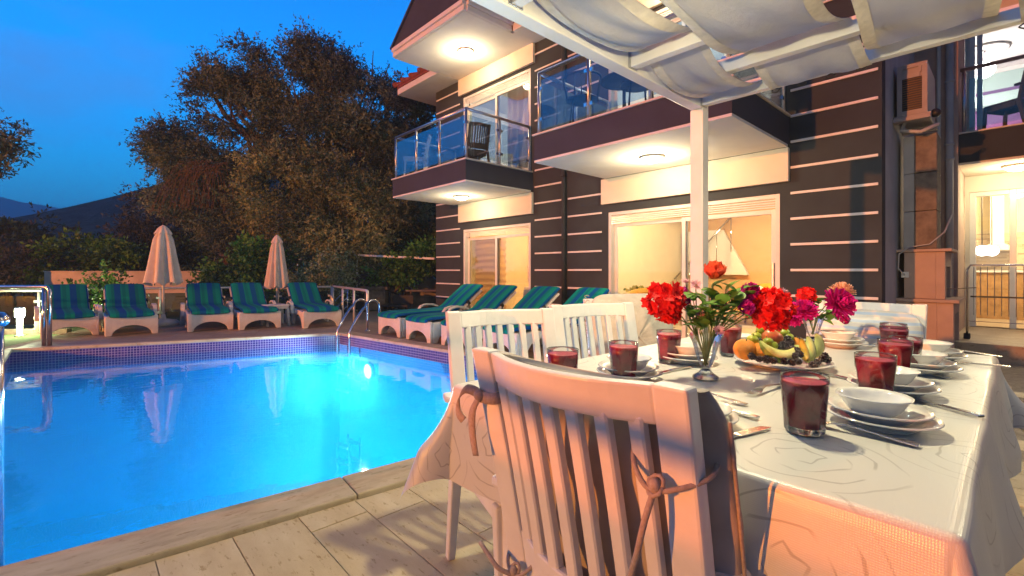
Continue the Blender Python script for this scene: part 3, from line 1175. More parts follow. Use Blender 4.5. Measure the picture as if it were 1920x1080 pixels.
# flowering plant on sill behind armchair
th = house_thing('house_plant', 'pot of yellow flowers behind the mustard armchair', 'plant', 4.55, 1.5, 0.015)
obj('pot', MB().lathe([(0.10, 0), (0.14, 0.42), (0.12, 0.42), (0.10, 0.35)], 16), M['room_white'], th, smooth=True)
mbp = MB()
for k in range(160):
    a, r = random.uniform(0, 6.28), random.uniform(0, 0.25)
    z = 0.45 + random.random() * 0.30
    p = Vector((r * math.cos(a), r * math.sin(a), z))
    s = 0.035
    d1 = Vector((random.uniform(-1, 1), random.uniform(-1, 1), random.uniform(-1, 1))).normalized() * s
    d2 = d1.cross(Vector((random.uniform(-1, 1), 1, 0.3))).normalized() * s
    mbp.quad(p - d1, p + d2, p + d1, p - d2)
obj('foliage', mbp, leaf_mat('house_leaf', [(0.1, 0.16, 0.04), (0.6, 0.5, 0.1), (0.5, 0.45, 0.3)]), th)
# stair: sloping white flank, treads and slim railing
st = house_thing('staircase', 'white staircase with a thin railing seen through the wide door', 'staircase', 5.2, 3.95, 0.015)
obj('flank', MB().prism([(-1.05, 0.95), (0.42, 0.95), (-0.12, 1.95), (-1.05, 1.95)], 'y', 0.2, 0.26), M['room_white'], st)
rl = [(-0.95, -0.40, 0.85), (0.35, -0.40, 2.2)]
obj('handrail', MB().tube(rl, 0.018, 8), M['chrome'], st, smooth=True)
for k in range(5):
    f = k / 4
    x, z = -0.9 + 1.2 * f, 0.9 + 1.25 * f
    obj('baluster', MB().tube([(x, -0.40, z - 0.72), (x, -0.40, z)], 0.010, 6), M['chrome'], st, smooth=True)
obj('ceiling_beam', MB().box(4.1, 8.2, 2.6, 2.75, 2.30, SL0 - 0.003), M['room_cream'], villa)

# curtain and bed boards upstairs
def fold2(u, v):
    x = 2.2 + u * 0.9
    return (x, 0.34 + 0.03 * math.sin(x * 34), SL1 + 0.05 + v * 1.9)
cu = obj('curtain', MB().grid(fold2, 90, 2), M['room_white'], None, smooth=True)
cu.location = H0
cu.rotation_euler = (0, 0, ROT)
tag(cu, 'pale pleated curtain behind the left balcony door', 'curtain')

# ================================================================== neighbouring wing to the right (set back)
wing = thing('annex', 'pink and grey annex set back beside the villa with a lit kitchen', 'house', H0, ROT)
WY = 3.7      # wall plane of the annex
obj('return_wall', MB().box(END + 0.001, 8.95, 2.4, 2.6, 0, 6.2), M['salmon_render'], wing)
obj('flank_wall', MB().box(8.80, 8.95, 2.601, WY, 0, 6.2), M['salmon_render'], wing)
mb = MB()
mb.box(8.951, 9.0, WY, WY + 0.2, 0.2, 6.2)
mb.box(10.6, 13.5, WY, WY + 0.2, 0.2, 6.2)
mb.box(9.0, 10.6, WY, WY + 0.2, 2.25, SL1 + 0.06)
mb.box(9.0, 10.6, WY, WY + 0.2, 4.72, 6.2)
obj('front_wall', mb, M['cream_render'], wing)
b = obj('balcony', MB().box(8.952, 13.5, 2.5, WY - 0.002, SL0 - 0.02, SL1 - 0.02), M['dark_render'], wing)
obj('soffit', MB().box(8.953, 13.5, 2.51, WY - 0.004, SL0 - 0.05, SL0 - 0.021), M['cream_render'], b)
obj('edge_trim', MB().box(8.953, 13.5, 2.48, 2.60, SL1 - 0.019, SL1), M['cream_render'], b)
for k in range(5):
    x = 9.0 + k * 0.85
    obj('post', MB().tube([(x, 2.55, SL1), (x, 2.55, SL1 + 0.86)], 0.022, 10), M['brushed'], b, smooth=True)
    if k < 4:
        obj('glass_panel', MB().box(x + 0.05, x + 0.80, 2.546, 2.554, SL1 + 0.06, SL1 + 0.72), M['clear_rail_glass'], b)
obj('handrail', MB().tube([(8.96, 2.55, SL1 + 0.86), (13.5, 2.55, SL1 + 0.86)], 0.026, 10), M['brushed'], b, smooth=True)
obj('floor_slab', MB().box(8.52, 13.5, WY + 0.2, 6.19, SL0, SL1), M['room_white'], wing)
obj('kitchen_floor', MB().box(8.52, 13.5, WY + 0.2, 6.19, 0.15, 0.2), M['room_floor'], wing)
obj('back_wall', MB().box(8.52, 13.5, 6.2, 6.4, 0.2, 6.2), M['room_cream'], wing)
obj('inner_wall', MB().box(8.52, 8.60, WY + 0.201, 6.19, 0.2, SL0 - 0.01), M['room_cream'], wing)
obj('purple_wall', MB().box(8.52, 8.60, WY + 0.201, 6.19, SL1 + 0.01, 4.4), M['room_purple'], wing)
obj('pale_wall_top', MB().box(8.52, 8.60, WY + 0.201, 6.19, 4.401, 4.78), M['room_white'], wing)
obj('purple_back', MB().box(8.61, 13.4, 6.13, 6.19, SL1 + 0.01, 4.4), M['room_purple'], wing)
obj('pale_back_top', MB().box(8.61, 13.4, 6.13, 6.19, 4.401, 4.78), M['room_white'], wing)
cl = obj('ceiling', MB().box(8.52, 13.5, WY + 0.2, 6.4, 4.781, 4.9), M['room_white'], wing)
obj('ceiling_rose', MB().lathe([(0.30, 4.779), (0.34, 4.755), (0.29, 4.745), (0.25, 4.77)], 30, (9.1, 4.9, 0)), M['room_white'], cl, smooth=True)
# raised terrace of the annex
ter = obj('terrace', MB().box(8.45, 14, 1.45, WY - 0.002, -0.04, 0.198).box(8.503, 8.8, 3.2, 3.69, -0.039, 0.19), M['deck_tile'], None)
ter.location = H0
ter.rotation_euler = (0, 0, ROT)
tag(ter, kind='structure')
# kitchen door frames
kf = MB()
for x in (9.0, 9.42, 9.72, 10.52):
    kf.box(x, x + 0.07, WY + 0.03, WY + 0.11, 0.2, 2.25)
kf.box(9.07, 9.42, WY + 0.03, WY + 0.11, 2.18, 2.25).box(9.49, 9.72, WY + 0.03, WY + 0.11, 2.18, 2.25).box(9.79, 10.52, WY + 0.03, WY + 0.11, 2.18, 2.25)
kd = obj('kitchen_door', kf, M['frame_white'], wing, bevel=0.004, segs=1)
for a, c in ((9.07, 9.42), (9.49, 9.72), (9.79, 10.52)):
    obj('pane', MB().box(a, c, WY + 0.065, WY + 0.071, 0.2, 2.18), M['pane'], kd)
uf = MB()
for x in (9.0, 9.08, 9.62, 10.5):
    uf.box(x, x + 0.06, WY + 0.03, WY + 0.11, SL1 + 0.06, 4.72)
ud = obj('balcony_door', uf, M['frame_white'], wing, bevel=0.004, segs=1)
for a, c in ((9.14, 9.62), (9.68, 10.5)):
    obj('pane', MB().box(a, c, WY + 0.065, WY + 0.071, SL1 + 0.06, 4.72), M['pane'], ud)
# pipes on the return wall
for x, r, m in ((8.76, 0.022, M['cream_render']), (8.87, 0.04, M['grey_render'])):
    obj('downpipe', MB().tube([(x, 2.4 - r - 0.012, 0.2), (x, 2.4 - r - 0.012, 2.8), (x, 2.4 - r - 0.012, 6.0)], r, 10), m, wing, smooth=True)
for z in (2.55, 2.75, 3.6):
    obj('pipe_clip', MB().lathe([(0.05, 0), (0.05, 0.03)], 12, (8.87, 2.345, z)), M['grey_render'], wing, smooth=True)
# kitchen: base cupboards, mosaic splashback, hood, wall cupboards
t = NT('splashback')
tc = t.new('ShaderNodeTexCoord')
sp = t.new('ShaderNodeSeparateXYZ')
cb = t.new('ShaderNodeCombineXYZ')
t.link(tc.outputs['Object'], sp.inputs[0])
ad = t.new('ShaderNodeMath', operation='ADD')
t.link(sp.outputs['X'], ad.inputs[0])
t.link(sp.outputs['Y'], ad.inputs[1])
t.link(ad.outputs[0], cb.inputs[0])
t.link(sp.outputs['Z'], cb.inputs[1])
br = t.new('ShaderNodeTexBrick', offset=0.37)
br.inputs['Scale'].default_value = 1.0
br.inputs['Brick Width'].default_value = 0.13
br.inputs['Row Height'].default_value = 0.032
br.inputs['Mortar Size'].default_value = 0.002
br.inputs['Bias'].default_value = -0.35
br.inputs['Color1'].default_value = (0.62, 0.50, 0.33, 1)
br.inputs['Color2'].default_value = (0.16, 0.10, 0.06, 1)
br.inputs['Mortar'].default_value = (0.6, 0.52, 0.4, 1)
t.link(cb.outputs[0], br.inputs['Vector'])
t.link(br.outputs['Color'], t.b.inputs['Base Color'])
t.b.inputs['Roughness'].default_value = 0.3
M['splashback'] = t.m
kt = thing('kitchen_units', 'pale kitchen cupboards with brick pattern splashback and hood indoors', 'kitchen', H0, ROT)
obj('base_cupboard', MB().box(8.605, 8.95, 4.6, 6.1, 0.2, 1.02), M['wood_oak'], kt, bevel=0.005)
obj('back_cupboard', MB().box(8.955, 12.5, 5.6, 6.1, 0.2, 1.02), M['wood_oak'], kt, bevel=0.005)
obj('worktop', MB().box(8.604, 8.98, 4.58, 6.12, 1.022, 1.06).box(8.981, 12.5, 5.57, 6.12, 1.022, 1.06), M['room_white'], kt, bevel=0.004)
obj('splashback', MB().box(8.602, 8.61, 4.3, 6.17, 1.062, 1.52).box(8.62, 12.5, 6.17, 6.198, 1.062, 1.75), M['splashback'], kt)
obj('wall_cupboard', MB().box(8.612, 8.9, 4.6, 6.0, 1.53, 2.3), M['room_cream'], kt, bevel=0.006)
obj('hood', MB().prism([(9.02, 1.42), (9.50, 1.42), (9.36, 1.54), (9.16, 1.54)], 'y', 5.75, 6.16).box(9.17, 9.35, 5.9, 6.16, 1.54, SL0 - 0.01), M['room_white'], kt, bevel=0.005)
th = thing('ceiling_lamp', 'lamp on the kitchen ceiling of the annex', 'ceiling lamp', hw(9.7, -4.9, SL0 - 0.001), ROT)
obj('lamp_base', MB().lathe([(0.16, 0.0), (0.16, -0.02)], 20), M['frame_white'], th, smooth=True)
obj('lamp_shade', MB().lathe([(0.15, -0.02), (0.15, -0.07), (0.001, -0.075)], 20), M['lamp_glow'], th, smooth=True)
lamp('room_bulb', (0, 0, -0.25), P_ROOM * 0.75, WARM, 0.15, parent=th)
for i, (x, y) in enumerate(((9.11, 4.5), (9.22, 4.62))):
    th = thing('globe_lamp', 'white globe lamp hanging inside the kitchen' if i == 0 else 'second globe lamp hanging behind the first in the kitchen', 'pendant lamp', hw(x, -y, 1.38), ROT, 'kitchen globe lamps')
    obj('globe', MB().ball((0, 0, 0), 0.085, 16, 12), M['lamp_white'], th, smooth=True)
    obj('cord', MB().tube([(0, 0, 0.08), (0, 0, SL0 - 1.385)], 0.006, 6), M['dark_plastic'], th)
# pendant upstairs
th = thing('pendant_lamp', 'white oval pendant lamp glowing in the purple upstairs room', 'pendant lamp', hw(9.1, -4.9, 4.44), ROT)
obj('lamp_shade', MB().ball((0, 0, 0), 0.165, 22, 14, sz=0.82), M['lamp_white'], th, smooth=True)
obj('cord', MB().tube([(0, 0, 0.13), (0, 0, 0.29)], 0.007, 6), M['chrome'], th)
obj('canopy_cap', MB().lathe([(0.001, 0.285), (0.04, 0.295), (0.06, 0.335)], 16), M['chrome'], th, smooth=True)
lamp('pendant_bulb', (0, 0, -0.35), P_ROOM * 0.22, (1, 0.95, 0.86), 0.15, parent=th)
soffit_lamp(9.5, 3.05, SL0 - 0.05, P_SOFFIT * 0.75, 'round lamp under the annex balcony')
# split air conditioner inside upstairs
th = thing('indoor_air_conditioner', 'white indoor air conditioner on the purple wall', 'air conditioner', H0, ROT)
obj('casing', MB().box(8.95, 9.55, 5.95, 6.125, 4.05, 4.30), M['frame_white'], th, bevel=0.03)
obj('outlet_flap', MB().box(8.98, 9.52, 5.94, 6.0, 4.06, 4.09), M['grey_render'], th)

# outdoor air conditioner on the villa side wall
th = thing('outdoor_air_conditioner', 'boxy outdoor air conditioner unit on a wall bracket', 'air conditioner', H0, ROT)
x0, x1, y0, y1, z0, z1 = 8.535, 8.80, 0.70, 1.45, 2.84, 3.42
obj('casing', MB().box(x0, x1, y0, y1, z0, z1), M['unit_beige'], th, bevel=0.012)
fr = MB().box(x0 + 0.0, x0 + 0.045, y0 - 0.016, y0 - 0.001, z0, z1).box(x1 - 0.045, x1, y0 - 0.016, y0 - 0.001, z0, z1)
fr.box(x0 + 0.045, x1 - 0.045, y0 - 0.016, y0 - 0.001, z0, z0 + 0.05).box(x0 + 0.045, x1 - 0.045, y0 - 0.016, y0 - 0.001, z1 - 0.045, z1)
fr.box(x0 + 0.045, x0 + 0.20, y0 - 0.016, y0 - 0.001, z1 - 0.16, z1 - 0.11).box(x0 + 0.19, x0 + 0.215, y0 - 0.016, y0 - 0.001, z1 - 0.11, z1 - 0.045)
obj('grille_frame', fr, M['unit_beige'], th)
obj('coil', MB().box(x0 + 0.045, x1 - 0.045, y0 - 0.006, y0 - 0.002, z0 + 0.05, z1 - 0.16), M['dark_plastic'], th)
for k in range(14):
    z = z0 + 0.065 + k * 0.026
    obj('fin', MB().box(x0 + 0.046, x1 - 0.046, y0 - 0.013, y0 - 0.0065, z, z + 0.006), M['brown_cloth'], th)
obj('bracket', MB().box(END + 0.001, x1 + 0.03, y0 - 0.05, y0 + 0.05, z0 - 0.07, z0 - 0.03).box(END + 0.001, x1 + 0.03, y1 - 0.15, y1 - 0.05, z0 - 0.07, z0 - 0.03), M['unit_beige'], th, bevel=0.004)
obj('foot_rail', MB().box(x0 - 0.03, x1 + 0.03, y0 - 0.02, y0 + 0.04, z0 - 0.028, z0 - 0.003), M['unit_beige'], th)
obj('drain_hose', MB().tube([(x0 + 0.06, y0 + 0.1, z0 - 0.03), (x0 + 0.03, y0 + 0.08, z0 - 0.15), (x0 + 0.20, y0 + 0.05, z0 - 0.2), (x1 + 0.08, y0 + 0.12, z0 - 0.13)], 0.022, 8), M['grey_render'], th, smooth=True)
obj('pipe_joint', MB().ball((x1 + 0.05, y0 + 0.2, z0 + 0.02), 0.05, 10, 8), M['dark_plastic'], th, smooth=True)

# masonry barbecue with chimney
th = thing('masonry_barbecue', 'pink masonry barbecue with ledges and rough concrete chimney', 'barbecue', H0, ROT)
obj('base_block', MB().box(8.47, 8.86, 0.91, 1.75, 0.0, 0.685).box(8.86, 9.00, 0.91, 1.02, 0.0, 0.685).box(8.86, 9.00, 1.64, 1.75, 0.0, 0.685).box(8.861, 9.0, 1.021, 1.639, 0.55, 0.685), M['salmon_render'], th, bevel=0.004, segs=1)
obj('ledge', MB().box(8.44, 9.05, 0.87, 1.80, 0.687, 0.725), M['salmon_render'], th, bevel=0.005, segs=1)
obj('hearth_block', MB().box(8.57, 8.85, 0.92, 1.72, 0.727, 1.27).box(8.85, 8.93, 0.92, 1.05, 0.727, 1.27).box(8.85, 8.93, 1.58, 1.72, 0.727, 1.27).box(8.851, 8.929, 1.051, 1.579, 1.10, 1.27), M['salmon_render'], th, bevel=0.004, segs=1)
obj('hearth_back', MB().box(8.853, 8.858, 1.06, 1.57, 0.73, 1.09), M['dark_plastic'], th)
obj('upper_ledge', MB().box(8.50, 8.99, 0.88, 1.76, 1.272, 1.305), M['salmon_render'], th, bevel=0.005, segs=1)
obj('skewer', MB().tube([(8.86, 1.2, 0.83), (9.17, 1.2, 0.86)], 0.006, 6), M['steel_cutlery'], th)
for k in range(3):
    z0c, z1c = 1.307 + k * 0.45, 1.307 + (k + 1) * 0.45 - 0.006
    obj('chimney_block', MB().box(8.56, 8.66, 0.96, 1.34, z0c, z1c), M['grey_render'], th, bevel=0.006, segs=1)
    obj('chimney_block', MB().box(8.661, 8.86, 0.945, 1.35, z0c, z1c), M['concrete'], th, bevel=0.008, segs=1)
obj('socket', MB().box(8.545, 8.615, 0.90, 0.919, 0.97, 1.04), M['frame_white'], th, bevel=0.004)
obj('cable', MB().tube([(8.58, 0.895, 1.0), (8.52, 0.88, 1.08), (8.53, 0.87, 1.25), (8.62, 0.87, 1.33), (8.80, 0.90, 1.36), (8.92, 1.0, 1.5), (8.96, 1.3, 1.72)], 0.008, 6), M['grey_render'], th, smooth=True)

# folded drying rack on the annex terrace
dr = thing('drying_rack', 'folded metal clothes drying rack in front of the kitchen door', 'drying rack', hw(9.36, -1.9, 0.2), ROT)
for y in (-0.03, 0.05):
    pts = [(-0.30, y, 0.03), (-0.30, y, 0.86), (-0.27, y, 0.92), (0.27, y, 0.92), (0.30, y, 0.86), (0.30, y, 0.03)]
    obj('frame', MB().tube(pts, 0.011, 8), M['chrome'], dr, smooth=True)
for k in range(9):
    x = -0.24 + k * 0.06
    obj('wire', MB().tube([(x, 0.01, 0.30), (x, 0.01, 0.90)], 0.0035, 5), M['chrome'], dr)
obj('hinge_bar', MB().bar((-0.27, 0.01, 0.53), (0.27, 0.01, 0.53), 0.02, 0.02), M['dark_plastic'], dr)
obj('cross_wire', MB().tube([(-0.29, 0.01, 0.22), (0.29, 0.01, 0.22)], 0.005, 6), M['chrome'], dr)
for sx in (-1, 1):
    obj('foot', MB().prism([(-0.07, 0), (0.07, 0), (0.02, 0.07), (-0.02, 0.07)], 'x', sx * 0.30 - 0.03, sx * 0.30 + 0.03), M['dark_plastic'], dr, bevel=0.006)
# ================================================================== pergola (own frame: x along the facade, y towards the house)
perg = thing('pergola', 'white timber pergola over the dining table with slung cloth shades', 'pergola', P0, ROT)
obj('post', MB().box(-0.05, 0.05, -0.05, 0.05, 0, 2.29), M['paint_white'], perg, bevel=0.006)
obj('post', MB().box(3.05, 3.15, -0.05, 0.05, 0, 2.29), M['paint_white'], perg, bevel=0.006)
obj('post', MB().box(-0.05, 0.05, -4.55, -4.45, 0, 2.29), M['paint_white'], perg, bevel=0.006)
obj('post', MB().box(3.05, 3.15, -4.55, -4.45, 0, 2.29), M['paint_white'], perg, bevel=0.006)
obj('beam', MB().box(-0.045, 0.045, -4.6, 0.06, 2.291, 2.405), M['paint_white'], perg, bevel=0.006)
obj('beam', MB().box(3.055, 3.145, -4.6, 0.06, 2.291, 2.405), M['paint_white'], perg, bevel=0.006)
RAFT = [0.03, 0.50, 1.00, 2.00, 2.55, 3.10, 4.10]
for s in RAFT:
    obj('rafter', MB().box(0.047, 3.053, -s - 0.03, -s + 0.03, 2.305, 2.395), M['paint_white'], perg, bevel=0.005)
    obj('rafter_bracket', MB().box(0.046, 0.052, -s - 0.045, -s + 0.045, 2.30, 2.402), M['brushed'], perg)

t = NT('shade_cloth')
tc = t.new('ShaderNodeTexCoord')
nz = t.new('ShaderNodeTexNoise', Scale=2.2, Detail=6.0, Roughness=0.6)
t.link(tc.outputs['Object'], nz.inputs['Vector'])
c = t.ramp(nz.outputs['Fac'], [(0.3, (0.66, 0.62, 0.52)), (0.7, (0.76, 0.72, 0.62))])
t.link(c, t.b.inputs['Base Color'])
t.b.inputs['Roughness'].default_value = 0.9
n2 = t.new('ShaderNodeTexNoise', Scale=13.0, Detail=8.0, Roughness=0.68)
mp = t.new('ShaderNodeMapping')
mp.inputs['Scale'].default_value = (1.0, 0.45, 1.0)
mp.inputs['Rotation'].default_value = (0, 0, 0.5)
t.link(tc.outputs['Object'], mp.inputs[0])
t.link(mp.outputs[0], n2.inputs['Vector'])
t.bump(n2.outputs['Fac'], 0.5, 0.02)
tl = t.new('ShaderNodeBsdfTranslucent')
t.link(c, tl.inputs['Color'])
mx = t.new('ShaderNodeMixShader')
mx.inputs[0].default_value = 0.45
t.link(t.b.outputs[0], mx.inputs[1])
t.link(tl.outputs[0], mx.inputs[2])
t.link(mx.outputs[0], t.out.inputs['Surface'])
M['shade_cloth'] = t.m
M['cloth_hem'] = mat('cloth_hem', (0.68, 0.63, 0.52), 0.9, var=0.1, scale=20)

def shade(u0, u1, sup, sag, seed, clipped):
    rng = random.Random(seed)
    ph = [rng.uniform(0, 6.28) for _ in range(8)]
    segs = []
    ztop = 2.398
    path = []
    N = 26
    for i in range(len(sup) - 1):
        a, b = sup[i], sup[i + 1]
        for k in range(N + (1 if i == len(sup) - 2 else 0)):
            f = k / N
            s = a + (b - a) * f
            d = sag * (b - a) ** 0.8 * (1 - (2 * f - 1) ** 2) * (1 + 0.16 * (0.5 - f))
            path.append((s, ztop + 0.006 - d, i))
    if clipped:   # the loose end is clipped below the last rafter, on the table side
        b = sup[1]
        path = [((0.075 + (s - 0) * (b - 0.075) / b) if s <= b and i == 0 else s, (z - 0.125 * (1 - s / b) ** 1.3) if s <= b and i == 0 else z, i) for s, z, i in path]
    m = len(path) - 1
    def fn(u, v):
        k = min(int(round(v * m)), m)
        s, z, i = path[k]
        uu = u0 + (u1 - u0) * u
        hang = max(0.0, ztop - z)
        z += 0.05 * hang * math.sin(u * 5.0 + ph[0] + i) + 0.10 * hang * (abs(u - 0.5) * 2) ** 3 * math.sin(ph[1] + i * 2)
        z += 0.012 * min(1, hang * 6) * math.sin(u * 13 + s * 6 + ph[2])
        uu += 0.018 * math.sin(s * 5 + ph[3]) * (1 if hang > 0.01 else 0.3)
        return (uu, -s, z)
    o = obj('shade_cloth', MB().grid(fn, 18, m), M['shade_cloth'], perg, smooth=True)
    for ue in (0.0, 1.0):
        def hem(u, v, ue=ue):
            w = 0.055 / (u1 - u0)
            p = fn(ue + (w * u if ue == 0 else -w * u), v)
            return (p[0], p[1], p[2] - 0.0035)
        obj('hem', MB().grid(hem, 2, m), M['cloth_hem'], o, smooth=True)
    if clipped:
        for k in range(4):
            uu = u0 + (u1 - u0) * (0.06 + 0.29 * k)
            s = 0.075
            lp = [(uu + 0.025 * math.cos(a), -s + 0.006 * math.sin(3 * a), ztop - 0.130 + 0.012 * math.sin(a)) for a in [i * 0.52 for i in range(13)]]
            obj('tie_ring', MB().tube(lp, 0.004, 6), M['dark_plastic'], o, smooth=True)
    return o
shade(0.10, 0.47, [0.0, 1.0, 2.0, 3.1, 4.1], 0.128, 1, False)
shade(0.53, 1.07, [0.0, 0.50, 2.00, 2.55, 4.10], 0.11, 2, True)
shade(1.11, 1.62, [0.0, 1.0, 2.0, 3.1, 4.1], 0.126, 3, False)
shade(1.66, 2.28, [0.0, 0.50, 2.00, 2.55, 4.10], 0.11, 4, True)
shade(2.33, 2.95, [0.0, 1.0, 2.0, 3.1, 4.1], 0.126, 5, False)

# pergola lamp over the table; the second is added to brighten the right side
for TL, pw, lab in ((tw(-0.80, 0.62, 2.08), P_TABLE, 'round lamp hung under the pergola over the dining table'), (Vector((3.15, 1.50, 2.08)), P_TABLE * 0.6, 'second round lamp hung under the right side of the pergola')):
  th = thing('pergola_lamp', lab, 'pendant lamp', TL)
  obj('lamp_shade', MB().lathe([(0.15, 0.012), (0.11, 0.05), (0.03, 0.075), (0.001, 0.08)], 24, caps=False), M['paint_white'], th, smooth=True)
  obj('bulb', MB().ball((0, 0, 0.035), 0.026, 14, 10), M['lamp_glow'], th, smooth=True)
  obj('cord', MB().tube([(0, 0, 0.075), (0, 0, 0.24)], 0.006, 6), M['dark_plastic'], th)
  lamp('table_bulb', (0, 0, -0.025), pw, (1.0, 0.84, 0.52), 0.045, parent=th)

# sodium flood lamp on a mast across the lawn
FL = Vector((-17.3, -8.6, 0))
th = thing('garden_floodlight', 'orange floodlight on a mast standing across the lawn', 'floodlight', FL, math.atan2(8, 10))
obj('mast', MB().tube([(0, 0, -0.05), (0, 0, 3.3)], 0.05, 10), M['grey_render'], th, smooth=True)
obj('lamp_head', MB().box(-0.12, 0.10, -0.18, 0.18, 3.28, 3.54), M['dark_plastic'], th, bevel=0.02)
obj('lamp_glass', MB().box(0.101, 0.108, -0.15, 0.15, 3.31, 3.51), emit('sodium_glow', SODIUM, 20), th)
lamp('flood_bulb', (0.30, 0, 3.4), P_FLOOD, SODIUM, 0.16, parent=th)

# ================================================================== dining table and cloth (table frame)
TX0, TX1, TY0, TY1, TZ = -0.967, 0.0, 0.0, 1.64, 0.745
tab = thing('dining_table', 'long dining table hidden under a pale patterned cloth', 'table', T0, ROT)
obj('table_top', MB().box(TX0 + 0.006, TX1 - 0.006, TY0 + 0.006, TY1 - 0.006, TZ - 0.03, TZ - 0.003), M['plastic_white'], tab, bevel=0.008)
for x in (TX0 + 0.09, TX1 - 0.09):
    for y in (TY0 + 0.12, TY1 - 0.12):
        obj('leg', MB().tube([(x, y, 0), (x, y, 0.2), (x, y, TZ - 0.031)], [0.03, 0.032, 0.036], 14), M['plastic_white'], tab, smooth=True)

t = NT('table_linen')
tc = t.new('ShaderNodeTexCoord')
uv = t.new('ShaderNodeUVMap', uv_map='cloth')
# fine woven dots
mp = t.new('ShaderNodeMapping')
mp.inputs['Scale'].default_value = (330, 330, 1)
t.link(uv.outputs[0], mp.inputs[0])
ck = t.new('ShaderNodeTexVoronoi', Scale=1.0)
ck.inputs['Randomness'].default_value = 0.15
t.link(mp.outputs[0], ck.inputs['Vector'])
# rose outlines: scalloped rings round scattered centres, broken into arcs
nz = t.new('ShaderNodeTexNoise', Scale=7.0, Detail=2.0)
t.link(uv.outputs[0], nz.inputs['Vector'])
mxv = t.new('ShaderNodeVectorMath', operation='SCALE')
mxv.inputs['Scale'].default_value = 0.035
t.link(nz.outputs['Color'], mxv.inputs[0])
adv = t.new('ShaderNodeVectorMath', operation='ADD')
t.link(uv.outputs[0], adv.inputs[0])
t.link(mxv.outputs[0], adv.inputs[1])
vr = t.new('ShaderNodeTexVoronoi', Scale=3.4)
vr.feature = 'F1'
vr.voronoi_dimensions = '2D'
t.link(adv.outputs[0], vr.inputs['Vector'])
loc = t.new('ShaderNodeVectorMath', operation='SUBTRACT')
t.link(adv.outputs[0], loc.inputs[0])
t.link(vr.outputs['Position'], loc.inputs[1])
sp = t.new('ShaderNodeSeparateXYZ')
t.link(loc.outputs[0], sp.inputs[0])
an = t.new('ShaderNodeMath', operation='ARCTAN2')
t.link(sp.outputs['Y'], an.inputs[0])
t.link(sp.outputs['X'], an.inputs[1])
rr_ = t.new('ShaderNodeVectorMath', operation='LENGTH')
t.link(loc.outputs[0], rr_.inputs[0])
def mth(op, a, b):
    x = t.new('ShaderNodeMath', operation=op)
    for k, v in enumerate((a, b)):
        if v is None:
            continue
        if isinstance(v, float):
            x.inputs[k].default_value = v
        else:
            t.link(v, x.inputs[k])
    return x.outputs[0]
R_ = rr_.outputs['Value']
pet = mth('ABSOLUTE', mth('SINE', mth('ADD', mth('MULTIPLY', an.outputs[0], 2.5), mth('MULTIPLY', R_, 46.0)), None), None)
ph = mth('ADD', mth('MULTIPLY', R_, 190.0), mth('MULTIPLY', pet, 1.5))
sn = mth('SINE', ph, None)
ln = t.new('ShaderNodeMapRange')
ln.inputs['From Min'].default_value = 0.90
ln.inputs['From Max'].default_value = 0.985
t.link(sn, ln.inputs['Value'])
brk = t.new('ShaderNodeTexNoise', Scale=12.0, Detail=1.0)
t.link(uv.outputs[0], brk.inputs['Vector'])
bk = t.new('ShaderNodeMapRange')
bk.inputs['From Min'].default_value = 0.40
bk.inputs['From Max'].default_value = 0.50
t.link(brk.outputs['Fac'], bk.inputs['Value'])
rm = t.new('ShaderNodeMapRange')
rm.inputs['From Min'].default_value = 0.150
rm.inputs['From Max'].default_value = 0.125
t.link(R_, rm.inputs['Value'])
lmo = mth('MULTIPLY', mth('MULTIPLY', ln.outputs[0], bk.outputs[0]), rm.outputs[0])
lm2 = t.new('ShaderNodeMath', operation='MULTIPLY')
lm2.inputs[1].default_value = 0.55
t.link(lmo, lm2.inputs[0])
c = t.mixc(lm2.outputs[0], (0.66, 0.66, 0.60), (0.26, 0.25, 0.22))
t.link(c, t.b.inputs['Base Color'])
t.b.inputs['Roughness'].default_value = 0.32
t.b.inputs['Specular IOR Level'].default_value = 0.6
cr_ = t.new('ShaderNodeTexNoise', Scale=7.0, Detail=4.0)
t.link(uv.outputs[0], cr_.inputs['Vector'])
cm_ = t.new('ShaderNodeMath', operation='MULTIPLY')
cm_.inputs[1].default_value = 5.0
t.link(cr_.outputs['Fac'], cm_.inputs[0])
ca_ = t.new('ShaderNodeMath', operation='ADD')
t.link(cm_.outputs[0], ca_.inputs[0])
t.link(ck.outputs['Distance'], ca_.inputs[1])
t.bump(ca_.outputs[0], 0.25, 0.0012)
M['table_linen'] = t.m

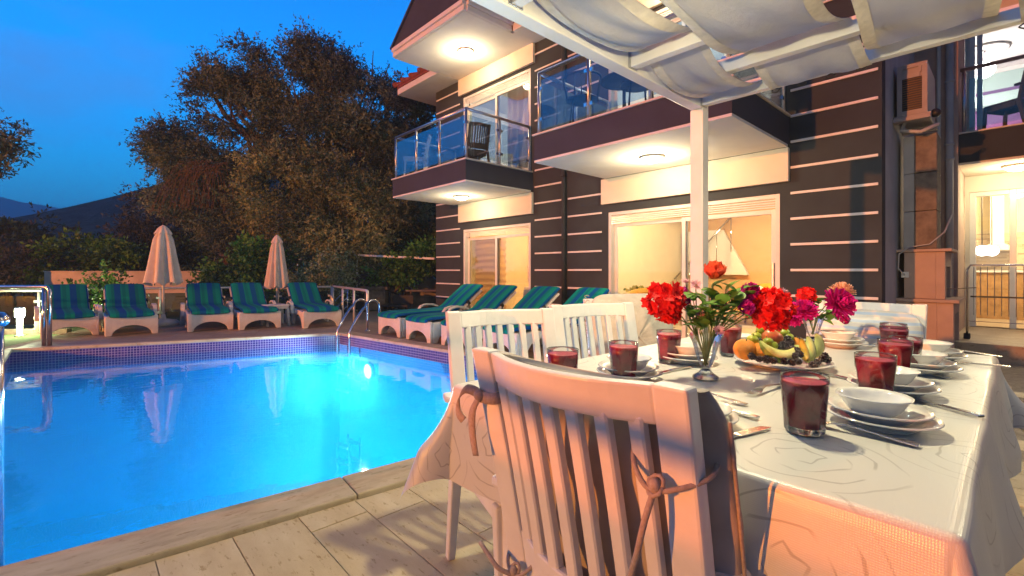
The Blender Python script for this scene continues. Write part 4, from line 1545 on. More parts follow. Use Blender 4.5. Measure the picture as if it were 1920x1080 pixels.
def cloth_pos(a, b):
    """a,b: flat cloth coordinates in table frame"""
    over = 0.255
    ox = TX0 - a if a < TX0 else (a - TX1 if a > TX1 else 0.0)
    oy = TY0 - b if b < TY0 else (b - TY1 if b > TY1 else 0.0)
    sx = -1 if a < TX0 else 1
    sy = -1 if b < TY0 else 1
    cx, cy = min(max(a, TX0), TX1), min(max(b, TY0), TY1)
    R = 0.012
    def roll(o):
        """rounded edge: returns outward, down"""
        q = R * math.pi / 2
        if o < q:
            an = o / R
            return R * math.sin(an), R * (1 - math.cos(an))
        return R, R + (o - q)
    if ox == 0 and oy == 0:
        return Vector((a, b, TZ))
    if ox > 0 and oy == 0:
        h, d = roll(ox)
        w = min(1, ox / 0.2)
        h += 0.035 * w + 0.012 * w * math.sin(b * 11 + 1.0) + 0.008 * w * math.sin(b * 23)
        return Vector((cx + sx * h, b, TZ - d))
    if oy > 0 and ox == 0:
        h, d = roll(oy)
        w = min(1, oy / 0.2)
        h += 0.022 * w + 0.012 * w * math.sin(a * 12 + 2.0) + 0.006 * w * math.sin(a * 27)
        return Vector((a, cy + sy * h, TZ - d))
    r = math.hypot(ox, oy)
    th_ = math.atan2(oy, ox)
    f = th_ / (math.pi / 2)
    h, d = roll(r)
    w = min(1, r / 0.2)
    # the corner folds out into a cone
    bulge = math.sin(f * math.pi)
    h2 = h + w * (0.035 * (1 - f) + 0.022 * f) + 0.34 * r * bulge ** 1.5 * w
    return Vector((cx + sx * h2 * math.cos(th_), cy + sy * h2 * math.sin(th_), TZ - d * (1 - 0.10 * bulge * w)))

OV = 0.255
def steps(lo, hi, n):
    out = []
    for k in range(15):
        out.append(lo - OV + OV * k / 15)
    q = [lo + 0.0, lo + 0.006]
    for k in range(1, n):
        q.append(lo + (hi - lo) * k / n)
    q += [hi - 0.006, hi]
    out += q
    for o in (0.004, 0.008, 0.012, 0.017):
        out.append(hi + o)
        out.append(lo - o)
    for k in range(2, 16):
        out.append(hi + OV * k / 15)
    return sorted(set(round(v, 5) for v in out))
ax, ay = steps(TX0, TX1, 20), steps(TY0, TY1, 34)
vs, fs, uvs = [], [], []
for i, a in enumerate(ax):
    for j, b in enumerate(ay):
        p = cloth_pos(a, b)
        if TX0 <= a <= TX1 and TY0 <= b <= TY1:
            p.z += 0.0012 * math.sin(a * 17 + b * 5) * math.sin(b * 9)
        vs.append(tuple(p))
        uvs.append((a, b))
ny = len(ay)
for i in range(len(ax) - 1):
    for j in range(ny - 1):
        k = i * ny + j
        fs.append((k, k + ny, k + ny + 1, k + 1))
me = bpy.data.meshes.new('tablecloth')
me.from_pydata(vs, [], fs)
ul = me.uv_layers.new(name='cloth')
li = np.zeros(len(me.loops), dtype=np.int32)
me.loops.foreach_get('vertex_index', li)
ul.data.foreach_set('uv', np.array(uvs, dtype=np.float32)[li].ravel())
me.materials.append(M['table_linen'])
for p in me.polygons:
    p.use_smooth = True
tc_o = bpy.data.objects.new('tablecloth', me)
COL.objects.link(tc_o)
tc_o.location = T0
tc_o.rotation_euler = (0, 0, ROT)
tag(tc_o, 'pale shiny tablecloth with rose outlines draped over the dining table', 'tablecloth')

# ================================================================== chairs
def make_chair(label, m, W=0.43, H=0.90, group=None, slats=7):
    th = thing('slatted_chair', label, 'chair', (0, 0, 0), 0, group)
    sw = W / 2
    def by(z):          # recline profile
        f = max(0, (z - 0.40)) / (H - 0.40)
        return 0.015 - 0.085 * f - 0.02 * f * f
    def cv(x):          # concave back
        return -0.045 * (1 - min(1.0, (x / (sw - 0.05)) ** 2))
    # seat
    def seatprof():
        return [(-sw + 0.0, 0.02), (-sw * 0.96, 0.40), (-sw * 0.75, 0.435), (sw * 0.75, 0.435), (sw * 0.96, 0.40), (sw, 0.02)]
    obj('seat', MB().prism(seatprof(), 'z', 0.405, 0.432), m, th, bevel=0.008)
    obj('apron', MB().box(-sw + 0.05, sw - 0.05, 0.385, 0.403, 0.34, 0.404).box(-sw + 0.015, -sw + 0.035, 0.05, 0.37, 0.34, 0.404).box(sw - 0.035, sw - 0.015, 0.05, 0.37, 0.34, 0.404), m, th, bevel=0.004)
    for s in (-1, 1):
        zs = [0.0, 0.15, 0.30, 0.42]
        pts = [(s * (sw - 0.005), -0.07 + 0.085 * z / 0.42, z) for z in zs]
        ws = [(0.015 + 0.006 * k / 3, 0, 0) for k in range(4)]
        obj('leg', MB().board(pts, ws, [(0, 0.018 + 0.006 * k / 3, 0) for k in range(4)]), m, th, bevel=0.006)
        pts = [(s * (sw - 0.02), 0.405 - 0.02 * z / 0.40, z) for z in (0.0, 0.2, 0.404)]
        obj('leg', MB().board(pts, [(0.014, 0, 0), (0.017, 0, 0), (0.020, 0, 0)], [(0, 0.014, 0), (0, 0.017, 0), (0, 0.02, 0)]), m, th, bevel=0.006)
        zs = [0.36 + (H - 0.36) * k / 7 for k in range(8)]
        pts = [(s * (sw - 0.026 + 0.012 * max(0, (z - 0.4))), by(z), z) for z in zs]
        obj('stile', MB().board(pts, (0.026, 0, 0), [(0, 0.016, 0)] * 8), m, th, bevel=0.005)
    for s in (-1, 1):      # short flat arm with a rounded tip
        arm = [(s * (sw - 0.030), -0.03), (s * (sw + 0.035), -0.03), (s * (sw + 0.040), 0.02), (s * (sw + 0.028), 0.047), (s * (sw - 0.010), 0.050), (s * (sw - 0.030), 0.03)]
        if s < 0:
            arm.reverse()
        obj('armrest', MB().prism(arm, 'z', 0.595, 0.620), m, th, bevel=0.008)
    n = 12
    xs = [-sw + 0.046 + (2 * sw - 0.092) * k / n for k in range(n + 1)]
    def rail(nm, za, zb, sagz=0.0):
        zc, hh = (za + zb) / 2, (zb - za) / 2
        pts = [(x, by(zc) + cv(x), zc + sagz * (1 - (x / sw) ** 2)) for x in xs]
        tilt = (by(zb) - by(za)) / 2
        obj(nm, MB().board(pts, (0, 0.011, 0), (0, tilt, hh)), m, th, bevel=0.005)
    rail('top_rail', H - 0.062, H - 0.003)
    rail('bottom_rail', 0.433, 0.535)
    for k in range(slats):
        x = -sw + 0.052 + (2 * sw - 0.104) * (k + 0.5) / slats
        pts = [(x, by(z) + cv(x) + 0.0, z) for z in (0.525, 0.60, 0.68, 0.76, H - 0.052)]
        obj('slat', MB().board(pts, (0.0122, 0, 0), (0, 0.0095, 0)), m, th, bevel=0.003, segs=1)
    return th

ch1 = make_chair('white slatted chair at the near table end with a grey cushion tied on', M['plastic_white'], group='white slatted dining chairs')
c0 = tw(-0.450, -0.085, 0)
ch1.location = c0
ch1.rotation_euler = (0, 0, ROT)

def chair_from_back(cx, cy, ang, label):
    """back centre (world), ang = direction of the back (left to right seen from the camera)"""
    o = dup(ch1, (cx, cy, 0), ang, label, 'white slatted dining chairs')
    return o
# a chair's own +y is the way it faces; these sit on the far side and face the table
A1 = math.atan2(0.39, 0.91) + math.pi
ch2 = chair_from_back(-0.005, 1.72, A1, 'white slatted chair beside the pool edge, nearest on the far table side')
ch3 = chair_from_back(0.405, 2.06, A1, 'white slatted chair in the middle of the far table side')
p4 = tw(-1.33, 1.38, 0)
ch4 = chair_from_back(p4.x, p4.y, A1 - 0.15, 'white slatted chair with the fringed grey pillow against its back')
p5 = tw(-0.43, 1.93, 0)
ch5 = chair_from_back(p5.x, p5.y, ROT + math.pi, 'white chair with the shiny rippled cushion at the far table end')

# grey cushion tied to the near chair
t = NT('grey_linen')
tc = t.new('ShaderNodeTexCoord')
wv = t.new('ShaderNodeTexWave', Scale=60.0, Distortion=2.0)
wv.bands_direction = 'Z'
t.link(tc.outputs['Object'], wv.inputs['Vector'])
nz = t.new('ShaderNodeTexNoise', Scale=14.0, Detail=5.0)
t.link(tc.outputs['Object'], nz.inputs['Vector'])
c = t.ramp(nz.outputs['Fac'], [(0.3, (0.38, 0.325, 0.27)), (0.7, (0.50, 0.44, 0.37))])
t.link(c, t.b.inputs['Base Color'])
t.b.inputs['Roughness'].default_value = 0.95
t.bump(nz.outputs['Fac'], 0.4, 0.004)
M['grey_linen'] = t.m
M['cord'] = mat('cord', (0.40, 0.33, 0.28), 0.95, var=0.12, scale=160, bump=0.25, bscale=400)

cu = thing('chair_cushion', 'grey padded cushion tied to the back of the near chair', 'cushion', c0, ROT)
def pad(u, v):
    # closed loop around the pad cross-section: u round the section, v up the back
    z = 0.44 + 0.445 * v
    f = (z - 0.40) / 0.50
    yb = 0.015 - 0.085 * f - 0.02 * f * f
    a = 2 * math.pi * u
    e = 0.50
    cxs = math.copysign(abs(math.cos(a)) ** e, math.cos(a))
    cys = math.copysign(abs(math.sin(a)) ** 0.75, math.sin(a))
    thick = 0.034 * (math.sin(math.pi * min(max(v, 0.02), 0.98)) ** 0.35) * (1 + 0.14 * math.sin(v * 19 + 1))
    x = 0.240 * cxs * (1 + 0.010 * math.sin(v * 25)) * (1 - 0.10 * max(0.0, (v - 0.86) / 0.14) ** 2.2)
    y = yb + 0.056 - 0.040 * max(0, 1 - (x / 0.215) ** 2) + thick * cys
    return (x, y, z)
obj('pad', MB().grid(pad, 48, 30), M['grey_linen'], cu, smooth=True)
def cap(u, v):
    a = 2 * math.pi * u
    p1 = Vector(pad(u, 1.0))
    c_ = Vector((p1.x * v, 0, 0))
    q = Vector(pad(0.25, 1.0)) * 0.5 + Vector(pad(0.75, 1.0)) * 0.5
    r = Vector((p1.x, q.y + (p1.y - q.y) * 1.0, p1.z))
    m_ = Vector((p1.x, q.y - 0.0, p1.z + 0.006 * (1 - v)))
    return m_ + (r - m_) * v
obj('pad_top', MB().grid(cap, 48, 3), M['grey_linen'], cu, smooth=True)
for s in (-1, 1):
    pp = [(s * 0.243, 0.015 - 0.085 * f - 0.02 * f * f + 0.048, 0.44 + 0.445 * k / 12) for k, f in [(k, (0.04 + 0.445 * k / 12) / 0.50) for k in range(12)]]
    obj('piping', MB().tube(pp, 0.0028, 6), M['cord'], cu, smooth=True)
# cords: round the stile, knotted on the back of the chair
def cord(side, z, tails):
    x = side * 0.185
    y0 = 0.015 - 0.085 * ((z - 0.4) / 0.5) - 0.02 * ((z - 0.4) / 0.5) ** 2
    loop = [(side * 0.222, y0 + 0.045, z + 0.012), (side * 0.226, y0 + 0.01, z), (side * 0.20, y0 - 0.028, z - 0.012), (side * 0.165, y0 - 0.04, z - 0.020), (side * 0.135, y0 - 0.030, z + 0.005), (side * 0.125, y0 - 0.005, z + 0.03), (side * 0.128, y0 + 0.03, z + 0.035)]
    obj('cord', MB().tube(smooth_path(loop), 0.0038, 8), M['cord'], cu, smooth=True)
    kn = MB().ball((side * 0.172, y0 - 0.038, z - 0.014), 0.0085, 14, 10, sz=1.3)
    for k in range(1):
        pts = [(side * 0.172 + 0.011 * math.cos(a + k) , y0 - 0.036 + 0.009 * math.sin(a + k), z - 0.014 + 0.011 * math.sin(a * 1.0 + k * 1.7)) for a in [i * 0.7 for i in range(10)]]
        kn.tube(pts, 0.0034, 6)
    obj('knot', kn, M['cord'], cu, smooth=True)
    for tl in tails:
        obj('cord_end', MB().tube(smooth_path([(side * 0.172, y0 - 0.04, z - 0.02)] + [(side * 0.172 + a, y0 - 0.04 + b, z - 0.02 + c_) for a, b, c_ in tl]), 0.0046, 8), M['cord'], cu, smooth=True)
cord(1, 0.775, [[(-0.008, -0.010, -0.04), (-0.020, -0.010, -0.09), (-0.034, -0.008, -0.135)]])
# flat ribbon tie on the other stile: a wrap, one loop and one hanging end
zt = 0.815
yt = 0.015 - 0.085 * ((zt - 0.4) / 0.5) - 0.02 * ((zt - 0.4) / 0.5) ** 2
wrap = [(-0.160, yt + 0.02, zt), (-0.158, yt - 0.020, zt - 0.004), (-0.185, yt - 0.026, zt - 0.008), (-0.222, yt - 0.014, zt - 0.010), (-0.226, yt + 0.03, zt)]
obj('ribbon', MB().board(smooth_path(wrap), (0, 0, 0.011), (0, 0.0012, 0)), M['cord'], cu, smooth=True)
loop = [(-0.205, yt - 0.026, zt - 0.004), (-0.235, yt - 0.034, zt + 0.002), (-0.262, yt - 0.034, zt - 0.022), (-0.268, yt - 0.030, zt - 0.052), (-0.254, yt - 0.028, zt - 0.066)]
obj('ribbon', MB().board(smooth_path(loop), [(0.002 + 0.006 * k / 20, 0.0, 0.0105 - 0.0035 * k / 20) for k in range(21)], (0, 0.0012, 0)), M['cord'], cu, smooth=True)
tail = [(-0.205, yt - 0.026, zt - 0.008), (-0.222, yt - 0.030, zt - 0.04), (-0.228, yt - 0.026, zt - 0.085), (-0.222, yt - 0.022, zt - 0.13)]
obj('ribbon', MB().board(smooth_path(tail), [(0.010 - 0.002 * abs(k - 7) / 8, 0.0, 0.002) for k in range(16)], (0, 0.0012, 0)), M['cord'], cu, smooth=True)
obj('knot', MB().ball((-0.205, yt - 0.027, zt - 0.006), 0.011, 12, 8), M['cord'], cu, smooth=True)
# (lower tie)
cord(-1, 0.47, [[(-0.02, -0.02, 0.012), (-0.05, -0.02, 0.024), (-0.09, -0.01, 0.03)]])

# fringed pillow on the fourth chair
def pillow(name, label, loc, rz, w, h, d, m, tilt=-0.18, fringe=True):
    th = thing(name, label, 'pillow', loc, rz)
    def surf(u, v):
        a = 2 * math.pi * u
        b = math.pi * (v - 0.5)
        cxs = math.copysign(abs(math.cos(a)) ** 0.35, math.cos(a)) * (math.cos(b) ** 0.35)
        czs = math.copysign(abs(math.sin(a)) ** 0.35, math.sin(a)) * (math.cos(b) ** 0.35)
        y = d * math.copysign(abs(math.sin(b)) ** 0.8, math.sin(b)) * (1 + 0.05 * math.sin(a * 5))
        z = h / 2 + czs * h / 2
        return (cxs * w / 2, y + tilt * (z - 0) + 0.006 * math.sin(cxs * 9 + z * 14), z)
    obj('pad', MB().grid(surf, 48, 14), m, th, smooth=True)
    if fringe:
        for s in (-1, 1):
            f = MB()
            for k in range(34):
                z = 0.01 + (h - 0.02) * k / 33
                x = s * w / 2
                f.tube([(x, tilt * z, z), (x + s * 0.012, tilt * z + random.uniform(-.006, .006), z + random.uniform(-.006, .006)), (x + s * random.uniform(0.018, 0.032), tilt * z + random.uniform(-.012, .012), z + random.uniform(-.014, .010))], 0.0022, 4)
            fo = obj('fringe', f, M['cord'], th)
            tag(fo, kind='stuff')
    return th
dirf = Vector((math.sin(-(A1 - 0.15)) * 1, 0, 0))
fy = Vector((-math.sin(A1 - 0.15), math.cos(A1 - 0.15), 0))
pillow('pillow', 'pale grey pillow with fringed edges leaning on a chair back', p4 + fy * 0.075 + Vector((0, 0, 0.50)), A1 - 0.15, 0.46, 0.43, 0.055, mat('pale_linen', (0.55, 0.52, 0.45), 0.95, var=0.10, scale=18, bump=0.35, bscale=90, col2=(0.44, 0.42, 0.36)))
# shiny rippled seat cover on the far chair
t = NT('rippled_satin')
tc = t.new('ShaderNodeTexCoord')
wv = t.new('ShaderNodeTexWave', Scale=9.0, Distortion=1.2)
wv.wave_type = 'RINGS'
wv.inputs['Detail'].default_value = 1.0
mp = t.new('ShaderNodeMapping')
mp.inputs['Location'].default_value = (0.15, 0, 0.05)
t.link(tc.outputs['Object'], mp.inputs[0])
t.link(mp.outputs[0], wv.inputs['Vector'])
c = t.ramp(wv.outputs['Fac'], [(0.2, (0.62, 0.60, 0.57)), (0.55, (0.70, 0.67, 0.60)), (0.85, (0.45, 0.56, 0.72))])
t.link(c, t.b.inputs['Base Color'])
t.b.inputs['Roughness'].default_value = 0.4
M['satin'] = t.m
fy5 = -EX
pillow('chair_cushion', 'wide satin cushion with pale blue ripples on the far end chair', p5 + fy5 * 0.07 + Vector((0, 0, 0.47)), ROT + math.pi, 0.44, 0.40, 0.05, M['satin'], fringe=False)
# seat pads on the two middle chairs are hidden; the nearest shows a white pad edge
# ================================================================== glasses, plates, cutlery
TT = TZ + 0.0018
t = NT('tumbler_glass')
t.n.remove(t.b)
tr = t.new('ShaderNodeBsdfTransparent')
tr.inputs['Color'].default_value = (0.94, 0.96, 0.95, 1)
gl = t.new('ShaderNodeBsdfGlossy')
gl.inputs['Roughness'].default_value = 0.03
lw = t.new('ShaderNodeLayerWeight')
lw.inputs['Blend'].default_value = 0.35
mr = t.new('ShaderNodeMapRange')
mr.inputs['To Min'].default_value = 0.05
mr.inputs['To Max'].default_value = 0.8
t.link(lw.outputs['Fresnel'], mr.inputs['Value'])
mx = t.new('ShaderNodeMixShader')
t.link(mr.outputs[0], mx.inputs[0])
t.link(tr.outputs[0], mx.inputs[1])
t.link(gl.outputs[0], mx.inputs[2])
t.link(mx.outputs[0], t.out.inputs['Surface'])
M['tumbler'] = t.m
t = NT('thick_glass')
t.b.inputs['Base Color'].default_value = (0.97, 0.98, 0.97, 1)
t.b.inputs['Roughness'].default_value = 0.03
t.b.inputs['Transmission Weight'].default_value = 1.0
t.b.inputs['IOR'].default_value = 1.45
M['thick_glass'] = t.m
M['juice'] = mat('juice', (0.30, 0.010, 0.030), 0.25, var=0.25, scale=30, spec=0.3, coat=0.1)
M['juice_foam'] = mat('juice_foam', (0.36, 0.05, 0.07), 0.5, var=0.35, scale=90, col2=(0.22, 0.02, 0.04))
M['porcelain'] = mat('porcelain', (0.80, 0.79, 0.74), 0.14, var=0.02, scale=8, spec=0.6, coat=0.4)

def make_glass(label, group):
    th = thing('juice_glass', label, 'glass', (0, 0, 0), 0, group)
    n = 8
    def facet(a, z):       # panelled lower two thirds, round rim
        k = 2 * math.pi / n
        q = (a % k) - k / 2
        fc = math.cos(k / 2) / math.cos(q)
        w = 1.0 if z < 0.062 else max(0.0, 1 - (z - 0.062) / 0.016)
        return 1 - w * (1 - fc) * 1.0
    prof = [(0.030, 0.0), (0.0335, 0.003), (0.034, 0.012), (0.0350, 0.030), (0.0365, 0.050), (0.0378, 0.064), (0.0388, 0.078), (0.0398, 0.095), (0.0402, 0.107)]
    mb = MB().lathe(prof[:-1] + [prof[-1], (0.0388, 0.1072)], 64, wob=lambda a, i: facet(a, prof[min(i, 8)][1]))
    mb.f = [f for f in mb.f if len(f) == 4]
    obj('tumbler', mb, M['tumbler'], th, smooth=True)
    obj('rim', MB().tube([(0.0396 * math.cos(a), 0.0396 * math.sin(a), 0.1068) for a in [i * math.pi / 18 for i in range(37)]], 0.0009, 6), M['tumbler'], th, smooth=True)
    # thick bottom
    bt = MB().lathe([(0.001, 0.0005), (0.0325, 0.0012), (0.0332, 0.0105), (0.001, 0.0115)], 64, wob=lambda a, i: facet(a, 0.01))
    obj('thick_base', bt, M['thick_glass'], th, smooth=True)
    inn = [(0.001, 0.0125), (0.0318, 0.0125), (0.0335, 0.030), (0.0350, 0.050), (0.0363, 0.064), (0.0375, 0.078), (0.0385, 0.0945)]
    obj('juice', MB().lathe(inn, 64, wob=lambda a, i: facet(a, inn[i][1])).lathe([(0.0383, 0.0948), (0.001, 0.0945)], 48), M['juice'], th, smooth=True)
    obj('juice_foam', MB().lathe([(0.0384, 0.0952), (0.033, 0.0958), (0.015, 0.0962), (0.001, 0.0960)], 40), M['juice_foam'], th, smooth=True)
    return th
GG = 'glasses of dark red juice'
gpos = [
    (pix(1508, 811, TZ), 'tall glass of dark red juice nearest on the tablecloth corner beside the fork'),
    (None, 'glass of red juice directly behind the nearest plate stack'),
    (None, 'third glass of red juice along the right table side'),
    (None, 'fourth glass of red juice, half hidden by the third glass'),
    (None, 'glass of red juice near the far table end, in front of the last one'),
    (None, 'farthest glass of red juice before the shiny cushion'),
    (None, 'glass of red juice peeking over the near chair back'),
    (None, 'glass of red juice standing before a bowl beyond the near chair'),
    (None, 'glass of red juice left of the tall flower vase'),
    (None, 'glass of red juice between flower vase and fruit platter'),
]
RIM = TZ + 0.106
rims = [None, (1641, 668), (1678, 641), (1698, 632), (1676, 615.5), (1675, 609), (1055, 655), (1169, 644), (1254, 620), (1368, 612)]
g0 = None
for (p, lab), r in zip(gpos, rims):
    if p is None:
        p = pix(r[0], r[1], RIM)
    rz = random.uniform(0, 0.7)
    if g0 is None:
        g0 = make_glass(lab, GG)
        g0.location = (p.x, p.y, TT)
        g0.rotation_euler = (0, 0, 0.2)
    else:
        c = dup(g0, (p.x, p.y, TT), rz, lab, GG)
        c.scale = (1, 1, random.uniform(0.97, 1.03))

def make_plate(name, label, R, h, group, scallop=0.0):
    th = thing(name, label, 'plate', (0, 0, 0), 0, group)
    pr = [(0.001, 0.002), (R * 0.58, 0.001), (R * 0.62, 0.003), (R * 0.74, h * 0.55), (R * 0.97, h), (R, h + 0.001), (R * 0.985, h + 0.004), (R * 0.74, h * 0.55 + 0.005), (R * 0.60, 0.0065), (0.001, 0.006)]
    o = obj('dish', MB().lathe(pr, 72, wob=lambda a, i: 1 + scallop * math.cos(a * 12) * (1 if 3 < i < 8 else 0)), M['porcelain'], th, smooth=True)
    obj('foot_ring', MB().lathe([(R * 0.54, 0.0), (R * 0.58, 0.0), (R * 0.57, 0.0015), (R * 0.55, 0.0015)], 48), M['porcelain'], th, smooth=True)
    return th
def make_bowl(label, R, h, group):
    th = thing('bowl', label, 'bowl', (0, 0, 0), 0, group)
    pr = [(0.001, 0.003), (R * 0.50, 0.001), (R * 0.56, 0.003), (R * 0.72, h * 0.35), (R * 0.86, h * 0.75), (R * 0.93, h * 0.93), (R, h), (R * 0.99, h + 0.003), (R * 0.90, h * 0.93), (R * 0.82, h * 0.75), (R * 0.66, h * 0.35), (R * 0.45, 0.008), (0.001, 0.007)]
    obj('dish', MB().lathe(pr, 72, wob=lambda a, i: 1 + 0.012 * math.cos(a * 12) * (1 if 5 < i < 9 else 0)), M['porcelain'], th, smooth=True)
    obj('foot_ring', MB().lathe([(R * 0.46, 0.0), (R * 0.50, 0.0), (R * 0.49, 0.002), (R * 0.47, 0.002)], 48), M['porcelain'], th, smooth=True)
    return th
def P3(Y, px):
    return Vector(((px - 960) / F_PX * Y, Y, 0))
SET = [
    (P3(0.915, 1652), 'nearest right plate stack behind the fork'),
    (P3(1.158, 1672), 'second right plate stack behind a juice glass'),
    (P3(1.394, 1727), 'third right plate stack'),
    (P3(1.60, 1747), 'farthest right plate stack'),
    (P3(1.32, 1180), 'plate stack just beyond the near chair'),
    (P3(1.55, 1290), 'plate stack behind the tall vase'),
    (P3(1.78, 1385), 'plate stack hidden behind the fruit platter'),
    (P3(1.87, 1575), 'plate stack by the far chair and second vase'),
    (P3(0.93, 1290), 'plate stack at the near end behind the chair cushion'),
]
pl0 = du0 = bo0 = None
for i, (p, where) in enumerate(SET):
    a = 'lower white dinner plate of the ' + where
    b = 'upper white soup plate of the ' + where
    c = 'white bowl on top of the ' + where
    if i == 8:
        a = 'white plate of the ' + where
    s = 1.0 if i != 7 else 0.92
    rz = random.uniform(0, 1)
    if pl0 is None:
        pl0 = make_plate('dinner_plate', a, 0.092, 0.019, 'white dinner plates')
        pl0.location = (p.x, p.y, TT)
        du0 = make_plate('soup_plate', b, 0.084, 0.020, 'white soup plates', 0.006)
        du0.location = (p.x - 0.004, p.y + 0.002, TT + 0.0125)
        bo0 = make_bowl(c, 0.062, 0.036, 'white bowls')
        bo0.location = (p.x - 0.012, p.y + 0.004, TT + 0.0205)
    else:
        dup(pl0, (p.x, p.y, TT), rz, a)
        dup(du0, (p.x - 0.003, p.y + 0.003, TT + 0.0125), rz, b)
        if i != 8:
            dup(bo0, (p.x - 0.006 * (i % 2), p.y + 0.004, TT + 0.0205), rz, c)

def make_fork(label):
    th = thing('fork', label, 'fork', (0, 0, 0), 0, 'forks on the tablecloth')
    def arch(x):
        return 0.003 + 0.010 * math.sin(min(1, max(0, x / 0.16)) * math.pi * 0.9) * (1 if x > 0 else 0)
    pts = [(-0.075, 0, 0.0035), (-0.05, 0, 0.005), (-0.01, 0, 0.009), (0.03, 0, 0.012), (0.055, 0, 0.010)]
    ws = [(0, 0.0095, 0), (0, 0.0085, 0), (0, 0.005, 0), (0, 0.0036, 0), (0, 0.0085, 0)]
    obj('handle', MB().board(pts, ws, [(0, 0, 0.0011)] * 5), M['steel_cutlery'], th, smooth=False, bevel=0.0008)
    obj('neck', MB().board([(0.054, 0, 0.010), (0.066, 0, 0.006), (0.075, 0, 0.004)], [(0, 0.0085, 0), (0, 0.012, 0), (0, 0.012, 0)], [(0, 0, 0.001)] * 3), M['steel_cutlery'], th, bevel=0.0006)
    for k in range(4):
        y = -0.0098 + 0.0065 * k
        obj('tine', MB().board([(0.0745, y, 0.004), (0.090, y, 0.0028), (0.110, y, 0.0055)], [(0, 0.0019, 0), (0, 0.0016, 0), (0, 0.0008, 0)], [(0, 0, 0.0009)] * 3), M['steel_cutlery'], th)
    return th
def make_knife(label):
    th = thing('knife', label, 'knife', (0, 0, 0), 0, 'knives on the tablecloth')
    obj('handle', MB().board([(-0.09, 0, 0.004), (-0.07, 0, 0.0045), (-0.03, 0, 0.004), (0.0, 0, 0.0035)], [(0, 0.0085, 0), (0, 0.008, 0), (0, 0.006, 0), (0, 0.0048, 0)], [(0, 0, 0.0028)] * 3 + [(0, 0, 0.0022)]), M['steel_cutlery'], th, bevel=0.0015)
    obj('blade', MB().board([(0.0, 0, 0.0035), (0.01, 0.001, 0.003), (0.06, 0.0015, 0.003), (0.085, 0.0, 0.003), (0.098, -0.004, 0.003)], [(0, 0.0045, 0), (0, 0.008, 0), (0, 0.0095, 0), (0, 0.0075, 0), (0, 0.001, 0)], [(0, 0, 0.0009)] * 5), M['steel_cutlery'], th)
    return th
def lay_between(o, pa, pb, z=TT):
    d = pb - pa
    c = (pa + pb) / 2
    o.location = (c.x, c.y, z)
    o.rotation_euler = (0, 0, math.atan2(d.y, d.x))
    return o
f0 = make_fork('fork beside the nearest juice glass')
lay_between(f0, pix(1712, 838, TZ), pix(1545, 801, TZ))
k0 = make_knife('knife lying behind the near chair cushion')
lay_between(k0, pix(1318, 838, TZ), pix(1436, 806, TZ))
def fork_at(a, b, lab):
    return lay_between(dup(f0, label=lab), pix(*a, TZ), pix(*b, TZ))
def knife_at(a, b, lab):
    return lay_between(dup(k0, label=lab), pix(*a, TZ), pix(*b, TZ))
fork_at((1484, 720), (1402, 744), 'fork left of the nearest juice glass')
knife_at((1370, 775), (1322, 762), 'knife at the rim of the near end plate')
fork_at((1362, 754), (1318, 744), 'fork under the rim of the near end plate')
knife_at((1775, 768), (1735, 757), 'knife right of the nearest plate stack')
knife_at((1640, 722), (1562, 706), 'knife between the first and second right plate stacks')
fork_at((1750, 706), (1706, 696), 'fork behind the second right juice glass')
knife_at((1848, 687), (1792, 681), 'knife right of the third right plate stack')
fork_at((1842, 668), (1802, 664), 'fork right of the farthest right plate stack')
knife_at((1285, 692), (1228, 703), 'knife beside the glass left of the tall vase')
fork_at((1630, 652), (1662, 646), 'fork right of the plate stack at the far chair')

# ================================================================== vases and flowers
def make_vase(label, p, H, R):
    th = thing('flower_vase', label, 'vase', (p.x, p.y, TT))
    pr = [(0.030, 0.0), (0.036, 0.002), (0.034, 0.008), (0.018, 0.018), (0.0125, 0.026), (0.0125, 0.032), (0.018, 0.042), (0.024, 0.055), (0.029, 0.075), (0.0355, 0.098), (0.043, 0.114), (0.0475, 0.122)]
    pr = [(r * R / 0.0475, z * H / 0.122) for r, z in pr]
    mb = MB().lathe(pr, 60, wob=lambda a, i: 1 + (0.020 * math.cos(a * 10) if 4 < i else 0.01 * math.cos(a * 10)))
    mb.f = [f for f in mb.f if len(f) == 4]
    obj('glass_body', mb, M['tumbler'], th, smooth=True)
    obj('foot', MB().lathe([(0.001, 0.0005), (0.032 * R / 0.0475, 0.002), (0.030 * R / 0.0475, 0.008), (0.014 * R / 0.0475, 0.018), (0.010 * R / 0.0475, 0.028), (0.001, 0.030)], 40, wob=lambda a, i: 1 + 0.05 * math.cos(a * 8)), M['thick_glass'], th, smooth=True)
    return th
V1 = pix(1323, 711, TZ)
V2 = pix(1524, 645, TZ)
make_vase('tall glass vase of red geraniums and wild flowers, nearer one', V1, 0.125, 0.047)
make_vase('smaller glass vase of magenta flowers, behind the fruit platter', V2, 0.112, 0.046)

M['petal_red'] = leaf_mat('petal_red', [(0.55, 0.006, 0.008), (0.80, 0.015, 0.012), (0.66, 0.010, 0.02)], 0.6)
M['petal_magenta'] = leaf_mat('petal_magenta', [(0.55, 0.008, 0.22), (0.72, 0.015, 0.33), (0.40, 0.005, 0.14)], 0.6)
M['petal_pink'] = leaf_mat('petal_pink', [(0.72, 0.36, 0.48), (0.80, 0.55, 0.62), (0.70, 0.62, 0.70)], 0.6)
M['petal_orange'] = leaf_mat('petal_orange', [(0.78, 0.12, 0.05), (0.85, 0.24, 0.10), (0.70, 0.08, 0.05)], 0.6)
M['petal_peach'] = leaf_mat('petal_peach', [(0.80, 0.40, 0.24), (0.82, 0.55, 0.40)], 0.6)
M['flower_green'] = leaf_mat('flower_green', [(0.07, 0.16, 0.025), (0.12, 0.26, 0.04), (0.18, 0.32, 0.07)], 0.5)
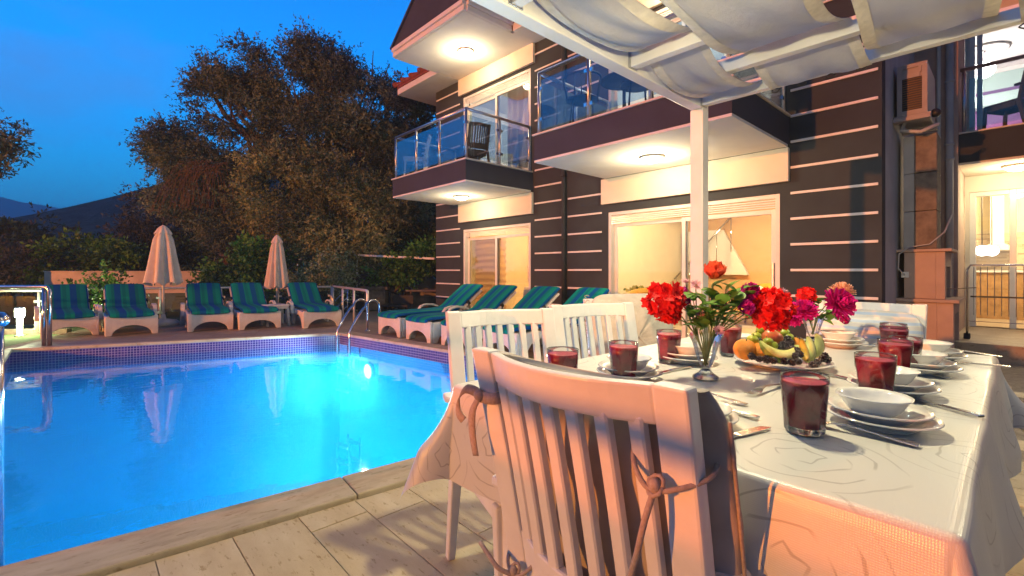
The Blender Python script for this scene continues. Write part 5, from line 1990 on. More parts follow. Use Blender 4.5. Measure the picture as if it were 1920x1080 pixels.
M['stem_green'] = mat('stem_green', (0.13, 0.21, 0.06), 0.6, var=0.25, scale=30)
M['flower_eye'] = mat('flower_eye', (0.30, 0.16, 0.10), 0.9, var=0.4, scale=200)

def orient(d):
    d = d.normalized()
    q = Vector((0, 0, 1)).rotation_difference(d)
    return q.to_matrix().to_4x4()

def petal(mb, M4, L, W, cup, n=4, tipw=0.35):
    """one rounded petal pointing along local +x, lifted by cup"""
    base = len(mb.v)
    for k in range(n + 1):
        f = k / n
        w = W * (math.sin(math.pi * (0.12 + 0.76 * f)) ** 0.8)
        x = L * f
        z = cup * f * f * L
        for s in (-1, 0, 1):
            mb.v.append(tuple(M4 @ Vector((x, s * w / 2, z + (abs(s) * 0.12 * W)))))
    for k in range(n):
        for s in range(2):
            a = base + 3 * k + s
            mb.f.append((a, a + 3, a + 4, a + 1))

def bloom_geranium(R, n=46):
    mb = MB()
    for k in range(n):
        z = 1 - 1.75 * (k + 0.5) / n
        a = k * 2.39996
        r = math.sqrt(max(0, 1 - z * z))
        d = Vector((r * math.cos(a), r * math.sin(a), z)) + Vector((random.uniform(-.15, .15),) * 3)
        d.normalize()
        c = d * R * random.uniform(0.72, 0.95)
        M4 = Matrix.Translation(c) @ orient(d + Vector((random.uniform(-.4, .4), random.uniform(-.4, .4), random.uniform(-.4, .4))))
        for q in range(5):
            petal(mb, M4 @ Matrix.Rotation(q * 2 * math.pi / 5 + random.uniform(-.2, .2), 4, 'Z'), R * 0.40, R * 0.36, random.uniform(0.15, 0.6), 2)
    return mb
def bloom_dahlia(R):
    mb = MB()
    for ring in range(8):
        f = ring / 7
        n = int(22 - 13 * f)
        el = -0.25 + 1.55 * f
        for k in range(n):
            a = (k + 0.5 * (ring % 2)) * 2 * math.pi / n + random.uniform(-.08, .08)
            M4 = Matrix.Rotation(a, 4, 'Z') @ Matrix.Rotation(-el + random.uniform(-.12, .12), 4, 'Y')
            petal(mb, M4, R * (1.0 - 0.22 * f) * random.uniform(0.9, 1.06), R * 0.30, 0.25, 3)
    return mb
def bloom_rose(R):
    mb = MB()
    for ring, (n, tilt, L) in enumerate(((5, 0.35, 1.0), (5, 0.75, 1.05), (4, 1.05, 1.0), (3, 1.3, 0.95))):
        for k in range(n):
            M4 = Matrix.Rotation(k * 2 * math.pi / n + ring * 0.6, 4, 'Z') @ Matrix.Rotation(-tilt, 4, 'Y')
            petal(mb, M4, R * L, R * 1.1, 0.55, 4)
    return mb
def bloom_daisy(R):
    mb = MB()
    for k in range(14):
        for e in (0.25, 0.65):
            M4 = Matrix.Rotation(k * 2 * math.pi / 14 + e, 4, 'Z') @ Matrix.Rotation(-e + random.uniform(-.2, .2), 4, 'Y')
            petal(mb, M4, R * random.uniform(0.8, 1.05), R * 0.20, 0.1, 2)
    return mb

def leaf_mesh(L, W):
    mb = MB()
    n = 5
    for k in range(n + 1):
        f = k / n
        w = W * math.sin(math.pi * min(0.98, 0.06 + 0.94 * f) ** 0.8)
        for s in (-1, 0, 1):
            mb.v.append((L * f, s * w / 2, 0.14 * abs(s) * w - 0.25 * L * f * f))
    for k in range(n):
        for s in range(2):
            a = 3 * k + s
            mb.f.append((a, a + 3, a + 4, a + 1))
    return mb

VG = 'cut flowers standing in the glass vases'
def flower(label, vase, R0, px, py, dY, R, kind, m, eye=None, face=None, leaves=0):
    """a cut flower: stem from inside the vase to the bloom seen at (px, py)"""
    head = pixd(px, py, vase.y + dY)
    th = thing('cut_flower', label, 'flower', (vase.x, vase.y, TT), 0, VG)
    h = head - Vector((vase.x, vase.y, TT))
    a = math.atan2(h.y, h.x)
    foot = Vector((-0.006 * math.cos(a), -0.006 * math.sin(a), 0.040))
    lip = Vector((0.026 * math.cos(a), 0.026 * math.sin(a), 0.118))
    hh = h.copy()
    fd = Vector(face) if face else Vector((-0.15, -0.85, 0.55))
    fd = (fd.normalized() + h.normalized() * 0.35).normalized()
    mid = lip + (hh - lip) * 0.5 + Vector((0, 0, 0.010))
    obj('stem', MB().tube([foot, lip * 0.6 + foot * 0.4, lip, mid, hh - fd * R * 0.3], 0.0017, 6), M['stem_green'], th, smooth=True)
    mb = {'g': lambda: bloom_geranium(R), 'd': lambda: bloom_dahlia(R), 'r': lambda: bloom_rose(R), 'y': lambda: bloom_daisy(R)}[kind]()
    o = obj('bloom', mb, m, th)
    M4 = Matrix.Translation(hh) @ orient(fd)
    for v in o.data.vertices:
        v.co = M4 @ v.co
    if eye:
        e = obj('flower_eye', MB().ball((0, 0, R * 0.22), R * 0.22, 10, 6, sz=0.6), eye, th, smooth=True)
        for v in e.data.vertices:
            v.co = M4 @ v.co
    for k in range(leaves):
        f = 0.35 + 0.6 * (k + 0.5) / leaves
        base = lip + (hh - lip) * f
        L = random.uniform(0.026, 0.040)
        lf = obj('leaf', leaf_mesh(L, L * 0.85), M['flower_green'], th, smooth=True)
        MM = Matrix.Translation(base) @ Matrix.Rotation(random.uniform(0, 6.28), 4, 'Z') @ Matrix.Rotation(random.uniform(-0.9, 0.3), 4, 'Y')
        for v in lf.data.vertices:
            v.co = MM @ v.co
    return th
flower('big red geranium leaning left out of the near vase', V1, 0, 1247, 566, -0.02, 0.050, 'g', M['petal_red'])
flower('dark pink geranium just right of the leaning red geranium', V1, 0, 1275, 557, 0.03, 0.028, 'g', M['petal_magenta'])
flower('small red geranium cluster hanging below the leaning geranium', V1, 0, 1258, 588, -0.03, 0.026, 'g', M['petal_red'])
flower('orange rose topping the near bouquet', V1, 0, 1338, 523, 0.02, 0.042, 'r', M['petal_orange'], face=(0, -0.3, 1), leaves=5)
flower('pale pink daisy up beside the white post', V1, 0, 1305, 537, 0.02, 0.020, 'y', M['petal_pink'], M['flower_eye'], leaves=2)
flower('pale daisy seen from the side above the pink geranium', V1, 0, 1286, 530, 0.04, 0.018, 'y', M['petal_pink'], M['flower_eye'], face=(0, 0.1, 1))
flower('lilac daisy right of the bouquet centre', V1, 0, 1363, 554, 0.02, 0.020, 'y', M['petal_pink'], M['flower_eye'], face=(0.4, -0.6, 0.3), leaves=3)
flower('pink daisy resting on the vase rim', V1, 0, 1346, 621, -0.05, 0.019, 'y', M['petal_pink'], M['flower_eye'], face=(0.1, -1, 0.25))
flower('lilac daisy low in the middle of the bouquet', V1, 0, 1313, 590, -0.02, 0.019, 'y', M['petal_pink'], M['flower_eye'], face=(-0.2, -0.6, 0.4), leaves=4)
flower('pale daisy left of the vase centre', V1, 0, 1283, 572, 0.0, 0.015, 'y', M['petal_pink'], M['flower_eye'], face=(-0.5, -0.6, 0.2), leaves=3)
flower('dark red bud behind the green leaves', V1, 0, 1347, 566, 0.05, 0.020, 'g', M['petal_magenta'], leaves=5)
flower('big red geranium leaning right over the fruit', V1, 0, 1445, 580, 0.02, 0.054, 'g', M['petal_red'])
flower('magenta geranium at the left of the right red geranium', V1, 0, 1406, 548, 0.04, 0.026, 'g', M['petal_magenta'], leaves=2)
flower('half open pink geranium on a green stalk', V1, 0, 1399, 577, 0.0, 0.020, 'g', M['petal_magenta'], leaves=2)
flower('tiny lilac daisy above the right red geranium', V1, 0, 1470, 547, 0.05, 0.013, 'y', M['petal_pink'], face=(0.3, 0, 1))
flower('big magenta dahlia facing forward in the far vase', V2, 0, 1572, 570, -0.02, 0.070, 'd', M['petal_magenta'], M['flower_eye'], face=(0.1, -1, 0.1))
flower('magenta dahlia lower left in the far vase', V2, 0, 1508, 583, -0.03, 0.052, 'd', M['petal_magenta'], face=(-0.2, -0.7, 0.6))
flower('ragged magenta dahlia hanging left of the far vase', V2, 0, 1491, 598, -0.02, 0.032, 'd', M['petal_magenta'], face=(-0.8, -0.6, -0.1))
flower('red flower head above the lower magenta dahlia', V2, 0, 1512, 556, 0.03, 0.036, 'g', M['petal_red'], leaves=3)
flower('peach carnation behind the big magenta dahlia', V2, 0, 1578, 548, 0.06, 0.052, 'd', M['petal_peach'], face=(0, -0.4, 1))
flower('small faded red bloom drooping right of the far vase', V2, 0, 1584, 600, 0.0, 0.016, 'g', M['petal_magenta'], leaves=6)
def spray(label, vase, pts):
    th = thing('leafy_sprig', label, 'leaves', (vase.x, vase.y, TT), 0, 'green sprigs in the vases')
    for px, py, dY in pts:
        h = pixd(px, py, vase.y + dY) - Vector((vase.x, vase.y, TT))
        a = math.atan2(h.y, h.x)
        lip = Vector((0.02 * math.cos(a), 0.02 * math.sin(a), 0.115))
        obj('stem', MB().tube([(0, 0, 0.035), lip, (lip + h) / 2 + Vector((0, 0, .006)), h], 0.0013, 5), M['stem_green'], th, smooth=True)
        for k in range(3):
            L = random.uniform(0.030, 0.044) if k else 0.050
            lf = obj('leaf', leaf_mesh(L, L * 0.8), M['flower_green'], th, smooth=True)
            base = lip + (h - lip) * (1.0 - 0.17 * k)
            MM = Matrix.Translation(base) @ Matrix.Rotation(random.uniform(0, 6.28), 4, 'Z') @ Matrix.Rotation(random.uniform(-1.2, 0.2), 4, 'Y')
            for v in lf.data.vertices:
                v.co = MM @ v.co
spray('leafy green sprigs filling the middle of the near bouquet', V1, [(1298, 550, 0), (1322, 560, -0.02), (1330, 572, -0.03), (1362, 545, 0.0), (1380, 549, 0.02), (1360, 582, -0.02), (1320, 602, -0.04), (1340, 600, -0.04), (1335, 540, 0.02), (1420, 538, 0.03), (1316, 545, 0.03), (1350, 600, 0.02)])
spray('broad leafed green sprigs round the rim of the near vase', V1, [(1300, 590, -0.03), (1326, 585, -0.05), (1347, 588, -0.04), (1290, 575, 0.0), (1370, 560, 0.0), (1330, 555, 0.03), (1312, 572, -0.05), (1355, 570, -0.04), (1385, 565, 0.0), (1310, 612, -0.05)])
spray('leafy green sprigs under the magenta flowers', V2, [(1532, 575, -0.03), (1540, 600, -0.03), (1556, 600, -0.02), (1535, 565, 0.0), (1520, 605, -0.03), (1560, 596, 0.03)])

# ================================================================== fruit platter
FC = P3(1.49, 1466)
th = thing('fruit_platter', 'round white platter heaped with fruit on the tablecloth', 'platter', (FC.x, FC.y, TT))
obj('dish', MB().lathe([(0.001, 0.003), (0.085, 0.001), (0.095, 0.004), (0.128, 0.014), (0.140, 0.018), (0.139, 0.021), (0.126, 0.018), (0.094, 0.009), (0.001, 0.008)], 72), M['porcelain'], th, smooth=True)
obj('foot_ring', MB().lathe([(0.078, 0), (0.083, 0), (0.082, 0.002), (0.079, 0.002)], 40), M['porcelain'], th, smooth=True)
M['orange_peel'] = mat('orange_peel', (0.78, 0.27, 0.02), 0.42, var=0.12, scale=14, bump=0.5, bscale=420, spec=0.5)
M['apple_skin'] = mat('apple_skin', (0.45, 0.05, 0.03), 0.3, var=0.3, scale=18, spec=0.5, col2=(0.60, 0.24, 0.07))
M['lime_skin'] = mat('lime_skin', (0.34, 0.42, 0.04), 0.35, var=0.25, scale=25, spec=0.5)
M['melon_flesh'] = mat('melon_flesh', (0.64, 0.64, 0.27), 0.4, var=0.15, scale=20, col2=(0.50, 0.55, 0.14))
M['melon_rind'] = mat('melon_rind', (0.30, 0.38, 0.07), 0.5, var=0.2, scale=30)
M['blackberry'] = mat('blackberry', (0.016, 0.010, 0.018), 0.25, var=0.4, scale=60, spec=0.6)
M['pear_skin'] = mat('pear_skin', (0.70, 0.42, 0.05), 0.4, var=0.2, scale=20)

def at(px, py, dy):
    p = pixd(px, py, FC.y + dy)
    return p
def fruit_round(name, label, cat, p, r, m, dent=0.12, group=None, sz=0.94, stalk=True):
    th = thing(name, label, cat, p, random.uniform(0, 6), group)
    pr = []
    for i in range(17):
        a = -math.pi / 2 + math.pi * i / 16
        rr = max(1e-4, r * math.cos(a))
        z = r * sz * math.sin(a)
        if abs(math.sin(a)) > 0.75:
            z -= math.copysign(r * dent * (abs(math.sin(a)) - 0.75) / 0.25, math.sin(a))
        pr.append((rr, z))
    obj('flesh', MB().lathe(pr, 28), m, th, smooth=True)
    if stalk:
        obj('stalk', MB().tube([(0, 0, r * (sz - dent) - 0.002), (0.001, 0, r * (sz - dent) + 0.006)], 0.0016, 6), M['stem_green'], th)
    th.rotation_euler = (random.uniform(-.5, .5), random.uniform(-.5, .5), random.uniform(0, 6))
    return th
fruit_round('orange', 'orange at the left end of the platter', 'orange', at(1397, 655, -0.05), 0.034, M['orange_peel'], 0.05)
fruit_round('orange', 'orange half hidden right of the left orange', 'orange', at(1427, 660, -0.06), 0.030, M['orange_peel'], 0.05)
fruit_round('orange', 'orange behind the blackberries at the back of the platter', 'orange', at(1490, 648, 0.03), 0.030, M['orange_peel'], 0.05)
fruit_round('apple', 'red apple in the middle of the fruit heap', 'apple', at(1446, 633, 0.01), 0.035, M['apple_skin'], 0.18)
fruit_round('peach', 'small yellow peach behind the red apple', 'peach', at(1462, 622, 0.05), 0.026, M['pear_skin'], 0.08)
for k, (px, py, dy, r) in enumerate(((1428, 620, 0.02, 0.018), (1418, 631, 0.0, 0.016), (1411, 638, -0.02, 0.018), (1440, 642, -0.05, 0.016), (1449, 648, -0.055, 0.015), (1470, 625, 0.03, 0.018), (1478, 633, 0.02, 0.017))):
    fruit_round('green_plum', ['green plum topping the left of the heap', 'green plum under the topmost left plum', 'green plum above the left orange', 'green plum in front of the red apple', 'green plum lowest before the red apple', 'green plum right of the red apple', 'green plum above the right blackberries'][k], 'plum', at(px, py, dy), r, M['lime_skin'], 0.06, 'green plums on the fruit platter')
def slice_(name, label, p, L, w, rz, tilt, m, rind=None, group=None):
    th = thing(name, label, 'melon slice' if 'melon' in name else 'fruit slice', p, rz, group)
    def fl(u, v):
        a = -1.15 + 2.3 * u
        R = L / 2 / math.sin(1.15)
        half = w * max(0.03, math.cos(a * 1.28)) ** 0.7
        c = math.cos(2 * math.pi * v)
        s = math.sin(2 * math.pi * v)
        rr = R + half * 0.8 * c
        return (rr * math.sin(a), half * 0.55 * s, -(rr * math.cos(a)) + R)
    o = obj('flesh', MB().grid(fl, 18, 14), m, th, smooth=True)
    if rind:
        def rd(u, v):
            a = -1.12 + 2.24 * u
            R = L / 2 / math.sin(1.15)
            half = w * max(0.03, math.cos(a * 1.28)) ** 0.7
            vv = 0.0 + (v - 0.5) * 0.30
            rr = R + half * 0.86 * math.cos(2 * math.pi * vv)
            return (rr * math.sin(a), half * 0.60 * math.sin(2 * math.pi * vv), -(rr * math.cos(a)) + R)
        obj('rind', MB().grid(rd, 18, 4), rind, th, smooth=True)
    th.rotation_euler = (tilt[0], tilt[1], rz)
    return th
slice_('melon_slice', 'long pale melon slice at the front of the platter', at(1461, 668, -0.10), 0.115, 0.026, 0.12, (-0.5, 0.22, 0), M['melon_flesh'], M['melon_rind'])
slice_('melon_slice', 'yellow fruit wedge standing at the right of the platter', at(1519, 660, -0.05), 0.080, 0.026, 0.9, (-0.3, -0.9, 0), M['melon_flesh'], M['melon_rind'])
slice_('melon_slice', 'yellow fruit wedge pointing up at the right platter rim', at(1535, 652, -0.01), 0.075, 0.022, 0.4, (-0.2, -1.2, 0), M['melon_flesh'], M['pear_skin'])
slice_('melon_slice', 'golden fruit wedge between the two right wedges', at(1508, 660, -0.06), 0.070, 0.022, 1.4, (-0.3, -1.0, 0), M['pear_skin'], M['melon_flesh'])
slice_('melon_slice', 'flat yellow wedge behind the dark berries', at(1500, 655, 0.0), 0.070, 0.020, -0.2, (-0.6, 0, 0), M['melon_flesh'], M['melon_rind'])
def berry_mesh(r):
    mb = MB()
    n = 26
    for k in range(n):
        z = 1 - 2 * (k + 0.5) / n
        a = k * 2.39996
        q = math.sqrt(1 - z * z)
        mb.ball((r * 0.72 * q * math.cos(a), r * 0.72 * q * math.sin(a), r * 0.92 * z), r * 0.33, 7, 5)
    return mb
bm0 = None
blist = [(1410, 668, -0.10), (1424, 673, -0.115), (1437, 674, -0.12), (1450, 676, -0.125), (1471, 677, -0.128), (1485, 679, -0.13), (1497, 678, -0.13), (1490, 668, -0.10), (1500, 664, -0.09), (1494, 658, -0.08), (1487, 655, -0.07),
         (1462, 650, -0.05), (1470, 645, -0.04), (1478, 650, -0.05), (1474, 656, -0.06), (1483, 644, -0.03), (1464, 658, -0.07), (1533, 679, -0.10), (1543, 672, -0.075), (1551, 674, -0.07), (1547, 667, -0.05), (1525, 684, -0.115), (1476, 636, 0.0), (1500, 638, 0.02), (1512, 645, 0.0), (1423, 640, -0.02), (1432, 650, -0.04)]
for k, (px, py, dy) in enumerate(blist):
    p = at(px, py, dy)
    p.z = max(p.z, TT + 0.022)
    r = 0.0110 * random.uniform(0.88, 1.12)
    if bm0 is None:
        bm0 = obj('blackberry', berry_mesh(0.0125), M['blackberry'], None, smooth=True)
        o = bm0
    else:
        o = bm0.copy()
        COL.objects.link(o)
    o.location = p
    o.scale = (r / 0.0125,) * 3
    o.rotation_euler = (random.uniform(0, 6), random.uniform(0, 6), random.uniform(0, 6))
    lab = 'dark blackberry along the front rim of the platter' if k < 7 else ('dark blackberry in the heap right of the red apple' if k < 17 or k in (22, 23, 24) else ('dark blackberry at the right rim of the platter' if k < 22 else 'dark blackberry tucked between apple and oranges'))
    tag(o, lab, 'blackberry', 'blackberries on the fruit platter')
# ================================================================== loungers
t = NT('striped_cushion')
tc = t.new('ShaderNodeTexCoord')
sp = t.new('ShaderNodeSeparateXYZ')
t.link(tc.outputs['Object'], sp.inputs[0])
mr = t.new('ShaderNodeMapRange')
mr.inputs['From Min'].default_value = -0.30
mr.inputs['From Max'].default_value = 0.30
t.link(sp.outputs['Y'], mr.inputs['Value'])
TEAL, BLUE, TEAL2 = (0.003, 0.25, 0.20), (0.003, 0.085, 0.28), (0.002, 0.18, 0.17)
x = t.new('ShaderNodeValToRGB')
x.color_ramp.interpolation = 'CONSTANT'
els = x.color_ramp.elements
st = [(0.0, BLUE), (0.05, TEAL), (0.19, TEAL2), (0.27, BLUE), (0.42, TEAL), (0.50, TEAL2), (0.58, TEAL), (0.62, BLUE), (0.77, TEAL2), (0.84, TEAL), (0.96, BLUE)]
while len(els) < len(st):
    els.new(0.5)
for i, (p, c) in enumerate(st):
    els[i].position = p
    els[i].color = (*c, 1)
t.link(mr.outputs[0], x.inputs['Fac'])
nz = t.new('ShaderNodeTexNoise', Scale=60.0, Detail=3.0)
t.link(tc.outputs['Object'], nz.inputs['Vector'])
c = t.mixc(0.15, x.outputs['Color'], nz.outputs['Fac'], 'SOFT_LIGHT')
t.link(c, t.b.inputs['Base Color'])
t.b.inputs['Roughness'].default_value = 1.0
t.b.inputs['Specular IOR Level'].default_value = 0.08
t.bump(nz.outputs['Fac'], 0.3, 0.004)
M['striped_cushion'] = t.m

def make_lounger(label, group):
    """x runs from the foot end (0) to the head (1.9); y across"""
    th = thing('sun_lounger', label, 'sun lounger', (0, 0, 0), 0, group)
    W = 0.34
    m = M['lounger_white']
    # foot end panel with an arch
    arch = [(W - 0.065 - 0.0, 0.0)]
    for k in range(11):
        a = math.pi * k / 10
        arch.append(((W - 0.085) * math.cos(a), 0.005 + 0.155 * math.sin(a)))
    arch.append((-(W - 0.065), 0.0))
    poly = [(-W, 0.0), (-W - 0.0, 0.30), (-W + 0.02, 0.315), (W - 0.02, 0.315), (W, 0.30), (W, 0.0)] + arch
    obj('foot_panel', MB().prism(poly, 'x', 0.0, 0.045), m, th, bevel=0.010)
    # side frames with a long arch
    def side(y0, y1):
        top = [(0.05, 0.30), (0.5, 0.305), (1.0, 0.315), (1.35, 0.30), (1.60, 0.24), (1.72, 0.20)]
        bot = [(1.72, 0.13), (1.62, 0.13), (1.62, 0.0), (1.52, 0.0), (1.46, 0.12), (1.30, 0.21), (1.12, 0.20), (1.05, 0.12), (1.02, 0.0), (0.92, 0.0), (0.88, 0.12), (0.72, 0.21), (0.40, 0.22), (0.24, 0.16), (0.16, 0.06), (0.13, 0.0), (0.05, 0.0)]
        return MB().prism(top + bot, 'y', y0, y1)
    obj('side_frame', side(-W, -W + 0.045), m, th, bevel=0.010)
    obj('side_frame', side(W - 0.045, W), m, th, bevel=0.010)
    for k in range(9):
        x = 0.10 + k * 0.125
        obj('bed_slat', MB().box(x, x + 0.09, -W + 0.046, W - 0.046, 0.285, 0.303), m, th, bevel=0.006, segs=1)
    # backrest
    hx, hz = 1.18, 0.30
    an = rad(35)
    ux, uz = math.cos(an), math.sin(an)
    L = 0.69
    bk = MB()
    for s in (-1, 1):
        y = s * (W - 0.06)
        bk.bar((hx, y, hz), (hx + ux * L, y, hz + uz * L), 0.055, 0.035, up=(-uz, 0, ux))
    bk.bar((hx + ux * (L - 0.03), -W + 0.088, hz + uz * (L - 0.03)), (hx + ux * (L - 0.03), W - 0.088, hz + uz * (L - 0.03)), 0.05, 0.035, up=(-uz, 0, ux))
    obj('backrest_frame', bk, m, th, bevel=0.008)
    for k in range(5):
        f = 0.08 + 0.12 * k
        x, z = hx + ux * f, hz + uz * f
        obj('back_slat', MB().bar((x, -W + 0.088, z), (x, W - 0.088, z), 0.08, 0.014, up=(-uz, 0, ux)), m, th, bevel=0.004, segs=1)
    obj('prop', MB().bar((hx + ux * 0.45, 0, hz + uz * 0.45 - 0.03), (hx + ux * 0.45 + 0.12, 0, 0.20), 0.30, 0.02), m, th, bevel=0.004)
    # arm loops
    for s in (-1, 1):
        y = s * (W + 0.035)
        pts = [(0.78, y, 0.22), (0.80, y, 0.34), (0.86, y, 0.415), (0.96, y, 0.44), (1.12, y, 0.435), (1.22, y, 0.40), (1.28, y, 0.32), (1.30, y, 0.15), (1.31, y, 0.0)]
        wv = [(0, 0.030, 0)] * 9
        tv = []
        for i in range(9):
            a, b = Vector(pts[max(0, i - 1)]), Vector(pts[min(8, i + 1)])
            d = (b - a).normalized()
            tv.append((-d.z * 0.014, 0, d.x * 0.014))
        obj('armrest', MB().board(pts, wv, tv), m, th, bevel=0.006)
    # cushion
    cw = 0.295
    path = [(-0.03, 0.285), (-0.035, 0.33), (0.02, 0.355), (0.3, 0.358), (0.6, 0.357), (0.9, 0.357), (1.10, 0.358), (1.20, 0.375), (1.30, 0.43)]
    ox, oz = -uz * 0.055, ux * 0.055
    for f in (0.25, 0.45, 0.65, 0.75):
        path.append((hx + ux * f + ox, hz + uz * f + oz))
    path.append((hx + ux * 0.785 + ox * 0.5, hz + uz * 0.785 + oz * 0.5))
    n = len(path)
    prof = []
    for i, (x, z) in enumerate(path):
        a, b = path[max(0, i - 1)], path[min(n - 1, i + 1)]
        d = Vector((b[0] - a[0], 0, b[1] - a[1])).normalized()
        prof.append((x, z, -d.z, d.x))
    mb = MB()
    nv = 16
    for x, z, nx_, nz_ in prof:
        for k in range(nv):
            a = 2 * math.pi * k / nv
            cy = math.copysign(abs(math.cos(a)) ** 0.35, math.cos(a)) * cw
            q = math.copysign(abs(math.sin(a)) ** 0.6, math.sin(a)) * 0.034
            mb.v.append((x + nx_ * q, cy, z + nz_ * q))
    for i in range(n - 1):
        for k in range(nv):
            k2 = (k + 1) % nv
            mb.f.append((i * nv + k, i * nv + k2, (i + 1) * nv + k2, (i + 1) * nv + k))
    mb.f.append(tuple(reversed(range(nv))))
    mb.f.append(tuple((n - 1) * nv + k for k in range(nv)))
    obj('cushion', mb, M['striped_cushion'], th, smooth=True, subd=1)
    for f in (0.30,):
        x, z = hx + ux * f, hz + uz * f
        obj('strap', MB().bar((x + ox * 0.3, -W + 0.02, z + oz * 0.3), (x + ox * 0.3, W - 0.02, z + oz * 0.3), 0.05, 0.075, up=(-uz, 0, ux)), M['dark_plastic'], th)
    return th
LG1 = 'loungers in the row along the far fence'
LG2 = 'loungers along the house wall'
HD = math.atan2(-DX.y, -DX.x)            # heads point away from the pool
lg = None
left = [((-7.02, 7.40), 'lounger farthest left, behind the two chrome posts', 0.05),
        ((-6.22, 7.62), 'second lounger, left of the larger closed umbrella', 0.0),
        ((-5.28, 8.16), 'third lounger, right of the larger closed umbrella', -0.10),
        ((-4.55, 8.42), 'fourth lounger, left of the white side table', -0.10),
        ((-3.52, 8.66), 'fifth lounger, between side table and pool ladder', -0.12)]
for (x, y), lab, da in left:
    lab = 'teal and blue striped ' + lab
    if lg is None:
        lg = make_lounger(lab, LG1)
        lg.location = (x, y, 0)
        lg.rotation_euler = (0, 0, HD + da)
    else:
        dup(lg, (x, y, 0), HD + da, lab, LG1)
HR = math.atan2(EX.y, EX.x)
right = [((2.57, 2.62), 'lounger nearest the pool ladder, by the left sliding door', 0.03),
         ((3.42, 2.60), 'lounger second along the house wall, by the left sliding door', 0.0),
         ((4.28, 2.55), 'lounger third along the house wall, behind the first white chair', -0.04),
         ((5.14, 2.50), 'lounger last along the house wall, behind the two white chairs', -0.06)]
for (tt, dd), lab, da in right:
    p = hw(tt, dd)
    dup(lg, (p.x, p.y, 0), HR + da, 'teal and blue striped ' + lab, LG2)

# side tables
def side_table(label, loc, rz, top=0.40, s=0.22, m=None):
    th = thing('side_table', label, 'side table', loc, rz)
    m = m or M['lounger_white']
    obj('table_top', MB().box(-s, s, -s, s, top - 0.03, top), m, th, bevel=0.01)
    obj('apron', MB().box(-s + 0.02, s - 0.02, -s + 0.02, s - 0.02, top - 0.075, top - 0.031), m, th, bevel=0.005)
    for a in (-1, 1):
        for b in (-1, 1):
            obj('leg', MB().board([(a * (s - 0.01), b * (s - 0.01), 0), (a * (s - 0.03), b * (s - 0.03), top - 0.076)], (0.022, 0, 0), (0, 0.022, 0)), m, th, bevel=0.005)
    return th
side_table('low white plastic table under the smaller closed umbrella', (-4.58, 9.0, 0), HD, 0.40, 0.20)
q = hw(3.85, 2.1)
side_table('brown low table between the loungers at the house', (q.x, q.y, 0), ROT, 0.34, 0.22, M['brown_cloth'])

# closed umbrellas
M['canvas'] = mat('canvas', (0.66, 0.56, 0.48), 0.9, var=0.08, scale=6, bump=0.3, bscale=60)
def umbrella(label, loc, top, bot, r, rz):
    th = thing('closed_umbrella', label, 'umbrella', loc, rz)
    H = top - bot
    nf = 8
    def cn(u, v):
        a = 2 * math.pi * u
        z = bot + H * (1 - v)
        if v < 0.06:
            rr = r * (0.10 + 0.20 * (v / 0.06))
        elif v < 0.22:
            rr = r * (0.30 + 0.28 * ((v - 0.06) / 0.16))
        else:
            rr = r * (0.58 + 0.42 * ((v - 0.22) / 0.78))
        fold = 1 + (0.13 + 0.19 * v) * math.cos(nf * a + 1.1 * math.sin(2 * a) + 0.5) + 0.06 * math.sin(3 * a + 2)
        z += 0.035 * v ** 6 * math.cos(nf * a + 0.6)
        return (rr * fold * math.cos(a) * 0.95, rr * fold * math.sin(a) * 0.95, z)
    obj('canopy', MB().grid(cn, 96, 26), M['canvas'], th, smooth=True)
    def cap(u, v):
        a = 2 * math.pi * u
        z = top + 0.03 - (H * 0.16) * v
        rr = r * (0.05 + 0.50 * v ** 0.6)
        return (rr * (1 + 0.07 * v * math.cos(nf * a)) * math.cos(a), rr * (1 + 0.07 * v * math.cos(nf * a)) * math.sin(a), z + 0.015 * v * math.cos(nf * a))
    obj('cap', MB().grid(cap, 64, 8), M['canvas'], th, smooth=True)
    obj('pole', MB().tube([(0, 0, 0.05), (0, 0, top + 0.03)], 0.022, 12), M['lounger_white'], th, smooth=True)
    obj('base', MB().lathe([(0.25, 0.0), (0.26, 0.06), (0.22, 0.10), (0.05, 0.13), (0.03, 0.22), (0.001, 0.22)], 30), M['lounger_white'], th, smooth=True)
    return th
U1 = pixd(306, 612, 8.95)
umbrella('larger closed umbrella in pale canvas between second and third lounger', (U1.x, U1.y, 0), 1.90, 0.80, 0.255, 0.4)
U2 = pixd(519.5, 600, 10.1)
umbrella('smaller closed umbrella in pale canvas behind the side table', (U2.x, U2.y, 0), 1.80, 0.69, 0.205, 1.3)

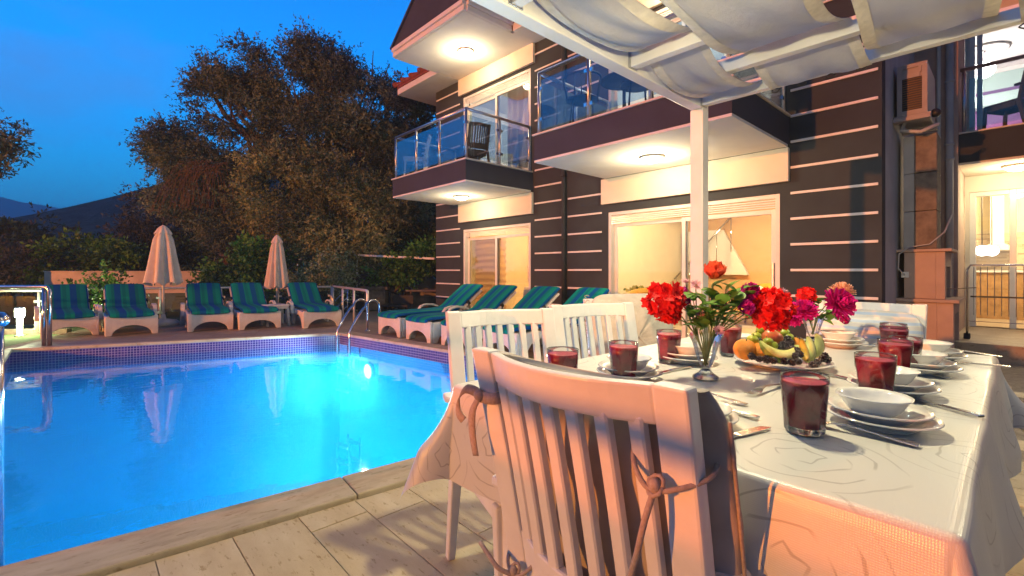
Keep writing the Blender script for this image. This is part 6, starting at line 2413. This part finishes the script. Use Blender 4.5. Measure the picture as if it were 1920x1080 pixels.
# ================================================================== chrome and glass fence
def fence(name, label, pts, h, npanels, m=M['rail_steel'], glass=True, r=0.021, post_ends=(True, True), bend=None):
    th = thing(name, label, 'fence', (0, 0, 0))
    rail = [Vector((p[0], p[1], h)) for p in pts]
    if bend == 'end':
        e = rail[-1]
        d = (rail[-1] - rail[-2]).normalized()
        rail = rail[:-1] + [e - d * 0.06, e - d * 0.02 + Vector((0, 0, -0.015)), e + Vector((0, 0, -0.06)), Vector((e.x, e.y, 0.0))]
    obj('handrail', MB().tube(rail, r * 1.15, 10), m, th, smooth=True)
    for i in range(len(pts) - 1):
        a, b = Vector((*pts[i], 0)), Vector((*pts[i + 1], 0))
        n = npanels[i]
        for k in range(n + 1):
            if k == n and (i < len(pts) - 2 or not post_ends[1]):
                continue
            if i == 0 and k == 0 and not post_ends[0]:
                continue
            p = a + (b - a) * (k / n)
            obj('post', MB().tube([p, p + Vector((0, 0, h - 0.01))], r, 10), m, th, smooth=True)
        if glass:
            for k in range(n):
                p, q = a + (b - a) * (k / n), a + (b - a) * ((k + 1) / n)
                d = (q - p).normalized()
                p, q = p + d * 0.05, q - d * 0.05
                z = Vector((0, 0, 0.05 + (h - 0.14) / 2))
                obj('glass_panel', MB().bar(p + z, q + z, 0.008, h - 0.16), M['fence_glass'], th)
                for zz in (0.18, h - 0.20):
                    for g in (p, q):
                        obj('clamp', MB().bar(g - d * 0.03 + Vector((0, 0, zz)), g + d * 0.03 + Vector((0, 0, zz)), 0.03, 0.045), m, th, bevel=0.004, segs=1)
    return th
FPT = [(-13.5, 8.05), (-8.75, 8.60), (-8.45, 9.45), (-4.15, 10.7)]
fence('glass_fence', 'low glass fence with chrome posts behind the far loungers', FPT, 0.685, [5, 1, 4])
e1 = pix(689, 619)
fence('end_railing', 'short chrome railing bending down beside the pool ladder', [(-4.1, 10.66), (e1.x, e1.y)], 0.70, [3], glass=False, bend='end')
# two chrome posts standing at the far left pool corner
e2 = pix(93, 648)
e3 = pix(70, 650)
fr = thing('chrome_railing', 'thick chrome railing ending in two posts at the pool corner', 'railing', (0, 0, 0))
hh = 0.825
obj('handrail', MB().tube([(-11.5, e2.y + 0.0, hh), (e2.x - 0.07, e2.y, hh), (e2.x - 0.025, e2.y, hh - 0.012), (e2.x, e2.y, hh - 0.06), (e2.x, e2.y, 0.0)], 0.026, 12), M['chrome'], fr, smooth=True)
for k in range(4):
    x = e3.x - k * 1.3
    obj('post', MB().tube([(x, e2.y, 0), (x, e2.y, hh - 0.005)], 0.024, 12), M['chrome'], fr, smooth=True)
# unseen railing added to cast the shadow band on the near chair
tr_ = thing('terrace_railing', 'low chrome railing between the lawn and the dining corner', 'railing', (0, 0, 0))
obj('handrail', MB().tube([(-2.85, 0.95, 1.150), (-1.40, -1.62, 1.150)], 0.021, 12), M['chrome'], tr_, smooth=True)
for x, y in ((-2.85, 0.95), (-1.40, -1.62)):
    obj('post', MB().tube([(x, y, 0), (x, y, 1.14)], 0.024, 12), M['chrome'], tr_, smooth=True)
obj('glass_panel', MB().bar((-2.82, 0.90, 0.56), (-1.43, -1.57, 0.56), 0.010, 0.93), M['clear_rail_glass'], tr_)
# stair railing going down behind the fifth lounger
sr = thing('stair_railing', 'sloping chrome stair railing behind the fifth lounger', 'railing', (0, 0, 0))
a, b = pixd(588, 600, 11.5), pixd(653, 541, 11.2)
for dz in (0, -0.20, -0.40):
    obj('rail', MB().tube([a + Vector((0, 0, dz)), b + Vector((0, 0, dz))], 0.014, 8), M['chrome'], sr, smooth=True)
for f in (0.05, 0.55, 0.98):
    p = a + (b - a) * f
    obj('post', MB().tube([(p.x, p.y, -0.1), p], 0.016, 8), M['chrome'], sr, smooth=True)

# bollard lamp on the lawn
B = pix(37, 623)
th = thing('bollard_lamp', 'glowing bollard lamp on the lawn behind the left railing', 'bollard lamp', (B.x, B.y, -0.07))
obj('pillar', MB().lathe([(0.07, 0), (0.07, 0.02), (0.043, 0.025), (0.043, 0.33)], 16), M['brushed'], th, smooth=True)
obj('lamp_shade', MB().lathe([(0.058, 0.331), (0.062, 0.36), (0.062, 0.46), (0.058, 0.475)], 18), M['bollard_glow'], th, smooth=True)
obj('lamp_cap', MB().lathe([(0.066, 0.476), (0.066, 0.49), (0.001, 0.50)], 18), M['brushed'], th, smooth=True)
for k in range(4):
    a = math.pi / 4 + k * math.pi / 2
    lamp('bollard_bulb', (0.20 * math.cos(a), 0.20 * math.sin(a), 0.40), P_BOLLARD, (0.88, 1.0, 0.55), 0.05, parent=th)
# lawn border kerb
kb = obj('lawn_kerb', MB().bar((-13, 7.85, -0.03), (-7.9, 8.30, -0.03), 0.10, 0.10), M['concrete'])
tag(kb, kind='structure')

# ================================================================== garden wall and patio corner behind
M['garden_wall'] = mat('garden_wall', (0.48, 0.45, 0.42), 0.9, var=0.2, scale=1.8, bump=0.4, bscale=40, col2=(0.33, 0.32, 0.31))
wl0 = pixd(88, 507, 12.6)
wl1 = pixd(660, 507, 13.4)
gw = thing('garden_wall', 'long plain rendered garden wall behind the loungers', 'wall', (0, 0, 0))
obj('wall', MB().bar((wl0.x, wl0.y, 0.46), (wl1.x, wl1.y, 0.46), 0.16, 1.12), M['garden_wall'], gw)
obj('wall_cap', MB().bar((wl0.x - 0.02, wl0.y, 1.035), (wl1.x + 0.02, wl1.y, 1.035), 0.20, 0.03), M['garden_wall'], gw, bevel=0.005)

pw = thing('curved_wall', 'pale garden wall with a rounded top in the dim patio corner', 'wall', (0, 0, 0))
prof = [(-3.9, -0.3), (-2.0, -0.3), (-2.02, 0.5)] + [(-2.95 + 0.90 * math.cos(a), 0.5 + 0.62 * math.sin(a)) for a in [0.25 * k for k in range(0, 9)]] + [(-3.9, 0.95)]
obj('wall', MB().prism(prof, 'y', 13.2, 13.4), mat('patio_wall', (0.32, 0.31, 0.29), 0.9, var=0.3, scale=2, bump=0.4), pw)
bp_ = thing('stone_pedestal', 'pale stone pedestal beside the dark barbecue', 'pedestal', pixd(706, 570, 12.6))
bp_.location.z = 0
obj('shaft', MB().box(-0.28, 0.28, -0.2, 0.2, 0, 0.55), M['concrete'], bp_, bevel=0.01)
obj('cap_stone', MB().box(-0.36, 0.36, -0.26, 0.26, 0.551, 0.64), M['concrete'], bp_, bevel=0.01)
bq = thing('barbecue_hood', 'dark barbecue with a flat hood in the patio corner', 'barbecue', pixd(675, 570, 12.9))
bq.location.z = 0
obj('hood', MB().box(-0.55, 0.42, -0.3, 0.3, 0.72, 0.95), M['dark_plastic'], bq, bevel=0.02)
obj('fire_box', MB().box(-0.45, 0.32, -0.25, 0.25, 0.0, 0.45), M['dark_plastic'], bq, bevel=0.01)
for sx in (-0.4, 0.3):
    obj('support', MB().box(sx - 0.03, sx + 0.03, -0.03, 0.03, 0.451, 0.719), M['dark_plastic'], bq)
bc = thing('garden_bench', 'dark low bench in front of the curved wall', 'bench', pixd(742, 590, 11.9))
bc.location.z = 0
obj('seat', MB().box(-0.35, 0.35, -0.2, 0.2, 0.14, 0.19), M['dark_plastic'], bc, bevel=0.01)
obj('backrest', MB().box(-0.12, 0.42, 0.15, 0.2, 0.191, 0.42), M['dark_plastic'], bc, bevel=0.01)
for sx in (-0.3, 0.3):
    obj('leg', MB().box(sx - 0.03, sx + 0.03, -0.15, 0.15, 0, 0.139), M['dark_plastic'], bc)
tb = thing('patio_table', 'thin dark patio table at the corner of the villa', 'table', pixd(797, 560, 12.3))
tb.location.z = 0
obj('table_top', MB().box(-0.45, 0.40, -0.3, 0.3, 0.52, 0.55), M['concrete'], tb, bevel=0.005)
for sx in (-0.38, 0.33):
    obj('leg', MB().box(sx - 0.02, sx + 0.02, -0.02, 0.02, 0, 0.519), M['concrete'], tb)
for i, px in enumerate((742, 758, 765)):
    pt = thing('flower_pot', ['potted plant on the patio wall, left of three', 'dark pot in the middle of the patio wall', 'small pot on the right of the patio wall'][i], 'flower pot', pixd(px, 556, 12.9), 0, 'pots in the patio corner')
    pt.location.z = 0.40
    obj('pot', MB().lathe([(0.06, 0), (0.09, 0.16), (0.07, 0.16)], 14), M['dark_plastic'], pt, smooth=True)
    lf = MB()
    for k in range(40):
        p = Vector((random.gauss(0, .07), random.gauss(0, .07), 0.2 + random.random() * 0.15))
        d = Vector((random.uniform(-1, 1), random.uniform(-1, 1), random.uniform(-1, 1))).normalized() * 0.035
        e = d.cross(Vector((1, 0.4, 0.2))).normalized() * 0.014
        lf.quad(p - d, p + e, p + d, p - e)
    obj('foliage', lf, M['flower_green'], pt)
    obj('stand', MB().box(-0.07, 0.07, -0.07, 0.07, -0.40, -0.001), M['concrete'], pt)
# pale horizontal pipe from the villa corner into the trees
pa, pb = pixd(666, 478, 12.9), pixd(815, 485, 11.75)
th = thing('awning_bar', 'pale horizontal bar running from the villa corner to the trees', 'bar', (0, 0, 0))
obj('bar', MB().bar(pa, pb, 0.05, 0.05), M['frame_white'], th)
obj('upright', MB().bar((pa.x + 0.05, pa.y, -0.1), (pa.x + 0.05, pa.y, pa.z - 0.026), 0.04, 0.04), M['frame_white'], th)

# ================================================================== balcony furniture (copies of the dining chair and dark ones)
M['dark_wood'] = mat('dark_wood', (0.12, 0.085, 0.06), 0.6, var=0.2, scale=10)
def put_chair(x, y, z, rz, m, label, group='chairs on the balconies'):
    p = hw(x, -y, z)
    c = make_chair(label, m, group=group)
    c.location = p
    c.rotation_euler = (0, 0, ROT + rz)
    return c
put_chair(1.15, -1.05, SL1, rad(150), M['plastic_white'], 'white slatted chair behind the glass of the left balcony')
put_chair(2.55, -0.75, SL1, rad(75), M['dark_wood'], 'dark slatted chair in front of the left balcony door')
def wire_chair(label, x, y, z, rz, group='dark metal chairs on the right balcony'):
    th = thing('metal_chair', label, 'chair', hw(x, -y, z), ROT + rz, group)
    m = M['dark_plastic']
    obj('seat', MB().lathe([(0.001, 0.44), (0.20, 0.44), (0.21, 0.455), (0.20, 0.46), (0.001, 0.462)], 24), m, th, smooth=True)
    obj('seat_ring', MB().tube([(0.21 * math.cos(a), 0.21 * math.sin(a), 0.45) for a in [i * math.pi / 12 for i in range(25)]], 0.012, 8), m, th, smooth=True)
    for i in range(4):
        a = math.pi / 4 + i * math.pi / 2
        obj('leg', MB().tube([(0.18 * math.cos(a), 0.18 * math.sin(a), 0.45), (0.23 * math.cos(a), 0.23 * math.sin(a), 0.0)], 0.012, 8), m, th, smooth=True)
    hoop = [(-0.20, -0.06, 0.45), (-0.24, -0.12, 0.66)] + [(0.25 * math.cos(a), -0.12 - 0.10 * math.sin(a), 0.70 + 0.06 * math.sin(a)) for a in [math.pi - i * math.pi / 10 for i in range(11)]] + [(0.24, -0.12, 0.66), (0.20, -0.06, 0.45)]
    obj('back_hoop', MB().tube(hoop, 0.016, 8), m, th, smooth=True)
    for sx in (-0.09, 0.0, 0.09):
        obj('back_bar', MB().tube([(sx, -0.19, 0.45), (sx, -0.215, 0.745)], 0.008, 6), m, th, smooth=True)
    return th
wc = wire_chair('round backed dark metal chair at the left end of the right balcony', 5.45, -1.25, SL1, 0.6)
dup(wc, hw(6.25, 1.15, SL1), ROT + 2.4, 'round backed dark metal chair near the middle of the right balcony')
bt = thing('bistro_table', 'round dark table on the right balcony', 'table', hw(5.85, 0.85, SL1), ROT)
obj('table_top', MB().lathe([(0.001, 0.70), (0.32, 0.70), (0.33, 0.715), (0.32, 0.725), (0.001, 0.725)], 28), M['dark_plastic'], bt, smooth=True)
obj('pedestal', MB().tube([(0, 0, 0.02), (0, 0, 0.70)], 0.025, 10), M['dark_plastic'], bt, smooth=True)
obj('foot', MB().lathe([(0.20, 0), (0.20, 0.02), (0.03, 0.04)], 24), M['dark_plastic'], bt, smooth=True)
put_chair(9.62, 3.05, SL1, rad(60), M['dark_wood'], 'tan slatted chair behind the glass of the annex balcony')

# ================================================================== plants
M['olive_leaf'] = leaf_mat('olive_leaf', [(0.05, 0.075, 0.055), (0.11, 0.15, 0.11), (0.155, 0.20, 0.155), (0.075, 0.11, 0.08), (0.20, 0.25, 0.20)], 0.6, patch=0.9)
M['olive_light'] = leaf_mat('olive_light', [(0.12, 0.16, 0.07), (0.23, 0.26, 0.13), (0.30, 0.33, 0.19), (0.15, 0.17, 0.09)], 0.6, patch=0.9)
M['dark_leaf'] = leaf_mat('dark_leaf', [(0.018, 0.050, 0.030), (0.035, 0.090, 0.045), (0.06, 0.13, 0.055)], 0.6, patch=1.0)
M['blue_leaf'] = leaf_mat('blue_leaf', [(0.035, 0.05, 0.048), (0.06, 0.08, 0.075), (0.09, 0.11, 0.10)], 0.6, patch=1.0)
M['green_leaf'] = leaf_mat('green_leaf', [(0.045, 0.13, 0.025), (0.08, 0.21, 0.04), (0.12, 0.29, 0.05)], 0.5, patch=1.2)
M['bark'] = mat('bark', (0.10, 0.075, 0.055), 0.95, var=0.4, scale=9, bump=1.0, bscale=30)
M['twig'] = mat('twig', (0.12, 0.07, 0.045), 0.9, var=0.3, scale=20)

def foliage(lobes, n_twig, leaf_l, leaf_w, per, rng, twig_l=0.4, droop=-0.1, shell=0.55):
    """lobes: (cx,cy,cz,rx,ry,rz,weight). Leaves stand along short twigs that fill the lobes."""
    L = np.array(lobes, dtype=float)
    wts = L[:, 6] / L[:, 6].sum()
    idx = rng.choice(len(L), n_twig, p=wts)
    d = rng.normal(size=(n_twig, 3))
    d /= np.linalg.norm(d, axis=1)[:, None]
    r = (shell + (1 - shell) * rng.random(n_twig) ** 0.6) * (1 + 0.16 * rng.normal(size=n_twig))
    # holes and clumps
    base = L[idx, :3] + d * r[:, None] * L[idx, 3:6]
    k = base * 1.35
    clump = np.sin(k[:, 0] * 2.1 + 1.3 * np.sin(k[:, 2] * 1.7)) * np.sin(k[:, 1] * 1.9 + k[:, 2] * 1.1) + np.sin(k[:, 2] * 2.6 + k[:, 0])
    keep = clump > -0.42 + 0.28 * rng.normal(size=n_twig)
    base, d = base[keep], d[keep]
    n = len(base)
    td = d + 0.55 * rng.normal(size=(n, 3))
    td[:, 2] += droop
    td /= np.linalg.norm(td, axis=1)[:, None]
    f = rng.random((n, per))
    pos = base[:, None, :] + td[:, None, :] * (f * twig_l)[:, :, None]
    pos = pos.reshape(-1, 3)
    m = len(pos)
    ld = np.repeat(td, per, axis=0) * 0.6 + rng.normal(size=(m, 3)) * 0.7
    ld /= np.linalg.norm(ld, axis=1)[:, None]
    up = rng.normal(size=(m, 3))
    sd = np.cross(ld, up)
    sd /= np.linalg.norm(sd, axis=1)[:, None]
    s = (0.6 + 0.8 * rng.random(m))[:, None]
    a = pos
    b = pos + ld * leaf_l * s * 0.5 + sd * leaf_w * s * 0.5
    c = pos + ld * leaf_l * s
    e = pos + ld * leaf_l * s * 0.5 - sd * leaf_w * s * 0.5
    return np.stack([a, b, c, e], 1).reshape(-1, 3)

def quads_obj(name, V, m, parent=None):
    n = len(V) // 4
    me = bpy.data.meshes.new(name)
    me.vertices.add(len(V))
    me.vertices.foreach_set('co', V.astype(np.float32).ravel())
    me.loops.add(len(V))
    me.loops.foreach_set('vertex_index', np.arange(len(V), dtype=np.int32))
    me.polygons.add(n)
    me.polygons.foreach_set('loop_start', np.arange(0, len(V), 4, dtype=np.int32))
    me.polygons.foreach_set('loop_total', np.full(n, 4, dtype=np.int32))
    me.update(calc_edges=True)
    me.validate()
    me.materials.append(m)
    o = bpy.data.objects.new(name, me)
    COL.objects.link(o)
    if parent is not None:
        o.parent = parent
    return o

def branch_tube(mb, a, b, r0, r1, rng, wob=0.12, n=7):
    a, b = Vector(a), Vector(b)
    pts = []
    for k in range(n + 1):
        f = k / n
        p = a + (b - a) * f
        w = wob * math.sin(math.pi * f) * (b - a).length * 0.5
        p += Vector((rng.normal() * w * .5, rng.normal() * w * .5, rng.normal() * w * .2))
        pts.append(p)
    mb.tube(pts, [r0 + (r1 - r0) * k / n for k in range(n + 1)], 8)
    return pts

def tree(name, label, base, lobes, n_twig, leaf_l, leaf_w, per, m, trunk_r, seed, group=None, fork=0.35, twig_l=0.4, droop=-0.1, cat='tree', shell=0.5, extra=None):
    rng = np.random.default_rng(seed)
    th = thing(name, label, cat, base, 0, group)
    b = Vector(base)
    lo = [(l[0] - b.x, l[1] - b.y, l[2] - b.z) + tuple(l[3:]) for l in lobes]
    V = foliage(lo, n_twig, leaf_l, leaf_w, per, rng, twig_l, droop, shell)
    quads_obj('crown', V, m, th)
    if extra:
        V = foliage(extra[0] if False else [(l[0] - b.x, l[1] - b.y, l[2] - b.z) + tuple(l[3:]) for l in extra[0]], extra[1], leaf_l, leaf_w, per, rng, twig_l, droop, shell)
        quads_obj('crown_spray', V, extra[2], th)
    mb = MB()
    cz = sum(l[2] for l in lo) / len(lo)
    fk = Vector((0, 0, max(0.5, cz * fork)))
    branch_tube(mb, (0, 0, -0.15), fk, trunk_r, trunk_r * 0.8, rng, 0.1)
    for l in lo:
        c = Vector(l[:3])
        pts = branch_tube(mb, fk, c, trunk_r * 0.55, trunk_r * 0.14, rng, 0.16)
        for k in range(5):
            e = c + Vector((rng.normal() * l[3] * .55, rng.normal() * l[4] * .55, rng.normal() * l[5] * .55))
            branch_tube(mb, pts[3 + k % 4], e, trunk_r * 0.15, trunk_r * 0.03, rng, 0.2, 5)
    obj('trunk', mb, M['bark'], th, smooth=True)
    return th

def lobe(px, py, Y, rpx, rpy, ry, w=None):
    c = pixd(px, py, Y)
    s = Y / F_PX
    rx, rz = rpx * s, rpy * s
    return (c.x, c.y, c.z, rx, ry, rz, w if w else rx * rz)
YT = 15.0
big = [lobe(455, 125, YT, 68, 52, 1.1), lobe(400, 165, YT, 48, 40, 0.8), lobe(450, 205, YT - .3, 80, 42, 1.1), lobe(600, 105, YT + .3, 72, 48, 1.2), lobe(540, 150, YT, 55, 52, 1.0),
       lobe(640, 170, YT, 60, 70, 1.2), lobe(690, 230, YT - .5, 62, 95, 1.1), lobe(600, 245, YT - .4, 70, 62, 1.2), lobe(745, 150, YT + 1, 40, 40, 0.8),
       lobe(740, 300, YT - .3, 58, 90, 1.0), lobe(530, 230, YT, 55, 28, 0.8)]
low = [lobe(550, 330, YT - 1.2, 78, 62, 1.1), lobe(500, 385, YT - 1.3, 58, 56, 0.9), lobe(620, 380, YT - 1.4, 80, 80, 1.1), lobe(570, 450, YT - 1.6, 85, 60, 0.9), lobe(660, 460, YT - 1.6, 52, 55, 0.8), lobe(700, 400, YT - 1.0, 60, 70, 0.9), lobe(760, 400, YT, 45, 60, 0.8), lobe(610, 510, YT - 1.7, 48, 30, 0.6)]
bt0 = pixd(625, 600, YT)
tree('olive_tree', 'huge spreading olive tree towering behind the loungers', (bt0.x, bt0.y, -0.05), [(x_, y_, z_ - 0.22, a_ * 0.88, b_ * 0.9, c_ * 0.86, w_) for x_, y_, z_, a_, b_, c_, w_ in big], 20000, 0.10, 0.036, 12, M['olive_leaf'], 0.38, 3, twig_l=0.42, shell=0.25, extra=(low, 15000, M['olive_light']))
spur = [lobe(300, 270, YT - 1, 50, 48, 0.8), lobe(345, 320, YT - 1, 66, 42, 0.9), lobe(310, 350, YT - 1.2, 52, 38, 0.8), lobe(370, 375, YT - 1.2, 60, 42, 0.8), lobe(385, 285, YT - 1, 48, 26, 0.7, 0.22), lobe(430, 310, YT - .8, 40, 32, 0.7), lobe(400, 425, YT - 1.2, 40, 40, 0.6, 0.25)]
b1 = pixd(430, 600, YT - .8)
tree('olive_tree', 'ragged brown olive tree leaning left of the huge one', (b1.x, b1.y, -0.05), [(x_ + 0.42, y_, z_ - 0.15, a_ * 0.86, b_ * 0.9, c_ * 0.88, w_) for x_, y_, z_, a_, b_, c_, w_ in spur], 7600, 0.095, 0.034, 12, M['olive_leaf'], 0.22, 5, twig_l=0.45, shell=0.25)
# dry hanging twigs in the left tree
dt = MB()
rg = np.random.default_rng(9)
for k in range(70):
    a = pixd(340 + rg.random() * 90, 300 + rg.random() * 25, YT - 2.0)
    pts = []
    vx = rg.normal() * 0.25 - 0.25
    for i in range(7):
        f = i / 6
        pts.append(a + Vector((vx * f * 1.6, rg.normal() * 0.03, 0.35 * f - 1.5 * f * f)))
    dt.tube(pts, 0.007, 4)
o = obj('dry_twigs', dt, M['twig'])
tag(o, 'bundle of dry reddish twigs hanging in the left olive tree', 'twigs')

def simple_tree(name, label, px, Y, lobes, n, ll, lw, m, seed, group, tr=0.14, cat='tree', shell=0.2):
    b = pixd(px, 600, Y)
    return tree(name, label, (b.x, b.y, -0.05), [lobe(*l) for l in lobes], n, ll, lw, 10, m, tr, seed, group, cat=cat, shell=shell)
BG = 'dark trees beyond the garden wall'
simple_tree('grey_tree', 'grey leafed rounded tree behind the larger umbrella', 290, 18, [(290, 430, 18, 55, 60, 1.2), (340, 440, 18, 60, 60, 1.2), (400, 460, 18, 70, 55, 1.2), (260, 480, 18, 40, 30, 0.8), (320, 390, 18, 35, 25, 0.8)], 5200, 0.15, 0.05, M['blue_leaf'], 21, BG)
simple_tree('dark_tree', 'dark broad tree filling the gap behind the third lounger', 420, 17, [(430, 480, 17, 70, 50, 1.0), (470, 440, 17, 50, 55, 1.0), (360, 490, 17, 50, 30, 0.8)], 3600, 0.15, 0.06, M['dark_leaf'], 22, BG)
simple_tree('dark_tree', 'tall dark tree with open branches against the blue hill', 55, 20, [(40, 440, 20, 42, 22, 0.9), (85, 455, 20, 40, 30, 0.9), (10, 455, 20, 45, 26, 0.9), (58, 412, 20, 24, 12, 0.6), (110, 485, 20, 50, 34, 1.0), (40, 490, 20, 60, 34, 1.0)], 3400, 0.17, 0.07, M['dark_leaf'], 23, BG)
simple_tree('dark_tree', 'dark shrubby tree at the left end of the garden wall', 20, 15, [(10, 500, 15, 50, 35, 0.8), (60, 510, 15, 45, 30, 0.8), (-40, 490, 15, 50, 40, 0.9)], 3000, 0.13, 0.05, M['blue_leaf'], 24, BG)
simple_tree('leafy_tree', 'mid green leafy tree above the left part of the garden wall', 180, 15.5, [(150, 480, 15.5, 60, 25, 0.8), (200, 490, 15.5, 60, 28, 0.8), (120, 500, 15.5, 50, 22, 0.7), (235, 500, 15.5, 40, 20, 0.6)], 3200, 0.13, 0.07, M['green_leaf'], 25, BG)
simple_tree('dark_tree', 'dark tree showing between the olive tree and the villa', 780, 17, [(790, 230, 17, 45, 70, 1.0), (800, 330, 17, 40, 80, 1.0), (770, 420, 16, 55, 60, 1.0), (800, 470, 15, 45, 45, 0.9), (720, 470, 15.5, 50, 40, 0.8)], 5600, 0.15, 0.06, M['dark_leaf'], 26, BG)
simple_tree('dark_tree', 'dark foliage mass low behind the olive trunk', 560, 18, [(520, 480, 18, 80, 60, 1.2), (640, 500, 18, 90, 60, 1.2), (450, 380, 18, 50, 50, 1.0), (580, 420, 18, 90, 60, 1.2)], 5200, 0.16, 0.07, M['dark_leaf'], 27, BG)
# overhanging branch at the left edge
bl = pixd(-60, 600, 11)
tree('olive_tree', 'olive tree outside on the left reaching one twig into the sky', (bl.x, bl.y, -0.05), [lobe(2, 262, 11, 36, 26, 0.4), lobe(-20, 235, 11, 30, 22, 0.4), lobe(-18, 292, 11, 24, 22, 0.35), lobe(-90, 250, 11, 70, 70, 0.9)], 1100, 0.11, 0.035, 9, M['olive_leaf'], 0.12, 31, twig_l=0.35, shell=0.2)
# bright bushes on the wall
simple_tree('leafy_bush', 'bright green bush spilling over the wall beside the smaller umbrella', 450, 12.0, [(440, 505, 12, 45, 30, 0.6), (480, 490, 12, 40, 26, 0.6), (415, 520, 12, 24, 18, 0.4), (545, 530, 12, 40, 30, 0.5), (500, 525, 12, 35, 28, 0.5)], 2600, 0.10, 0.065, M['green_leaf'], 33, None, 0.05, 'bush')
simple_tree('flowering_bush', 'pale speckled bush lit green under the olive tree', 600, 11.9, [(600, 500, 11.9, 40, 26, 0.5), (625, 525, 11.9, 35, 22, 0.5), (575, 540, 11.9, 25, 22, 0.4)], 1500, 0.07, 0.04, leaf_mat('pale_leaf', [(0.10, 0.16, 0.05), (0.22, 0.28, 0.14), (0.35, 0.40, 0.28)]), 34, None, 0.04, 'bush')
# climbers between the first two loungers
simple_tree('climbing_plant', 'dark climbing plant rising between the first two loungers', 185, 9.6, [(170, 570, 9.6, 14, 22, 0.2), (200, 560, 9.6, 18, 26, 0.2), (185, 600, 9.6, 20, 22, 0.2), (205, 530, 9.6, 10, 14, 0.15), (160, 545, 9.6, 8, 12, 0.12)], 420, 0.07, 0.045, M['green_leaf'], 35, None, 0.02, 'plant')
# boughs over the patio
simple_tree('leafy_tree', 'green lit bough hanging over the dim patio corner', 735, 12.6, [(720, 500, 12.6, 35, 16, 0.5), (760, 505, 12.6, 30, 14, 0.5), (690, 490, 12.6, 25, 14, 0.4), (800, 485, 12.4, 16, 22, 0.4)], 1400, 0.09, 0.055, M['green_leaf'], 36, None, 0.06)

# ================================================================== hills
def hill(name, pts, Y, depth, m, seed, rough=0.0):
    """ridge through photo points at distance Y, falling away in front"""
    rng = np.random.default_rng(seed)
    mb = MB()
    xs = [pixd(px, py, Y) for px, py in pts]
    n = 240
    X = np.linspace(xs[0].x, xs[-1].x, n + 1)
    Z = np.interp(X, [p.x for p in xs], [p.z for p in xs])
    ph = rng.random(12) * 6.28
    rows = 14
    for j in range(rows + 1):
        f = j / rows
        for i in range(n + 1):
            zz = Z[i] * (1 - f) ** 1.25
            t_ = sum(math.sin(X[i] * k_ * 6.28 / Y * 9 + ph[k_] + f * 7) / k_ for k_ in range(1, 10))
            zz += rough * t_ * (1 - f)
            mb.v.append((X[i], Y - depth * f, max(-1.0, zz) - 0.2))
    for j in range(rows):
        for i in range(n):
            k = j * (n + 1) + i
            mb.f.append((k, k + 1, k + n + 2, k + n + 1))
    o = obj(name, mb, m, None, smooth=True)
    tag(o, kind='structure')
    return o
t = NT('hill_wood')
tc = t.new('ShaderNodeTexCoord')
n1 = t.new('ShaderNodeTexNoise', Scale=0.25, Detail=9.0, Roughness=0.7)
t.link(tc.outputs['Object'], n1.inputs['Vector'])
c = t.ramp(n1.outputs['Fac'], [(0.35, (0.030, 0.075, 0.055)), (0.65, (0.075, 0.14, 0.11))])
t.link(c, t.b.inputs['Base Color'])
t.b.inputs['Roughness'].default_value = 1.0
t.b.inputs['Specular IOR Level'].default_value = 0.0
t.bump(n1.outputs['Fac'], 1.0, 1.5)
M['hill_wood'] = t.m
hill('near_hill', [(-400, 500), (60, 470), (120, 425), (170, 404), (215, 388), (262, 362), (330, 335), (450, 300), (700, 260), (1000, 300), (1400, 380)], 150, 95, M['hill_wood'], 1, 0.22)
hill('far_hill', [(-900, 330), (-300, 345), (-100, 352), (0, 369), (50, 380), (100, 388), (155, 400), (300, 430), (700, 470)], 900, 500, M['hill_wood'], 2, 0.6)
# ================================================================== evening haze
hz = obj('haze', MB().box(-1450, 1450, -200, 1450, -1.3, 170), None)
tag(hz, kind='stuff')
t = NT('evening_haze')
t.n.remove(t.b)
v = t.new('ShaderNodeVolumePrincipled')
v.inputs['Color'].default_value = (0.72, 0.85, 1.0, 1)
v.inputs['Density'].default_value = 0.0012
t.link(v.outputs[0], t.out.inputs['Volume'])
hz.data.materials.append(t.m)
